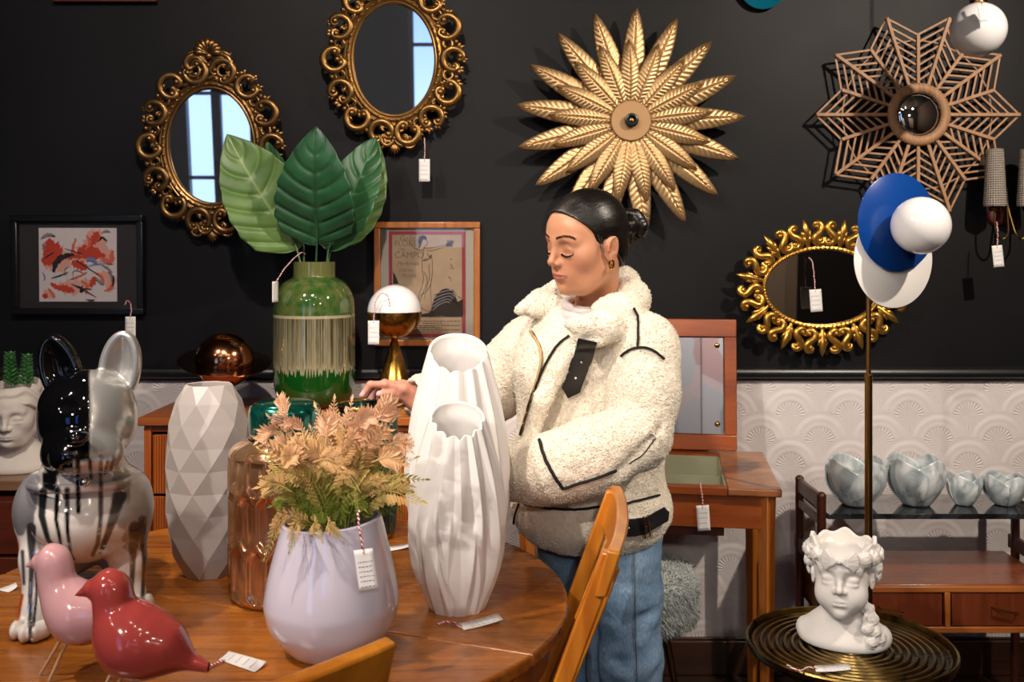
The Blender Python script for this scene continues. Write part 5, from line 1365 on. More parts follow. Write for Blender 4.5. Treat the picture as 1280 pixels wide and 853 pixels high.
bird('pale pink ceramic bird on stick legs behind the red bird', [(68, 703), (74, 735), (98, 765), (118, 766)], [20.5, 23, 37, 33], 1.545, [((75, 800), (46, 851)), ((85, 802), (66, 853))],
     plain('pink_glaze', '#cf9ca0', .12, coat=.6, coatr=.03), ([(62, 700), (50, 702), (31, 709)], [19, 10.5, 1.0]), ([(128, 768), (165, 785), (200, 802)], [24, 12, 5]))
bird('dark red ceramic bird on stick legs at front left', [(140, 737), (146, 768), (168, 800), (196, 806)], [23.5, 27, 46, 35], 1.42, [((137, 845), (112, 893)), ((152, 847), (134, 896))],
     plain('red_glaze', '#a5413d', .12, coat=.6, coatr=.03), ([(133, 734), (116, 736), (93, 745)], [21.5, 12, 1.0]), ([(210, 812), (240, 828), (272, 839)], [24, 11, 3.5]))

# ---------------- porcelain bulldog
def Pd(x, y, Y): return P(x, y, Y)
Yd = 1.80
root = thing('dog_statue', 'large porcelain bulldog statue with black, silver and orange paint drips', 'statue', ((105-640)/FPX*Yd, Yd, TZ))
g = G((-.98, 1.58, TZ-.004), (-.60, 2.12, TZ+.60), .0029)
k5 = 1/FPX
def e(x, y, Y, rx, ry, rz, M=None): q = Pd(x, y, Y); return g.ell(q, (rx*Y*k5, ry, rz*Y*k5), M)
def pa(pts, rr, k=.02): return g.path([Pd(x, y, Y) for x, y, Y in pts], [r_*p[2]*k5 for r_, p in zip(rr, pts)], k)
g.add(e(110, 528, 1.76, 58, .085, 54))                       # skull
g.add(e(108, 500, 1.77, 50, .075, 36), .03)
g.add(e(98, 566, 1.690, 33, .060, 27), .02)                  # muzzle
g.add(e(78, 566, 1.70, 25, .040, 24), .015); g.add(e(126, 566, 1.71, 28, .040, 26), .015)   # jowls
g.add(e(97, 547, 1.640, 14, .020, 9), .008); g.cut(pa([(97, 556, 1.625), (97, 575, 1.622)], [1.6, 1.6], .001), .006); g.cut(pa([(97, 575, 1.625), (84, 583, 1.635), (68, 580, 1.66)], [2, 2, 2], .001), .006); g.cut(pa([(97, 575, 1.625), (110, 583, 1.635), (128, 580, 1.66)], [2, 2, 2], .001), .006)                  # nose
g.cut(pa([(80, 600, 1.66), (100, 590, 1.645), (128, 597, 1.66)], [3, 3, 3], .001), .006)
for x, y in ((78, 506), (141, 504)): g.cut(e(x, y-1, 1.668, 15, .014, 8), .016); g.cut(pa([(x-12, y+4, 1.682), (x, y+1, 1.676), (x+12, y+4, 1.682)], [1.6]*3, .001), .004)
for cx_, cz_, rot_ in ((76, 464, R(-17)), (150, 460, R(8))):
    kk = 1.79*k5; c_e = Pd(cx_, cz_, 1.792); ME = np.array(Matrix.Rotation(rot_, 3, 'Y'))
    off = lambda d, dy=0: np.array(c_e)+ME @ np.array((d*kk, 0, 0))+np.array((0, dy, 0))
    sh = np.maximum(g.ell(off(19), (45*kk, .05, 62*kk), ME), g.ell(off(-19), (45*kk, .05, 62*kk), ME)); sh = -smin(-sh, -g.ell(off(0), (27*kk, .034, 47*kk), ME), .004); sh = np.maximum(sh, np.abs(g.Y-1.800)-.019)
    inn = np.maximum(g.ell(off(17, -.020), (35*kk, .028, 50*kk), ME), g.ell(off(-17, -.020), (35*kk, .028, 50*kk), ME))
    g.add(-smin(-sh, inn, .004), .006)
g.add(pa([(105, 590, 1.80), (108, 640, 1.83)], [50, 60]), .02)                 # neck, chest
g.add(e(106, 640, 1.80, 62, .10, 55), .03)
g.add(e(50, 632, 1.82, 25, .07, 44), .03); g.add(e(160, 632, 1.84, 27, .07, 45), .03)       # shoulders
g.add(e(96, 650, 1.95, 62, .13, 52), .04)                   # trunk
g.add(e(80, 660, 2.02, 60, .07, 60), .03)
g.add(pa([(50, 640, 1.80), (47, 700, 1.765), (44, 760, 1.745), (40, 788, 1.735)], [24, 19, 15, 17]), .02)
g.add(pa([(158, 640, 1.84), (160, 700, 1.85), (163, 745, 1.855), (163, 757, 1.85)], [27, 20, 16, 17]), .02)
g.add(pa([(52, 670, 2.02), (40, 705, 2.06), (52, 733, 2.03)], [30, 18, 15]), .02); g.add(pa([(140, 670, 2.02), (150, 705, 2.06), (150, 733, 2.03)], [30, 18, 15]), .02)
for x, y, Y in ((22, 793, 1.708), (33, 797, 1.695), (46, 796, 1.697), (57, 790, 1.712), (152, 762, 1.825), (163, 765, 1.815), (174, 764, 1.82), (184, 759, 1.835)):
    q = Pd(x, y, Y); g.add(g.ell((q.x, q.y, TZ+.0165), (.0105, .022, .0175)), .006)
for x, Y in ((43, 2.00), (57, 2.0), (145, 2.0), (158, 2.0)): q = Pd(x, 740, Y); g.add(g.ell((q.x, q.y, TZ+.014), (.012, .022, .015)), .006)
g.add(pa([(90, 600, 2.10), (86, 610, 2.12)], [9, 7]), .01)
# collar
ring_ = [Pd(104+56*math.cos(q_), 603-8*math.sin(q_)*0, 1.80+0)+Vector((0, -.105*math.sin(q_), .012*math.sin(q_))) for q_ in np.linspace(0, TAU, 25)]
g.add(g.path([tuple(p) for p in ring_], .0085), .005)
g.F = np.maximum(g.F, (TZ+.0008)-g.Z+0*g.X+0*g.Y)
V, Q = g.net(2)
px, py = to_px(V); N_ = vnormals(V, Q)
col = np.tile(np.array(hx('#ded7d0')[:3]), (len(V), 1)); met = np.zeros(len(V)); rgh = np.full(len(V), .14)
# the paint, laid out as the figure stands: half black, half silver face, drips down the chest, orange and blue flank
xx = V[:, 0]; zz = V[:, 2]
def paint(mask, c, mt=0., r=.08):
    global col, met, rgh
    f = np.clip(mask, 0, 1)[:, None]; col = col*(1-f)+np.array(hx(c)[:3])*f; met = met*(1-f[:, 0])+mt*f[:, 0]; rgh = rgh*(1-f[:, 0])+r*f[:, 0]
wob = vnoise(V, 30, 3, 2)
def seg(a, b, w0, w1):
    ax, ay, bx, by = *a, *b; t_ = np.clip(((px-ax)*(bx-ax)+(py-ay)*(by-ay))/((bx-ax)**2+(by-ay)**2+1e-6), 0, 1); d = np.hypot(px-ax-t_*(bx-ax), py-ay-t_*(by-ay)); return sstep(1.7, -1.1, d-(w0+(w1-w0)*t_)*.8-wob*1.0)
def poly_stroke(p, ws):
    f = np.zeros(len(V))
    for k in range(len(p)-1): f = np.maximum(f, seg(p[k], p[k+1], ws[k], ws[k+1]))
    return f
frontish = (V[:, 1] < 1.93)
headb = 592+wob*26
paint(((V[:, 1] > 1.90) & (px < 74)) | ((px < 40) & (py > 570) & (V[:, 1] > 1.80)), '#b8431a')
paint((np.abs(py-(600-(px-45)*.8)) < 12+wob*10) & (px < 60) & (V[:, 1] > 1.84), '#1f7fa6')
paint(((V[:, 1] > 1.97) & (px > 60) & (px < 140)), '#c9c2bc')
SIL = '#a6a29d'; S_ = lambda d, w=2.8: sstep(-w, w, d)      # soft edge of a poured colour, d in pixels inside
front_ = S_((1.93-V[:, 1])*300, 4)
paint(S_(px-143-wob*22)*S_(py-590)*S_(668+wob*50+(px-150)*.3-py), SIL, .45, .30)
paint(S_(50+wob*14-px)*S_(py-592)*S_(655+wob*50-py)*front_, '#8f8c92', .4, .30)
hd_ = S_((1.9-V[:, 1])*300, 4); split_ = 113.5+wob*2
paint(S_(headb-4-py)*S_(px-split_)*hd_, '#b4b3b0', .65, .28)
paint(S_(headb-py)*S_(split_-px)*hd_, '#060608', .0, .03)
paint(S_(608-py)*S_(py-578-wob*8)*S_(px-94-wob*6)*S_(134-px)*hd_, '#ded7d0')
paint(S_(py-590)*S_(612+wob*26-py)*S_(70+wob*16-px)*S_(px-52)*front_, '#0a0a0c', .0, .04)
for p, w_, c_, mt in ([((97, 575), (98, 640)), (4.2, 3.0), '#08080a', 0], [((72, 612), (70, 650), (78, 690), (88, 700)), (4, 2.6, 2.6, 2.2), '#0b0b0d', 0], [((84, 612), (84, 660), (88, 694), (92, 700)), (3.5, 2.6, 2.6, 2), '#0b0b0d', 0],
                   [((54, 615), (52, 645), (60, 675), (72, 690)), (6, 5, 3.5, 2.5), '#3a3a3c', .5], [((126, 572), (126, 650), (122, 680), (116, 694)), (3, 3, 3, 2.5), '#7d7874', .7], [((150, 620), (136, 665), (126, 690)), (10, 5, 3), '#7d7874', .7],
                   [((112, 575), (114, 598)), (3, 2.5), '#08080a', 0], [((135, 575), (131, 592)), (2, 2), '#6f6a66', .6], [((142, 572), (138, 590)), (2, 2), '#6f6a66', .6],
                   [((168, 660), (166, 700), (164, 745)), (9, 4, 3.2), '#7a7773', .75], [((178, 650), (181, 700), (178, 750)), (6, 3.5, 2.5), '#7a7773', .7], [((39, 660), (40, 700), (38, 745)), (7, 4, 3.0), '#6e6b6e', .7], [((28, 690), (30, 730)), (2.4, 2), '#6e6b6e', .6],
                   [((44, 700), (46, 740), (42, 782)), (2.2, 2.2, 2), '#0b0b0d', 0], [((27, 745), (22, 775)), (3.2, 2), '#b8431a', 0], [((163, 745), (161, 760)), (7, 8), '#8b8884', .8], [((38, 745), (38, 800)), (3, 3), '#8b8884', .8]):
    paint(poly_stroke(p, w_)*frontish, c_, mt, .1)
m = Mat('poured_paint_porcelain', '#dddddd', .08, coat=.45, coatr=.02); m.set('Base Color', m.attr('paint')); m.set('Metallic', m.attr('metal', 'Fac')); m.set('Roughness', m.attr('rough', 'Fac'))
o = nobj('dog_body', V, Q, m.m, parent=root, world=True); colattr(o, 'paint', col); colattr(o, 'metal', met); colattr(o, 'rough', rgh)
q = Pd(106, 603, 1.672); mb = MB(); mb.ball(q, .009, 10); obj('collar_stud', mb, M_STEEL, root, world=True)

# ---------------- petal bowls on the trolley
def marblem():
    m = Mat('marbled_porcelain', '#c9d0d2', .18, coat=.5); n = m.noise(m.coord(scale=(1, 1, .6)), scale=14, detail=5, dist=1.8)
    m.set('Base Color', m.ramp(n, [(.36, '#93a0a4'), (.5, '#c5cdcf'), (.62, '#dfe2e2')])); return m.m
M_MARB = marblem()
def bowl(label, px, Rb, Hb, rot, Y=3.06):
    t = thing('petal_bowl', label, 'bowl', ((px-640)/FPX*Y, Y, .6405), rot, 'marbled flower shaped bowls on the trolley')
    nu, nv = 30, 26
    for k in range(4):
        a0 = k*PI/2; mb = MB()
        def f(u, v, off=0.):
            s = u*2-1; half = R(60); a = a0+s*half*(1-.0*v)
            top = Hb*(1-.20*abs(s)**2.4-.05*(1-abs(s))**4*-1)+.012*math.cos(s*PI)*.3
            r = Rb*(.42+.60*math.sin(PI*.5*min(1, v*1.18))**1.0)*(1+.055*(s)*(1 if k % 2 == 0 else 1)) if v > .02 else Rb*.42
            r = Rb*(.46+.54*math.sin(PI*.5*min(1.0, v*1.35))**.9)*(1-.07*max(0, v-.75)*4*(1-abs(s)))+.006*s*v+off
            return (r*math.cos(a), r*math.sin(a), top*v)
        mb.grid(f, nu, nv); obj('petal', mb, M_MARB, t, solid=.004, smooth=180)
    mb = MB(); mb.lathe([(.001, 0), (Rb*.40, 0), (Rb*.43, .004), (Rb*.36, .010), (.001, .008)], 40); obj('bowl_base', mb, M_MARB, t)
    return t
bowl('large marbled petal bowl, leftmost on the trolley behind the lamp pole', 1070, .086, .137, R(-72))
bowl('large marbled petal bowl, second from the left on the trolley', 1145, .084, .140, R(-60))
bowl('small marbled petal bowl, third from the left on the trolley', 1205, .052, .089, R(-40))
bowl('small marbled petal bowl, rightmost on the trolley', 1256, .060, .088, R(-75))
# ================================================================== the woman
KP = 1/FPX
woman = thing('person', 'woman in cream fleece jacket and blue jeans, black hair in a bun, touching green pot', 'person', (.20, 2.40, 0))
# ---- head
YAW, PIT, ROL, HS = R(-58), R(11), R(6), 1.03
MH = np.array((Matrix.Rotation(YAW, 3, 'Z') @ Matrix.Rotation(PIT, 3, 'X') @ Matrix.Rotation(ROL, 3, 'Y'))); HP_ = np.array((.174, 2.28, 1.437))
toW = lambda V: (np.asarray(V, float)*HS) @ MH.T+HP_
toL = lambda V: ((np.asarray(V, float)-HP_) @ MH)/HS
g = G((-.098, -.125, -.215), (.098, .130, .125), .00175)
head_field(g, neck=False, mouth=1.12)
nb = toL([(.196, 2.375, 1.24)])[0]
g.add(g.path([(0, .020, -.045), tuple(nb*.5+np.array((0, .030, -.05))*.5), tuple(nb)], [.049, .047, .054]), .028)
V, Q = g.net(1); HV, HQ = V, Q; hb = bvh_of(V, Q); HN = vnormals(V, Q)
def front(x, z):
    h = hb.ray_cast(Vector((x, -.3, z)), Vector((0, 1, 0))); return (np.array(h[0]), np.array(h[1])) if h[0] is not None else (np.array((x, -.08, z)), np.array((0, -1, 0)))
# ---- hands: fingers as bent chains rooted in the palm, one skin with wrist and forearm
def hand_field(g, wrist, elbow, knuck, fingers, thumb, palm_r=.0125):
    g.add(g.cap(elbow, wrist, .036, .0265))
    for kk in knuck: g.add(g.cap(wrist, kk, .019, palm_r), .014)
    for a, b in zip(knuck[:-1], knuck[1:]): g.add(g.cap(a, b, palm_r, palm_r), .010)
    for kk, F in zip(knuck, fingers):
        P_ = [kk]+F; rr = [.0098, .0088, .0080, .0068]; g.add(g.path(P_, rr, .003), .006)
        for p in F[:-1]: g.add(g.sph(p, .0091), .004)
    rr = [.0165, .0122, .0100, .0082]; g.add(g.path(thumb, rr, .004), .010)
wr = P(524, 500, 2.435); el_ = P(590, 520, 2.53)
kn = [P(503, 486, 2.385), P(503, 483, 2.407), P(504, 484, 2.428), P(507, 487, 2.447)]
fg = [[P(481, 480.5, 2.362), P(463, 481, 2.352), P(452.5, 494.5, 2.350)], [P(481, 479, 2.392), P(465, 483, 2.384), P(457, 495, 2.380)],
      [P(484, 480, 2.418), P(470, 486, 2.415), P(464, 499, 2.410)], [P(489, 483, 2.44), P(478, 489, 2.438), P(473, 500, 2.434)]]
tb = [P(517, 506, 2.415), P(505, 497.5, 2.40), P(489, 491.5, 2.37), P(474, 493, 2.352)]
pts = np.array([list(p) for p in [wr, el_]+kn+sum(fg, [])+tb]); g = G(pts.min(0)-.045, pts.max(0)+.045, .0021); hand_field(g, wr, el_, kn, fg, tb)
V1, Q1 = g.net(1)
wl = P(622, 602, 2.245); ell_ = P(680, 592, 2.13)
kn2 = [P(590, 606, 2.262), P(589, 602, 2.282), P(590, 600, 2.300), P(592, 600, 2.315)]
fg2 = [[P(572, 612, 2.262), P(560, 620, 2.264), P(553, 630, 2.268)], [P(570, 607, 2.285), P(557, 614, 2.288), P(549, 624, 2.292)], [P(571, 604, 2.306), P(559, 611, 2.31), P(552, 621, 2.315)], [P(575, 603, 2.325), P(566, 609, 2.33), P(560, 617, 2.335)]]
tb2 = [P(610, 610, 2.255), P(599, 617, 2.250), P(588, 623, 2.252), P(578, 628, 2.256)]
pts = np.array([list(p) for p in [wl, ell_]+kn2+sum(fg2, [])+tb2]); g = G(pts.min(0)-.045, pts.max(0)+.045, .0025); hand_field(g, wl, ell_, kn2, fg2, tb2); V2, Q2 = g.net(1)
# torso, arms and legs under the clothes, same skin
g = G((-.22, 2.05, .05), (.46, 2.72, 1.32), .012)
g.add(g.ell((.20, 2.385, 1.05), (.15, .12, .26))); g.add(g.path([P(664, 438, 2.49), (.196, 2.375, 1.20), P(806, 438, 2.25)], [.055, .06, .055]), .05)
g.add(g.path([P(806, 438, 2.25), P(792, 540, 2.18), ell_], [.05, .042, .037]), .02); g.add(g.path([P(664, 438, 2.49), P(618, 500, 2.56), el_], [.05, .042, .037]), .02)
g.add(g.ell((.205, 2.39, .82), (.155, .125, .12)), .05)
LEGN = [(.262, 2.365, .80), (.258, 2.36, .46), (.262, 2.395, .08)]; LEGF = [(.150, 2.44, .80), (.138, 2.475, .46), (.145, 2.52, .08)]
for L_ in (LEGN, LEGF): g.add(g.path(L_, [.082, .058, .038]), .03)
V3, Q3 = g.net(1)
VW = [toW(HV), V1, V2, V3]; QW = [HQ, Q1+len(HV), Q2+len(HV)+len(V1), Q3+len(HV)+len(V1)+len(V2)]
skin = Mat('skin', '#c08a6c', .42, sss=.12, sssr=(.9, .35, .2), ssss=.012, spec=.4)
skin.set('Base Color', skin.attr('tone')); skin.bump(skin.noise(scale=420, detail=2), .10, .0006)
body = nobj('body', np.concatenate(VW), np.concatenate(QW), skin.m, parent=woman, world=True)
base = np.array(hx('#c98f6e')[:3]); C = np.tile(base, (sum(len(v) for v in VW), 1)); x, y, z = HV.T; n = len(HV)
def tint(f, c, sl=slice(0, None)): f = np.clip(f, 0, 1)[:, None]; C[:n] = C[:n]*(1-f)+np.array(hx(c)[:3])*f
tint(.28*np.exp(-((np.abs(x)-.046)**2+(z+.028)**2)/.024**2), '#d0806a')
tint(.30*np.exp(-(x**2+(z+.028)**2)/.012**2)*(y < -.08), '#c47c62')
def segd(px_, pz_, ax, az, bx, bz): t_ = np.clip(((px_-ax)*(bx-ax)+(pz_-az)*(bz-az))/((bx-ax)**2+(bz-az)**2), 0, 1); return np.hypot(px_-ax-t_*(bx-ax), pz_-az-t_*(bz-az))
ax_ = np.abs(x); lip = np.minimum(np.minimum(segd(ax_, z, .0275, -.0573, .0135, -.0555)-.0018, segd(ax_, z, .0135, -.0555, 0, -.0548)-.0030), np.minimum(segd(ax_, z, .0250, -.0598, .0135, -.0625)-.0020, segd(ax_, z, .0135, -.0625, 0, -.0638)-.0040))
tint(sstep(.0012, -.0010, lip)*(y < -.062)*.85, '#a8555a')
lidm = np.exp(-(((ax_-.031)/.015)**2+((z-.004)/.009)**2)**2)*(y < -.06); tint(.55*lidm, '#8e5745'); conch = np.exp(-((y-.001)**2+(z+.004)**2)/.009**2)*(ax_ > .074)*(ax_ < .0835); tint(.6*conch, '#9c5340')
V1n = slice(n, n+len(V1)+len(V2)); C[V1n] = np.array(hx('#cf917b')[:3])
nails = np.zeros(len(V1))
for F, d in ((tb, .0075),)+tuple((f_, .0062) for f_ in fg):
    tipp = np.array(F[-1]); nails = np.maximum(nails, sstep(.0095, .0075, np.linalg.norm(V1-(tipp+np.array((-.001, -.004, .006))), axis=1)))
C[n:n+len(V1)] = C[n:n+len(V1)]*(1-nails[:, None]*.8)+np.array(hx('#e0b3b0')[:3])*nails[:, None]*.8
colattr(body, 'tone', C)
# ---- brows and lashes
M_HAIR = Mat('black_hair', '#0b0806', .34, spec=.55)
mp = M_HAIR.N.new('ShaderNodeMapping'); mp.inputs['Scale'].default_value = (1, .035, 1); M_HAIR.L.new(M_HAIR.attr('strand').s, mp.inputs[0])
nh = M_HAIR.noise(mp.outputs[0], scale=420, detail=3, rough=.65); M_HAIR.bump(nh, .45, .0012); M_HAIR.set('Base Color', M_HAIR.ramp(nh, [(.35, '#050403'), (.75, '#1a120e')])); M_HAIR.set('Roughness', nh*.2+.24)
M_HAIR = M_HAIR.m
M_LASH = plain('lash', '#0a0706', .9, spec=.1); M_BROW = plain('brow_hair', '#2a1a12', .9, spec=.1)
def hairs(name, path2, count, L, wd, dirf, mat, spread=.001, seed=1):
    rg = np.random.default_rng(seed); mb = MB()
    for k in range(count):
        u = k/(count-1)*(len(path2)-1); i_ = min(int(u), len(path2)-2); f = u-i_; a, b = path2[i_], path2[i_+1]
        x_ = a[0]+(b[0]-a[0])*f+rg.normal()*spread*.3; z_ = a[1]+(b[1]-a[1])*f+rg.uniform(-1, 1)*spread*(1 if f is None else 1)
        p, nn = front(x_, z_); p = p+nn*.0002; d = np.array(dirf(u/(len(path2)-1), rg), float); d = d-nn*(d @ nn)*.8+nn*.10; d /= np.linalg.norm(d); s_ = np.cross(d, nn); s_ /= np.linalg.norm(s_)+1e-9
        q = [p-s_*wd, p+s_*wd, p+d*L*.55+nn*L*.08+s_*wd*.7, p+d*L*.55+nn*L*.08-s_*wd*.7, p+d*L]
        mb.add([toW([v])[0] for v in q], [(0, 1, 2, 3), (3, 2, 4)])
    return obj(name, mb, mat, body, world=True, norm=False)
for s in (-1, 1):
    hairs('eyebrow', [(s*.0115, .0265), (s*.020, .0300), (s*.032, .0335), (s*.044, .0325), (s*.054, .0265)], 300, .0040, .00030, lambda u, rg: (s*(.75+.3*u), 0, .45-.75*u+rg.normal()*.15), M_BROW, .0022, 5)
    hairs('eyelashes', [(s*.0165, -.0072), (s*.023, -.0098), (s*.032, -.0108), (s*.041, -.0095), (s*.0475, -.0058)], 110, .0052, .00032, lambda u, rg: (s*(-.2+.9*u)+rg.normal()*.1, -1.2, -.75), M_LASH, .0005, 6)
# ---- hair
g = G((-.10, -.11, -.12), (.10, .135, .135), .0022)
cr = g.ell((0, .008, .034), (.0785, .0915, .0870)); fh = g.ell((0, -.060, .040), (.054, .032, .040))
cr = smin(cr, fh, .03); cr = smin(cr, g.ell((0, .046, -.03), (.058, .042, .055)), .03)
hy = [-.13, -.088, -.074, -.058, -.044, -.034, -.026, -.018, -.010, .004, .016, .026, .05, .075, .14]; hz = [.098, .091, .080, .063, .048, .034, .006, -.014, .014, .018, .010, -.02, -.052, -.072, -.075]
yy = g.Y.ravel(); hl = np.interp(yy, hy, hz)[None, :, None].astype(np.float32); hl = hl+.010*(1-np.clip(np.abs(g.X)/.05, 0, 1))*(g.Y < -.03)*0
g.F = np.maximum(cr, (hl-g.Z)*.75)
g.F = np.maximum(g.F, -(cr+.009))
g.cut(g.path([(0, -.095, .080), (0, -.070, .108), (0, -.03, .124), (0, .02, .126)], .0012), .006)
VH, QH = g.net(2)
nv = VH.copy(); st = vnoise(np.stack([VH[:, 0]*1., VH[:, 1]*.08, VH[:, 2]*1.], 1), 220, 3, 2); VH = VH+vnormals(VH, QH)*(st*.0006)[:, None]
hair = nobj('hair', toW(VH), QH, M_HAIR, parent=woman, world=True); colattr(hair, 'strand', VH)
bc = toL([P(787, 284, 2.335)])[0]
g = G(bc-.07, bc+.07, .0022)
rngb = random.Random(4)
for k in range(3):
    T = []; ph = k*2.1
    for i_ in range(22):
        a = TAU*i_/21*1.15+ph; rr_ = .024-.003*k; T.append((bc[0]+(.012*math.sin(2*a+k)+(k-1)*.008), bc[1]+rr_*math.cos(a)+.002*k, bc[2]+rr_*1.15*math.sin(a)))
    g.add(g.path(T, [.0165-.0015*k+.002*math.sin(i_) for i_ in range(22)]), .003)
g.add(g.ell(bc, (.024, .022, .028)), .006); g.add(g.cap(bc-np.array((0, .03, 0)), bc, .020, .018), .01)
VB, QB = g.net(1); VB = VB+vnormals(VB, QB)*(vnoise(VB, 300, 8, 2)*.002)[:, None]; bun = nobj('hair_bun', toW(VB), QB, M_HAIR, parent=woman, world=True); rb = VB-bc; ab = np.arctan2(rb[:, 2], rb[:, 1]); colattr(bun, 'strand', np.stack([rb[:, 0]+0*ab, ab*.02, np.hypot(rb[:, 1], rb[:, 2])], 1))
mb = MB(); rg = random.Random(3); bw = P(803, 284, 2.335)
for k in range(46):
    a = rg.uniform(-1.3, .9); L_ = rg.uniform(.015, .048); p = bw+Vector((rg.uniform(-.012, .006), rg.uniform(-.015, .015), rg.uniform(-.016, .018))); d = Vector((math.cos(a), rg.uniform(-.4, .4), math.sin(a)*.9))
    mb.tube([p, p+d*L_*.5+Vector((0, 0, .003)), p+d*L_+Vector((0, 0, -.004+rg.uniform(-.006, .01)))], [.0005, .0004, .0002], 4)
for k in range(26):
    a = rg.uniform(0, 1); p = Vector(toW([(rg.uniform(.02, .07), .10, -.03+rg.uniform(-.04, .05))])[0]); mb.tube([p, p+Vector((.006, 0, -.006)), p+Vector((.012, -.004, -.018+rg.uniform(-.01, .01)))], [.0005, .0004, .0002], 4)
for k in range(16):          # baby hairs in front of the ear
    p = toL([P(742+rg.uniform(-2, 3), 296+rg.uniform(-4, 10), 2.2)])[0]
    p = Vector(toW([(.0725, -.022+rg.uniform(-.006, .006), .012+rg.uniform(-.015, .02))])[0]); mb.tube([p, p+Vector((.003, -.003, -.007)), p+Vector((.005, -.002, -.017))], [.0005, .0004, .0002], 4)
obj('loose_strands', mb, M_HAIR, hair, world=True)['kind'] = 'stuff'
# ---- earring and stud
M_GOLDJ = plain('jewellery_gold', '#e0a840', .12, 1.)
ear = np.array(toW([(.0790, .000, -.033)])[0]); mb = MB()
mb.tube([Vector(ear)+Vector((.0062*math.cos(a)*.75, -.006*math.cos(a)*.4, -.007+.0092*math.sin(a))) for a in np.linspace(0, TAU, 26)[:-1]], [.0022+.0013*math.sin(a+PI)**2*(a > PI) for a in np.linspace(0, TAU, 26)[:-1]], 10, closed=True)
mb.ball(Vector(ear)+Vector((0, -.003, -.010)), .0036, 10); obj('earring', mb, M_GOLDJ, woman, world=True)
mb = MB(); mb.ball(toW([(.0805, -.008, .002)])[0], .0012, 8); obj('ear_stud', mb, M_GOLDJ, woman, world=True)

# ---- jacket
g = G((-.275, 1.96, .64), (.47, 2.76, 1.44), .0062)
def c_(x, y, Y, r): return P(x, y, Y), r*Y*KP
def jp(pts, k=.03): q = [c_(*p) for p in pts]; return g.path([a for a, _ in q], [b for _, b in q], k)
def je(x, y, Y, rx, ry, rz, M=None): return g.ell(P(x, y, Y), (rx*Y*KP, ry, rz*Y*KP), M)
g.add(je(733, 470, 2.38, 92, .150, 92)); g.add(je(738, 560, 2.38, 94, .165, 90), .05)
g.add(jp([(664, 436, 2.49, 38), (735, 415, 2.38, 44), (803, 436, 2.25, 42)]), .05)
g.add(je(740, 634, 2.385, 101, .178, 60), .05)
g.cut(np.maximum(g.Z*0+g.X*0+g.Y*0+(g.Z-(HC-(692-HOR)*2.36*KP)), -1)*-1 if False else (HC-(694-HOR)*2.37*KP)-g.Z+0*g.X+0*g.Y-.0, .0) if False else None
hemz = HC-(688-HOR)*2.37*KP
g.F = -smin(-g.F, -(hemz-g.Z+0*g.X+0*g.Y), .02)
g.cut(je(738, 700, 2.385, 84, .150, 26), .015)                        # open underside of the hem
# near arm
g.add(jp([(803, 440, 2.245, 42), (805, 490, 2.205, 42), (796, 543, 2.165, 42)]), .028)
g.add(jp([(796, 545, 2.165, 42), (742, 570, 2.13, 45), (692, 586, 2.12, 45)]), .012)
g.add(jp([(676, 590, 2.165, 42), (645, 592, 2.225, 36)]), .010)
g.cut(jp([(697, 556, 2.045, 3), (690, 585, 2.02, 3), (703, 622, 2.04, 3)], .002), .010)
# far arm
g.add(jp([(662, 438, 2.49, 41), (617, 482, 2.53, 41), (566, 494, 2.49, 36), (530, 496, 2.445, 29)]), .025)
g.cut(g.cap(P(505, 494, 2.41), P(535, 498, 2.45), .035), .006); g.cut(g.cap(P(600, 602, 2.26), P(636, 598, 2.235), .040), .006)
# waist fold, underarm fold, elbow creases
g.cut(jp([(640, 627, 2.24, 4), (690, 634, 2.20, 4), (745, 634, 2.185, 4), (795, 628, 2.215, 4), (835, 618, 2.30, 4)], .002), .018)
for q in ([(722, 528, 2.06, 3), (752, 520, 2.07, 3), (778, 512, 2.09, 3)], [(735, 545, 2.03, 2), (765, 538, 2.04, 3), (792, 530, 2.06, 2)], [(770, 590, 2.07, 3), (800, 565, 2.09, 3), (822, 535, 2.12, 2)], [(820, 590, 2.25, 3), (812, 540, 2.27, 4), (835, 500, 2.26, 3)], [(700, 470, 2.2, 3), (715, 520, 2.2, 4), (722, 545, 2.2, 3)]): g.cut(jp(q, .002), .022)
# front opening: near front lies over the far one
g.cut(jp([(700, 396, 2.225, 6), (688, 430, 2.235, 6), (672, 480, 2.235, 6), (652, 540, 2.255, 5)], .002), .020)
g.add(jp([(728, 425, 2.23, 11), (700, 460, 2.215, 11), (678, 500, 2.215, 11), (662, 545, 2.225, 11)], .01), .018)
# collar
g.cut(g.path([tuple(toW([(0, .01, -.06)])[0]), (.196, 2.375, 1.22)], [.064, .075], .02), .015)
g.add(jp([(757, 345, 2.46, 13), (779, 353, 2.405, 17), (791, 373, 2.33, 20), (779, 395, 2.25, 22), (754, 409, 2.20, 20), (728, 409, 2.18, 14)], .02), .012)
g.add(je(768, 391, 2.25, 29, .030, 22), .012); g.add(jp([(735, 407, 2.185, 14), (714, 406, 2.185, 9)]), .012)
g.add(jp([(722, 424, 2.18, 6), (748, 428, 2.175, 7), (784, 408, 2.21, 8), (799, 374, 2.30, 7)], .01), .01)
g.add(jp([(722, 354, 2.49, 11), (700, 364, 2.44, 14), (676, 376, 2.375, 13), (650, 387, 2.33, 6)], .01), .014)
g.add(jp([(690, 384, 2.36, 15), (668, 388, 2.34, 9)], .01), .012)
g.cut(g.path([tuple(toW([(0, .0, -.09)])[0]), (.190, 2.355, 1.20)], [.056, .064], .02), .008); g.cut(g.path([(.150, 2.235, 1.365), (.160, 2.235, 1.315), (.160, 2.20, 1.285)], [.034, .027, .014], .01), .008)
VJ, QJ = g.net(2)
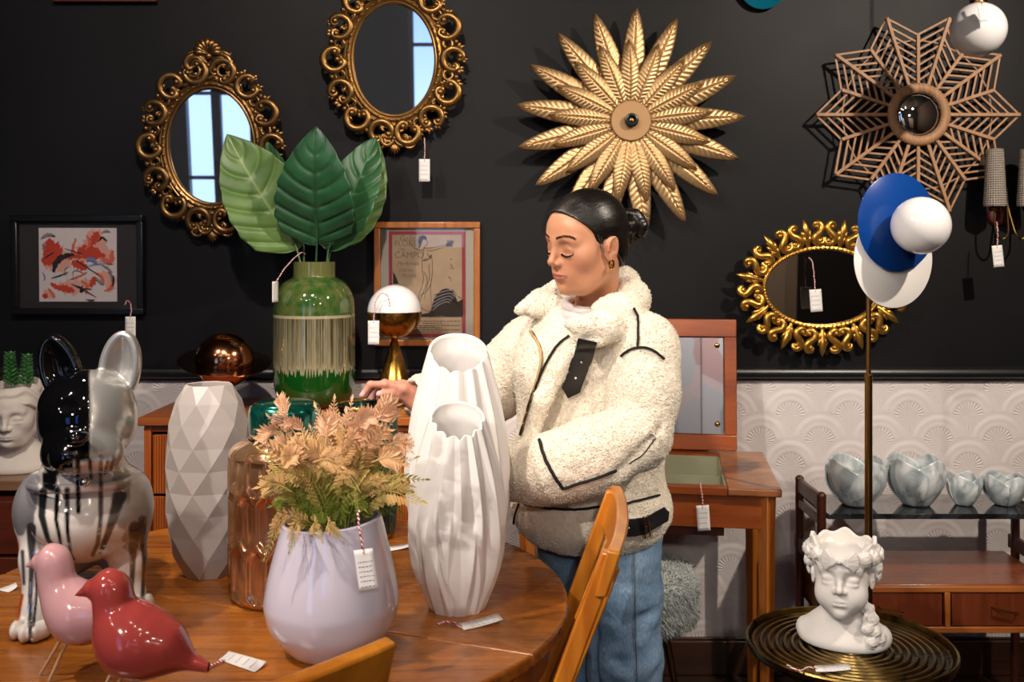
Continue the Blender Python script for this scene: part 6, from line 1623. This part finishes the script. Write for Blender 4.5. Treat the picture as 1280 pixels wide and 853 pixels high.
NJ = vnormals(VJ, QJ); VJ = VJ+NJ*(vnoise(VJ, 9, 11, 3)*.016+vnoise(VJ, 75, 12, 2)*.0045)[:, None]
M_FLC = Mat('cream_fleece', '#eee3d0', .85, sheen=.25); nz = M_FLC.noise(scale=110, detail=3); M_FLC.set('Base Color', M_FLC.ramp(nz, [(.3, '#e6dac5'), (.65, '#f5ecdc')])); M_FLC.bump(nz, .6, .006); M_FLC = M_FLC.m
jacket = nobj('jacket', VJ, QJ, M_FLC, parent=woman, world=True)
JB = bvh_of(VJ, QJ)
p_, n_ = scatter(VJ, QJ, 175000, 21)
tufts('fleece_pile', p_, n_, 1, .0042, .0013, M_FLC, jacket, lean=1.2, seed=9, jit=.9, down=.10, root=.0015)
# seams with their black fleece edging
M_PIPE = plain('black_piping', '#0e0d0e', .8)
def seam(pts, w=.0028, n=50, fuzzy=True, mat=None, name='piping', lift=.004, flat=1.):
    q, nr = on_surface(JB, pts, n, lift)
    q = [q[0]]+[b for a, b in zip(q, q[1:]) if (b-a).length < .05]
    mb = MB(); mb.tube(q, w, 7); o = obj(name, mb, mat or M_PIPE, jacket, world=True)
    if fuzzy:
        P0 = np.array([list(a) for a in q]); k = np.random.default_rng(2).integers(0, len(P0)-1, 420); P1 = P0[k]+(P0[k+1]-P0[k])*np.random.default_rng(3).random(420)[:, None]
        N1 = np.random.default_rng(4).normal(size=(420, 3)); N1[:, 1] -= .8; N1 /= np.linalg.norm(N1, axis=1)[:, None]; tufts('piping_pile', P1, N1, 1, w*1.1, .0010, mat or M_PIPE, o, seed=5)
    return o
seam([(791, 386), (797, 398), (798, 415), (797, 436)]); seam([(777, 446), (786, 439), (800, 435), (815, 438), (829, 449)])
seam([(675, 551), (680, 570), (690, 590), (703, 610)], .0036); seam([(703, 610), (722, 604), (745, 597), (768, 588)], .0030); seam([(786, 580), (806, 566), (820, 548)], .0012, fuzzy=False)
seam([(658, 631), (690, 636), (722, 637), (750, 634), (775, 631)], .0030); seam([(777, 631), (800, 625), (823, 619)], .0026)
seam([(712, 420), (694, 437), (676, 470), (662, 510), (652, 545)], .0030, fuzzy=False)
M_ZIP = plain('beige_zip', '#b99a6c', .5); seam([(664, 415), (676, 436), (676, 460), (664, 500), (653, 540)], .0034, fuzzy=False, mat=M_ZIP, name='zip_tape'); seam([(667, 415), (678, 438), (678, 460), (666, 500), (655, 540)], .0012, fuzzy=False, mat=M_BRASSD, name='zip_teeth')
seam([(650, 630), (644, 652), (648, 672), (655, 688)], .0026, fuzzy=False); seam([(655, 632), (650, 654), (653, 676)], .0020, fuzzy=False, mat=M_PAPER, name='lining_edge')
def strap(pts, hw, name, mat, thick=.0035, taper=True, lift=.009, n=26, square=False):
    q, nr = on_surface(JB, pts, n, lift); nn = sum(nr, Vector()).normalized(); V = []; m_ = len(q)
    # a strap is stiff: it follows the seam's chord
    q = [q[0].lerp(q[-1], i/(m_-1))*.7+q[i]*.3 for i in range(m_)]
    off = max(0, max((a-b).dot(nn) for a, b in zip(on_surface(JB, pts, n, lift)[0], q)));  q = [a+nn*off*.8 for a in q]
    for i in range(m_):
        d = (q[min(i+1, m_-1)]-q[max(i-1, 0)]).normalized(); s_ = d.cross(nn).normalized(); u = i/(m_-1); w_ = hw*(1 if not taper or u < .88 else max(.05, (1-u)/.12))
        V += [q[i]-s_*w_, q[i]+s_*w_]
    mb = MB(); mb.add(V, [(i*2, i*2+1, i*2+3, i*2+2) for i in range(m_-1)]); o = obj(name, mb, mat, jacket, world=True, solid=thick, soff=0, bevel=.0008); return o, q, nn
M_STRAPG = plain('grey_leather', '#3d434b', .38, nb=(200, .3, .001))
o, q, nn = strap([(735, 424), (727, 450), (711, 496)], .0215, 'collar_strap', M_BLACKLEATHER)
for f in (.42, .68):
    a = q[int(f*25)]+nn*.003; mb = MB(); mb.ball(a, .0035, 8); obj('stud', mb, M_STEEL, o, world=True)
o, q, nn = strap([(768, 660), (786, 659), (804, 657)], .0195, 'side_belt', M_BLACKLEATHER, taper=False)
mb = MB(); a = q[10]+nn*.003; mb.ball(a, .0032, 8); obj('stud', mb, M_GOLDJ, o, world=True)
o2, q2, nn2 = strap([(798, 658), (814, 650), (829, 641)], .0165, 'belt_tip', M_BLACKLEATHER, lift=.013)
bcn = q[-1].lerp(q2[2], .5)+nn*.006; dX = (q2[-1]-q[0]).normalized(); dZ = nn.cross(dX).normalized()*-1
mb = MB(); cs = [(-.007, -.024), (.007, -.024), (.007, .024), (-.007, .024)]; mb.tube([bcn+dX*a+dZ*b for a, b in cs], .0016, 8, closed=True); mb.tube([bcn-dX*.007, bcn+dX*.010+nn*.002], .0013, 8); obj('buckle', mb, M_GOLDJ, o, world=True)
mb = MB(); a = q2[5]+nn*.004; mb.ball(a, .0032, 8); obj('stud', mb, M_GOLDJ, o2, world=True)
# ---- roll neck of the sweater
M_KNIT = plain('pale_knit', '#cfc6c4', .8, nb=(300, .5, .002))
nk0 = np.array(toW([(0, .006, -.105)])[0]); nk0 = np.array((.183, 2.325, 1.285)); mb = MB(); ring = []
for k in range(40):
    a = TAU*k/40; ring.append(Vector((.183+.058*math.cos(a), 2.335+.056*math.sin(a), 1.292+.014*math.sin(a))))
mb.tube(ring, .0115, 12, closed=True); mb.tube([p+Vector((0, 0, -.016))+(p-Vector((.183, 2.335, 1.292)))*.12 for p in ring], .013, 12, closed=True); obj('sweater_collar', mb, M_KNIT, woman, world=True)
# ---- jeans
g = G((.02, 2.20, .02), (.42, 2.66, .86), .0075)
g.add(g.ell((.208, 2.395, .78), (.150, .130, .10)))
def leg_(L_, rr): return g.path([tuple(p) for p in L_], rr, .02)
g.add(leg_([(.255, 2.365, .78), (.262, 2.36, .60), (.266, 2.36, .46), (.272, 2.375, .25), (.270, 2.395, .07)], [.100, .092, .088, .086, .090]), .03)
g.add(leg_([(.150, 2.435, .78), (.140, 2.46, .60), (.134, 2.475, .46), (.134, 2.49, .25), (.138, 2.515, .07)], [.090, .080, .074, .076, .082]), .02)
for q in ([(.19, 2.27, .70), (.27, 2.255, .66), (.34, 2.28, .64)], [(.20, 2.27, .50), (.27, 2.262, .47), (.33, 2.28, .49)], [(.19, 2.28, .60), (.26, 2.26, .57), (.35, 2.30, .60)], [(.20, 2.27, .43), (.28, 2.265, .40), (.35, 2.30, .44)]): g.cut(g.path(q, .003, .002), .028)
g.cut(g.path([(.195, 2.30, .72), (.20, 2.32, .4), (.20, 2.36, .05)], .004), .02)
zf = .045; g.F = np.maximum(g.F, zf-g.Z+0*g.X+0*g.Y)
VE, QE = g.net(2); VE = VE+vnormals(VE, QE)*(vnoise(VE*np.array((1, 1, 1.6)), 16, 31, 3)*.016)[:, None]
m = Mat('blue_denim', '#4f6c8c', .75); n1_ = m.noise(scale=5, detail=4, rough=.6); n2_ = m.noise(m.coord(scale=(1, 1, .25)), scale=420, detail=2)
m.set('Base Color', m.ramp(n1_*.55+n2_*.45, [(.30, '#48678a'), (.52, '#7191b0'), (.72, '#a3bace')])); m.bump(n2_, .4, .0015)
jeans = nobj('jeans', VE, QE, m.m, parent=woman, world=True); EB = bvh_of(VE, QE)
M_THR = plain('denim_seam', '#6d7c8c', .8)
q, nr = on_surface(EB, [(792, 693), (794, 740), (795, 800), (797, 850)], 40, .0008); mb = MB(); mb.tube(q, .0022, 6); mb.tube([a+Vector((-.006, 0, 0)) for a in q], .0008, 5); obj('side_seam', mb, M_THR, jeans, world=True)
# ---- shoes
for (x_, y_, sd__) in ((.268, 2.36, 1), (.138, 2.48, -1)):
    g = G((x_-.12, y_-.20, -.002), (x_+.12, y_+.10, .12), .005); d = np.array((-.45, -.89)); t0 = np.array((x_, y_+.01))
    g.add(g.path([(t0[0]+d[0]*u, t0[1]+d[1]*u, h) for u, h in ((-.05, .045), (.03, .045), (.10, .034), (.155, .028))], [.034, .036, .036, .026], .02)); g.add(g.cap((t0[0]-d[0]*.03, t0[1]-d[1]*.03, .05), (t0[0]-d[0]*.03, t0[1]-d[1]*.03, .09), .034), .02)
    g.F = np.maximum(g.F, .002-g.Z+0*g.X+0*g.Y); Vs, Qs = g.net(2); nobj('shoe', Vs, Qs, plain('black_shoe', '#141416', .4), parent=woman, world=True)
# ================================================================== planter busts
M_PLAS = plain('white_plaster', '#e4dfda', .6, nb=(90, .08, .001)); M_PLAS2 = plain('warm_plaster_white', '#d8cfc6', .65, nb=(60, .1, .001))
def rosette(g, c, r, nrm, seed=0):
    c = np.array(c, float); n_ = np.array(nrm, float); n_ /= np.linalg.norm(n_); u = np.cross(n_, (0.01, 0, 1)); u /= np.linalg.norm(u); v = np.cross(n_, u)
    g.add(g.ell(c, (r*.95, r*.95, r*.75)), .004)
    rg = random.Random(seed)
    for ring, k_n, rr in ((.78, 6, .30), (.42, 4, .24)):
        for k in range(k_n):
            a = TAU*k/k_n+rg.random(); p = c+u*math.cos(a)*r*ring+v*math.sin(a)*r*ring+n_*r*(.35 if ring > .5 else .7); t = (-u*math.sin(a)+v*math.cos(a)); g.add(g.path([p-t*r*.38, p+n_*r*.12, p+t*r*.38], r*rr*.55), .0025)
    g.add(g.sph(c+n_*r*.85, r*.17), .002)
def bust(label, name, pos, s, yaw, pit, mat, child, style):
    t = thing(name, label, 'bust', pos, 0, 'white head planters')
    g = G((-.15, -.13, -.215), (.15, .135, .17), .0023)
    head_field(g, child=child, neck=False, mouth=1.12 if not child else 1.0)
    g.add(g.cap((0, .022, -.05), (0, .030, -.14), .042, .046), .03)
    g.add(g.path([(-.095, .03, -.168), (-.04, .022, -.150), (.04, .022, -.150), (.095, .03, -.168)], [.030, .044, .044, .030], .02), .03)
    g.add(g.ell((0, .005, -.185), (.105, .060, .036)), .03)
    zt = .090 if style == 'wreath' else .105
    rim = .0
    if style == 'wreath':
        g.add(np.maximum(g.ell((0, .012, .055), (.088, .098, .20)), np.abs(g.Z-.070)-.034), .02)
        ang = np.arctan2(g.Y-.012, g.X); zr = zt+.006*np.sin(ang*9)+.006*np.sin(ang*4+1)
        g.F = np.maximum(g.F, (g.Z-zr)*.8)
        g.cut(np.maximum(g.ell((0, .012, .07), (.076, .086, .20)), .040-g.Z), .004)
        for k in range(15):
            a = R(-200+k*22.0) if True else 0; a = R(-90)+R((k-7)*21)
            if abs(k-7) < 2: continue
            x, y = .086*math.cos(a), .012+.096*math.sin(a)
            for j, (z_, r_) in enumerate(((.056, .021), (.024, .019), (-.006, .017))):
                if j and abs(k-7) < 4+(j-1): continue
                if j == 2 and y > .06: continue
                rosette(g, (x*(1.0 if j == 0 else .98), y, z_), r_, (x, y-.012, .15*(1-j)*.05), k*3+j)
        # bow of two pleated fans
        for sgn in (-1, 1):
            for k in range(7):
                a = R(-42+k*14); e_ = (sgn*(.008+.036*math.cos(a)), -.094+.010*math.cos(a)*.6, .052+.034*math.sin(a)); g.add(g.path([(sgn*.004, -.098, .052), (sgn*.02, -.103+.002*(k % 2), .052+.014*math.sin(a)), e_], [.004, .0050, .0055]), .0022)
        g.add(g.sph((0, -.103, .052), .0075), .003)
        for (x, y, z_, r_) in ((.062, -.005, -.085, .020), (.070, -.012, -.112, .023), (.078, -.016, -.140, .022), (.064, -.030, -.130, .018), (.092, -.004, -.160, .020), (.074, -.026, -.165, .019)): rosette(g, (x, y, z_), r_, (.45, -1, .25), int(z_*-999))
    else:
        g.F = np.maximum(g.F, (g.Z-.098)*.9+0*g.X+0*g.Y)
        hs = smin(g.ell((0, .014, .040), (.088, .103, .090)), g.ell((0, .055, -.02), (.070, .055, .055)), .02)
        wv = .0042*np.sin(150*(g.Z+.25*np.abs(g.X)+.30*g.Y)+2.2*np.sin(55*g.Y+20*g.X))
        hy_ = [-.14, -.09, -.07, -.05, -.03, -.01, .01, .03, .06, .14]; hz_ = [.075, .062, .046, .034, .020, .004, -.012, -.03, -.06, -.07]
        hl_ = np.interp(g.Y.ravel(), hy_, hz_)[None, :, None].astype(np.float32)
        g.add(np.maximum(hs+wv, (hl_-g.Z)*.8), .003)
        g.add(g.sph((.058, .045, .082), .017), .008); g.add(g.sph((-.058, .045, .082), .017), .008)
        g.cut(np.maximum(g.ell((0, .016, .12), (.070, .080, .16)), .03-g.Z), .003)
    g.F = np.maximum(g.F, -.196-g.Z+0*g.X+0*g.Y)
    V, Q = g.net(1)
    V = V+vnormals(V, Q)*(vnoise(V, 45, 4, 2)*.0012)[:, None]
    M_ = np.array(Matrix.Rotation(yaw, 3, 'Z') @ Matrix.Rotation(pit, 3, 'X')); V = V.copy(); V[:, 2] += .196
    # shoulders stay level, the head alone tilts
    w = sstep(.06, .15, V[:, 2])[:, None]; V = V*(1-w)+((V-(0, 0, .10)) @ np.array(Matrix.Rotation(pit, 3, 'X')).T+(0, 0, .10))*w
    V = (V*s) @ np.array(Matrix.Rotation(yaw, 3, 'Z')).T
    o = nobj('bust_body', V, Q, mat, parent=t)
    return t
bust('white child bust planter crowned with a bow and roses on brass tray', 'planter_bust', ((1053-640)/FPX*2.15, 2.15, .5645), .80, R(-23), R(-3), M_PLAS, True, 'wreath')
tb_ = bust('classical white planter bust at the left edge with leafy sprigs growing from its crown', 'planter_bust', ((19-640)/FPX*3.02, 3.02, .7505), .93, R(10), R(8), M_PLAS2, False, 'waves')
# sprigs in the classical bust
def sprigmat():
    m = Mat('succulent_green', '#2f6a35', .5); m.set('Base Color', m.ramp(m.noise(scale=60, detail=2), [(.3, '#2f6b35'), (.7, '#62a35c')])); return m.m
M_SPR = sprigmat()
for i, (px, top, lab) in enumerate([(12, 440, 'tall leafy green sprig growing left of the other in the bust'), (34, 443, 'slimmer leafy green sprig growing nearest the dog statue ear')]):
    b = P(px+(2 if i == 0 else -2), 500, 3.03); e_ = P(px, top, 3.02); t = thing('leaf_sprig', lab, 'plant', (b.x, b.y, b.z-.004), 0, 'leafy sprigs in the classical bust')
    rg = random.Random(i); mb = MB(); st = MB(); L = (e_-b).length
    for sidx in range(2 if i == 0 else 1):
        off = Vector((rg.uniform(-.012, .012)*(sidx), .01*sidx, 0)); p0 = b+Vector((0, 0, .006))+off; p1 = e_+off+Vector((-.012*sidx, 0, -.02*sidx)); st.tube(spline([p0, (p0+p1)/2+Vector((.004, 0, 0)), p1], 10), .0015, 6)
        nn = 15
        for k in range(nn):
            u = .30+.70*k/nn; c = p0.lerp(p1, u); size = .016*(1-.5*u)+.003
            for j in range(4):
                a = j*PI/2+k*.8; d = Vector((math.cos(a), math.sin(a), .45)).normalized(); s_ = d.cross(Vector((0, 0, 1))).normalized(); q = c+d*size
                M3 = Matrix((d, s_, d.cross(s_))).transposed(); mb.ball(q, (size*.60, size*.38, size*.14), 6, M3)
    obj('stem', st, M_SPR, t, world=True); obj('leaves', mb, M_SPR, t, world=True)['kind'] = 'stuff'

# ================================================================== dried fern bunch in the lilac vase
def fernmat():
    m = Mat('dried_fern', '#b98a68', .7); tip = m.attr('tip', 'Fac'); m.set('Base Color', m.ramp(tip, [(0, '#6f7a22'), (.30, '#a39a48'), (.55, '#cfa56c'), (1, '#e6b591')])); return m.m
M_FERN = fernmat()
bq = thing('fern_bunch', 'bunch of dried peach and olive fern fronds in the glossy lilac vase', 'dried flowers', (w0.x, w0.y, TZ+.20))
def frond(p0, p1, p2, L_leaf, seed, dens=22, hue=0., fan=0.):
    rg = random.Random(seed); sp_ = spline([p0, p1, p2], 30); VV = []; FF = []; tips = []
    def addleaf(c, d, ln, wd, tv, up):
        s_ = d.cross(up).normalized(); k = len(VV); m_ = c+d*ln*.45+up*ln*.06; e_ = c+d*ln
        for q in (c, m_-s_*wd+up*wd*.4, m_-up*wd*.2, m_+s_*wd+up*wd*.4, e_): VV.append(tuple(q)); tips.append(tv)
        FF.extend([(k, k+1, k+2), (k, k+2, k+3), (k+1, k+4, k+2), (k+2, k+4, k+3)])
    upv = Vector((rg.uniform(-.6, .6), -1, rg.uniform(0, .9))).normalized()
    for i in range(dens):
        u = .22+.78*i/dens; k = u*29; a = int(k); c = sp_[a].lerp(sp_[min(a+1, 29)], k-a); t_ = (sp_[min(a+1, 29)]-sp_[a]).normalized(); sd_ = t_.cross(upv).normalized(); env = math.sin(PI*min(1, .15+u*.85))**.7
        for s_ in (-1, 1):
            d = (sd_*s_*(.9)+t_*(.75+.3*u)+Vector((0, 0, -.12))+upv*rg.uniform(-.15, .15)).normalized(); ln = L_leaf*env*rg.uniform(.8, 1.15)
            tv = min(1, max(0, (c.z-(w0.z+.215))*5.2+rg.uniform(-.08, .10)+hue))
            if fan:
                for j in range(5):       # each pinna carries its own small leaflets
                    q = c+d*ln*(.25+.75*j/5)
                    for s2 in (-1, 1): addleaf(q, (d*.8+t_*s2*.8).normalized(), ln*.30*(1-.12*j), ln*.055, tv, upv)
                addleaf(c, d, ln, ln*.035, tv, upv)
            else: addleaf(c, d, ln, ln*.16, tv, upv)
    addleaf(sp_[28], (sp_[29]-sp_[27]).normalized(), L_leaf*.6, L_leaf*.1, min(1, max(0, (sp_[29].z-(w0.z+.215))*5.2+hue)), upv)
    mb = MB(); mb.tube(sp_, [.0013-.0008*i/29 for i in range(30)], 5); n0 = len(VV); V5 = mb.verts(); tips += [min(1, max(0, (v[2]-(w0.z+.215))*5+hue-.1)) for v in V5]; VV += [tuple(v) for v in V5]; FF += [tuple(i+n0 for i in f) for f in mb.f]
    o = obj('frond', (np.array(VV), FF), M_FERN, bq, world=True, smooth=0, norm=False); colattr(o, 'tip', np.array(tips)); return o
mouth_ = Vector((w0.x, w0.y, w0.z+.190))
targets = [(318, 548), (335, 520), (352, 560), (372, 528), (395, 508), (418, 498), (432, 515), (452, 520), (470, 508), (492, 525), (508, 545), (522, 572), (534, 600), (528, 628), (505, 600), (488, 570), (468, 550), (445, 545), (420, 540), (398, 548), (380, 565), (360, 590), (345, 570),
           (330, 600), (355, 622), (410, 575), (435, 580), (460, 590), (485, 610), (500, 640), (402, 600), (375, 610), (450, 620), (425, 615), (345, 645), (388, 535), (440, 500), (478, 535), (515, 615), (405, 522), (322, 560), (362, 545)]
for i, (x, y) in enumerate(targets):
    rg = random.Random(100+i); Y = w0.y+rg.uniform(-.10, .10); tip = P(x, y, Y); b0_ = mouth_+Vector((rg.uniform(-.035, .035), rg.uniform(-.035, .035), rg.uniform(0, .02))); mid = b0_.lerp(tip, .42); mid.z = max(mid.z+.03, w0.z+.262+rg.uniform(0, .02)); mid.y += rg.uniform(-.01, .01)
    frond(b0_, mid, tip, rg.uniform(.020, .034), i, dens=20 if i % 3 else 16, hue=rg.uniform(-.12, .15), fan=1 if i % 3 else 0)
for i in range(26):          # dense olive tuft round the mouth
    rg = random.Random(300+i); a = rg.uniform(0, TAU); r_ = rg.uniform(.03, .10); b0_ = mouth_+Vector((math.cos(a)*.035, math.sin(a)*.035, 0)); tip = mouth_+Vector((math.cos(a)*r_, math.sin(a)*r_*.9, rg.uniform(.035, .095))); frond(b0_, b0_.lerp(tip, .5)+Vector((0, 0, .035)), tip, .022, 300+i, dens=14, hue=-.25, fan=1)
for i in range(34):          # side sprays criss-crossing through the dome
    rg = random.Random(700+i); cx_, cy_ = rg.uniform(345, 505), rg.uniform(525, 632); a = rg.uniform(-.5, PI+.5); L_ = rg.uniform(26, 46); Y = w0.y+rg.uniform(-.11, .03)
    p0_ = P(cx_, cy_, Y); p2_ = P(cx_+math.cos(a)*L_, cy_-math.sin(a)*L_*.8, Y+rg.uniform(-.03, .02)); frond(p0_, p0_.lerp(p2_, .5)+Vector((0, 0, .008)), p2_, rg.uniform(.018, .030), 700+i, dens=12, hue=rg.uniform(-.05, .2), fan=0 if i % 4 else 1)
for i, (x, y, x2, y2) in enumerate([(352, 650, 330, 700), (372, 655, 362, 690), (360, 645, 340, 668), (392, 655, 402, 676), (410, 655, 425, 672)]):
    b0_ = mouth_+Vector((-.03+.01*i, -.05, .03)); frond(b0_, P(x, y, w0.y-.105), P(x2, y2, w0.y-.118), .016, 400+i, dens=14, hue=.35, fan=1)

# ================================================================== price tags
def tag_at(label, px, py, wpx, hpx, Y, hang=None, tilt=0., yaw=0., lines=4):
    k = Y/FPX; p = P(px, py, Y); hg = [tuple(Rz(-yaw) @ ((P(a, b, Y)-p)+Vector((0, dy, 0)))) for a, b, dy in hang] if hang else None
    return price_tag(label, p, (wpx*k, hpx*k), tilt, hg, (0, 0, yaw), lines)
tag_at('white price tag below the abstract painting, hooked on curled string', 163, 396, 13, 27, 3.27, [(164, 388, 0), (163, 380, 0), (159, 376, 0), (156, 381, 0)])
tag_at('white price tag dangling under the top oval mirror', 530.5, 199, 13.5, 28, 3.26, [(531, 190, 0), (531, 182, 0), (530, 172, .01)])
tag_at('white price tag hanging on the cone lamp ball', 467, 401, 14, 30, 3.02, [(468, 390, 0), (470, 376, .0), (477, 367, 0), (485, 371, .0), (487, 384, .0)])
tag_at('white price tag hanging in front of the sunburst mirror glass', 1019, 362, 15, 28, 3.24, [(1018, 350, 0), (1017, 338, .0), (1016, 326, .01), (1013, 322, .02)], tilt=R(4))
tag_at('white price tag hanging from the wall sconce', 1246, 307, 13, 27, 3.20, [(1247, 298, 0), (1247, 288, 0), (1248, 277, .01)], tilt=R(6))
tag_at('white price tag resting against the hanging opal globe', 1227, 5, 12, 22, 2.80, [(1227, 2, 0), (1225, -2, .03)], tilt=R(8))
tag_at('white price tag hanging from the dressing table apron', 878, 632, 16, 32, 2.655, [(878, 622, 0), (877, 612, .01), (878, 606, .03)], tilt=R(4))
tag_at('white handwritten price tag hanging on the glossy lilac vase', 454, 687, 24, 52, 1.535, [(452, 676, 0), (449, 662, .004), (446, 648, .014), (447, 641, .02)], tilt=R(8), lines=6)
tag_at('price tag seen edge on beside the green glazed vase', 344, 352, 14, 26, 3.02, [(352, 340, .01), (361, 326, .04), (369, 316, .085), (373, 318, .10)], yaw=R(72), lines=0)
def flat_tag(label, corners, z, string=None, lines=3):
    pz = lambda x, y, dz=0: Vector(((x-640)/FPX*((HC-z-dz)*FPX/(y-HOR)), (HC-z-dz)*FPX/(y-HOR), z+dz))
    c = [pz(*q) for q in corners]; o_ = sum(c, Vector())/4; t = thing('price_tag', label, 'price tag', o_, 0, 'white price tags on red and white string')
    mb = MB(); nu = 7; V = []
    for j in range(nu):
        for i in range(2):
            u = j/(nu-1); a = c[0].lerp(c[1], u); b = c[3].lerp(c[2], u); q = a.lerp(b, i); V.append(q+Vector((0, 0, .0012+.006*(u**2) if (i+1) else 0)))
    mb.add(V, [(j*2, j*2+1, j*2+3, j*2+2) for j in range(nu-1)]); card = obj('card', mb, M_PAPER, t, world=True, solid=.0006, soff=1, smooth=60)
    if lines:
        mb = MB(); rg = random.Random(int(o_.x*999))
        for k in range(lines):
            v = .2+.6*k/max(1, lines-1); u = .22
            while u < .85:
                l = rg.uniform(.05, .13); f = lambda uu: c[0].lerp(c[1], uu).lerp(c[3].lerp(c[2], uu), v)+Vector((0, 0, .0024+.006*uu**2)); mb.beam(f(u), f(min(u+l, .88)), .0008, .0002); u += l+.04
        obj('handwriting', mb, M_INK, card, world=True, smooth=0)
    if string:
        mb = MB(); p = spline([pz(x, y, .003) for x, y in string], 30); mb.tube(p, .0016, 6); mb.tube([q+Vector((.0015*math.cos(k), .0015*math.sin(k), .001)) for k, q in enumerate(p)], .0012, 5); obj('string_cord', mb, M_STRING, t, world=True)
    return t
flat_tag('white price tag lying on the table at the foot of the smaller pleated vase', [(572, 781), (622, 772), (629, 780), (580, 789)], TZ, [(576, 784), (566, 779), (556, 778), (548, 781)])
flat_tag('white price tag lying on the table beside the red bird tail', [(273, 826), (286, 820), (333, 833), (318, 842)], TZ, [(280, 826), (270, 830), (262, 834), (258, 838)], 4)
flat_tag('small white tag corner peeking from behind the red bird', [(221, 806), (238, 805), (231, 813), (216, 812)], TZ, None, 0)
flat_tag('white price tag on the table at the far left edge by dog paw', [(-6, 738), (20, 733), (22, 738), (10, 742)], TZ, None, 0)
flat_tag('white price tag on the table behind, between green pot and pleated vases', [(482, 684), (515, 683), (515, 687), (486, 690)], TZ, None, 1)
flat_tag('white price tag lying on the rim of the brass tray', [(1018, 833), (1061, 834), (1064, 842), (1020, 841)], .5765, [(1022, 836), (1010, 835), (1000, 839), (991, 836), (984, 832)])
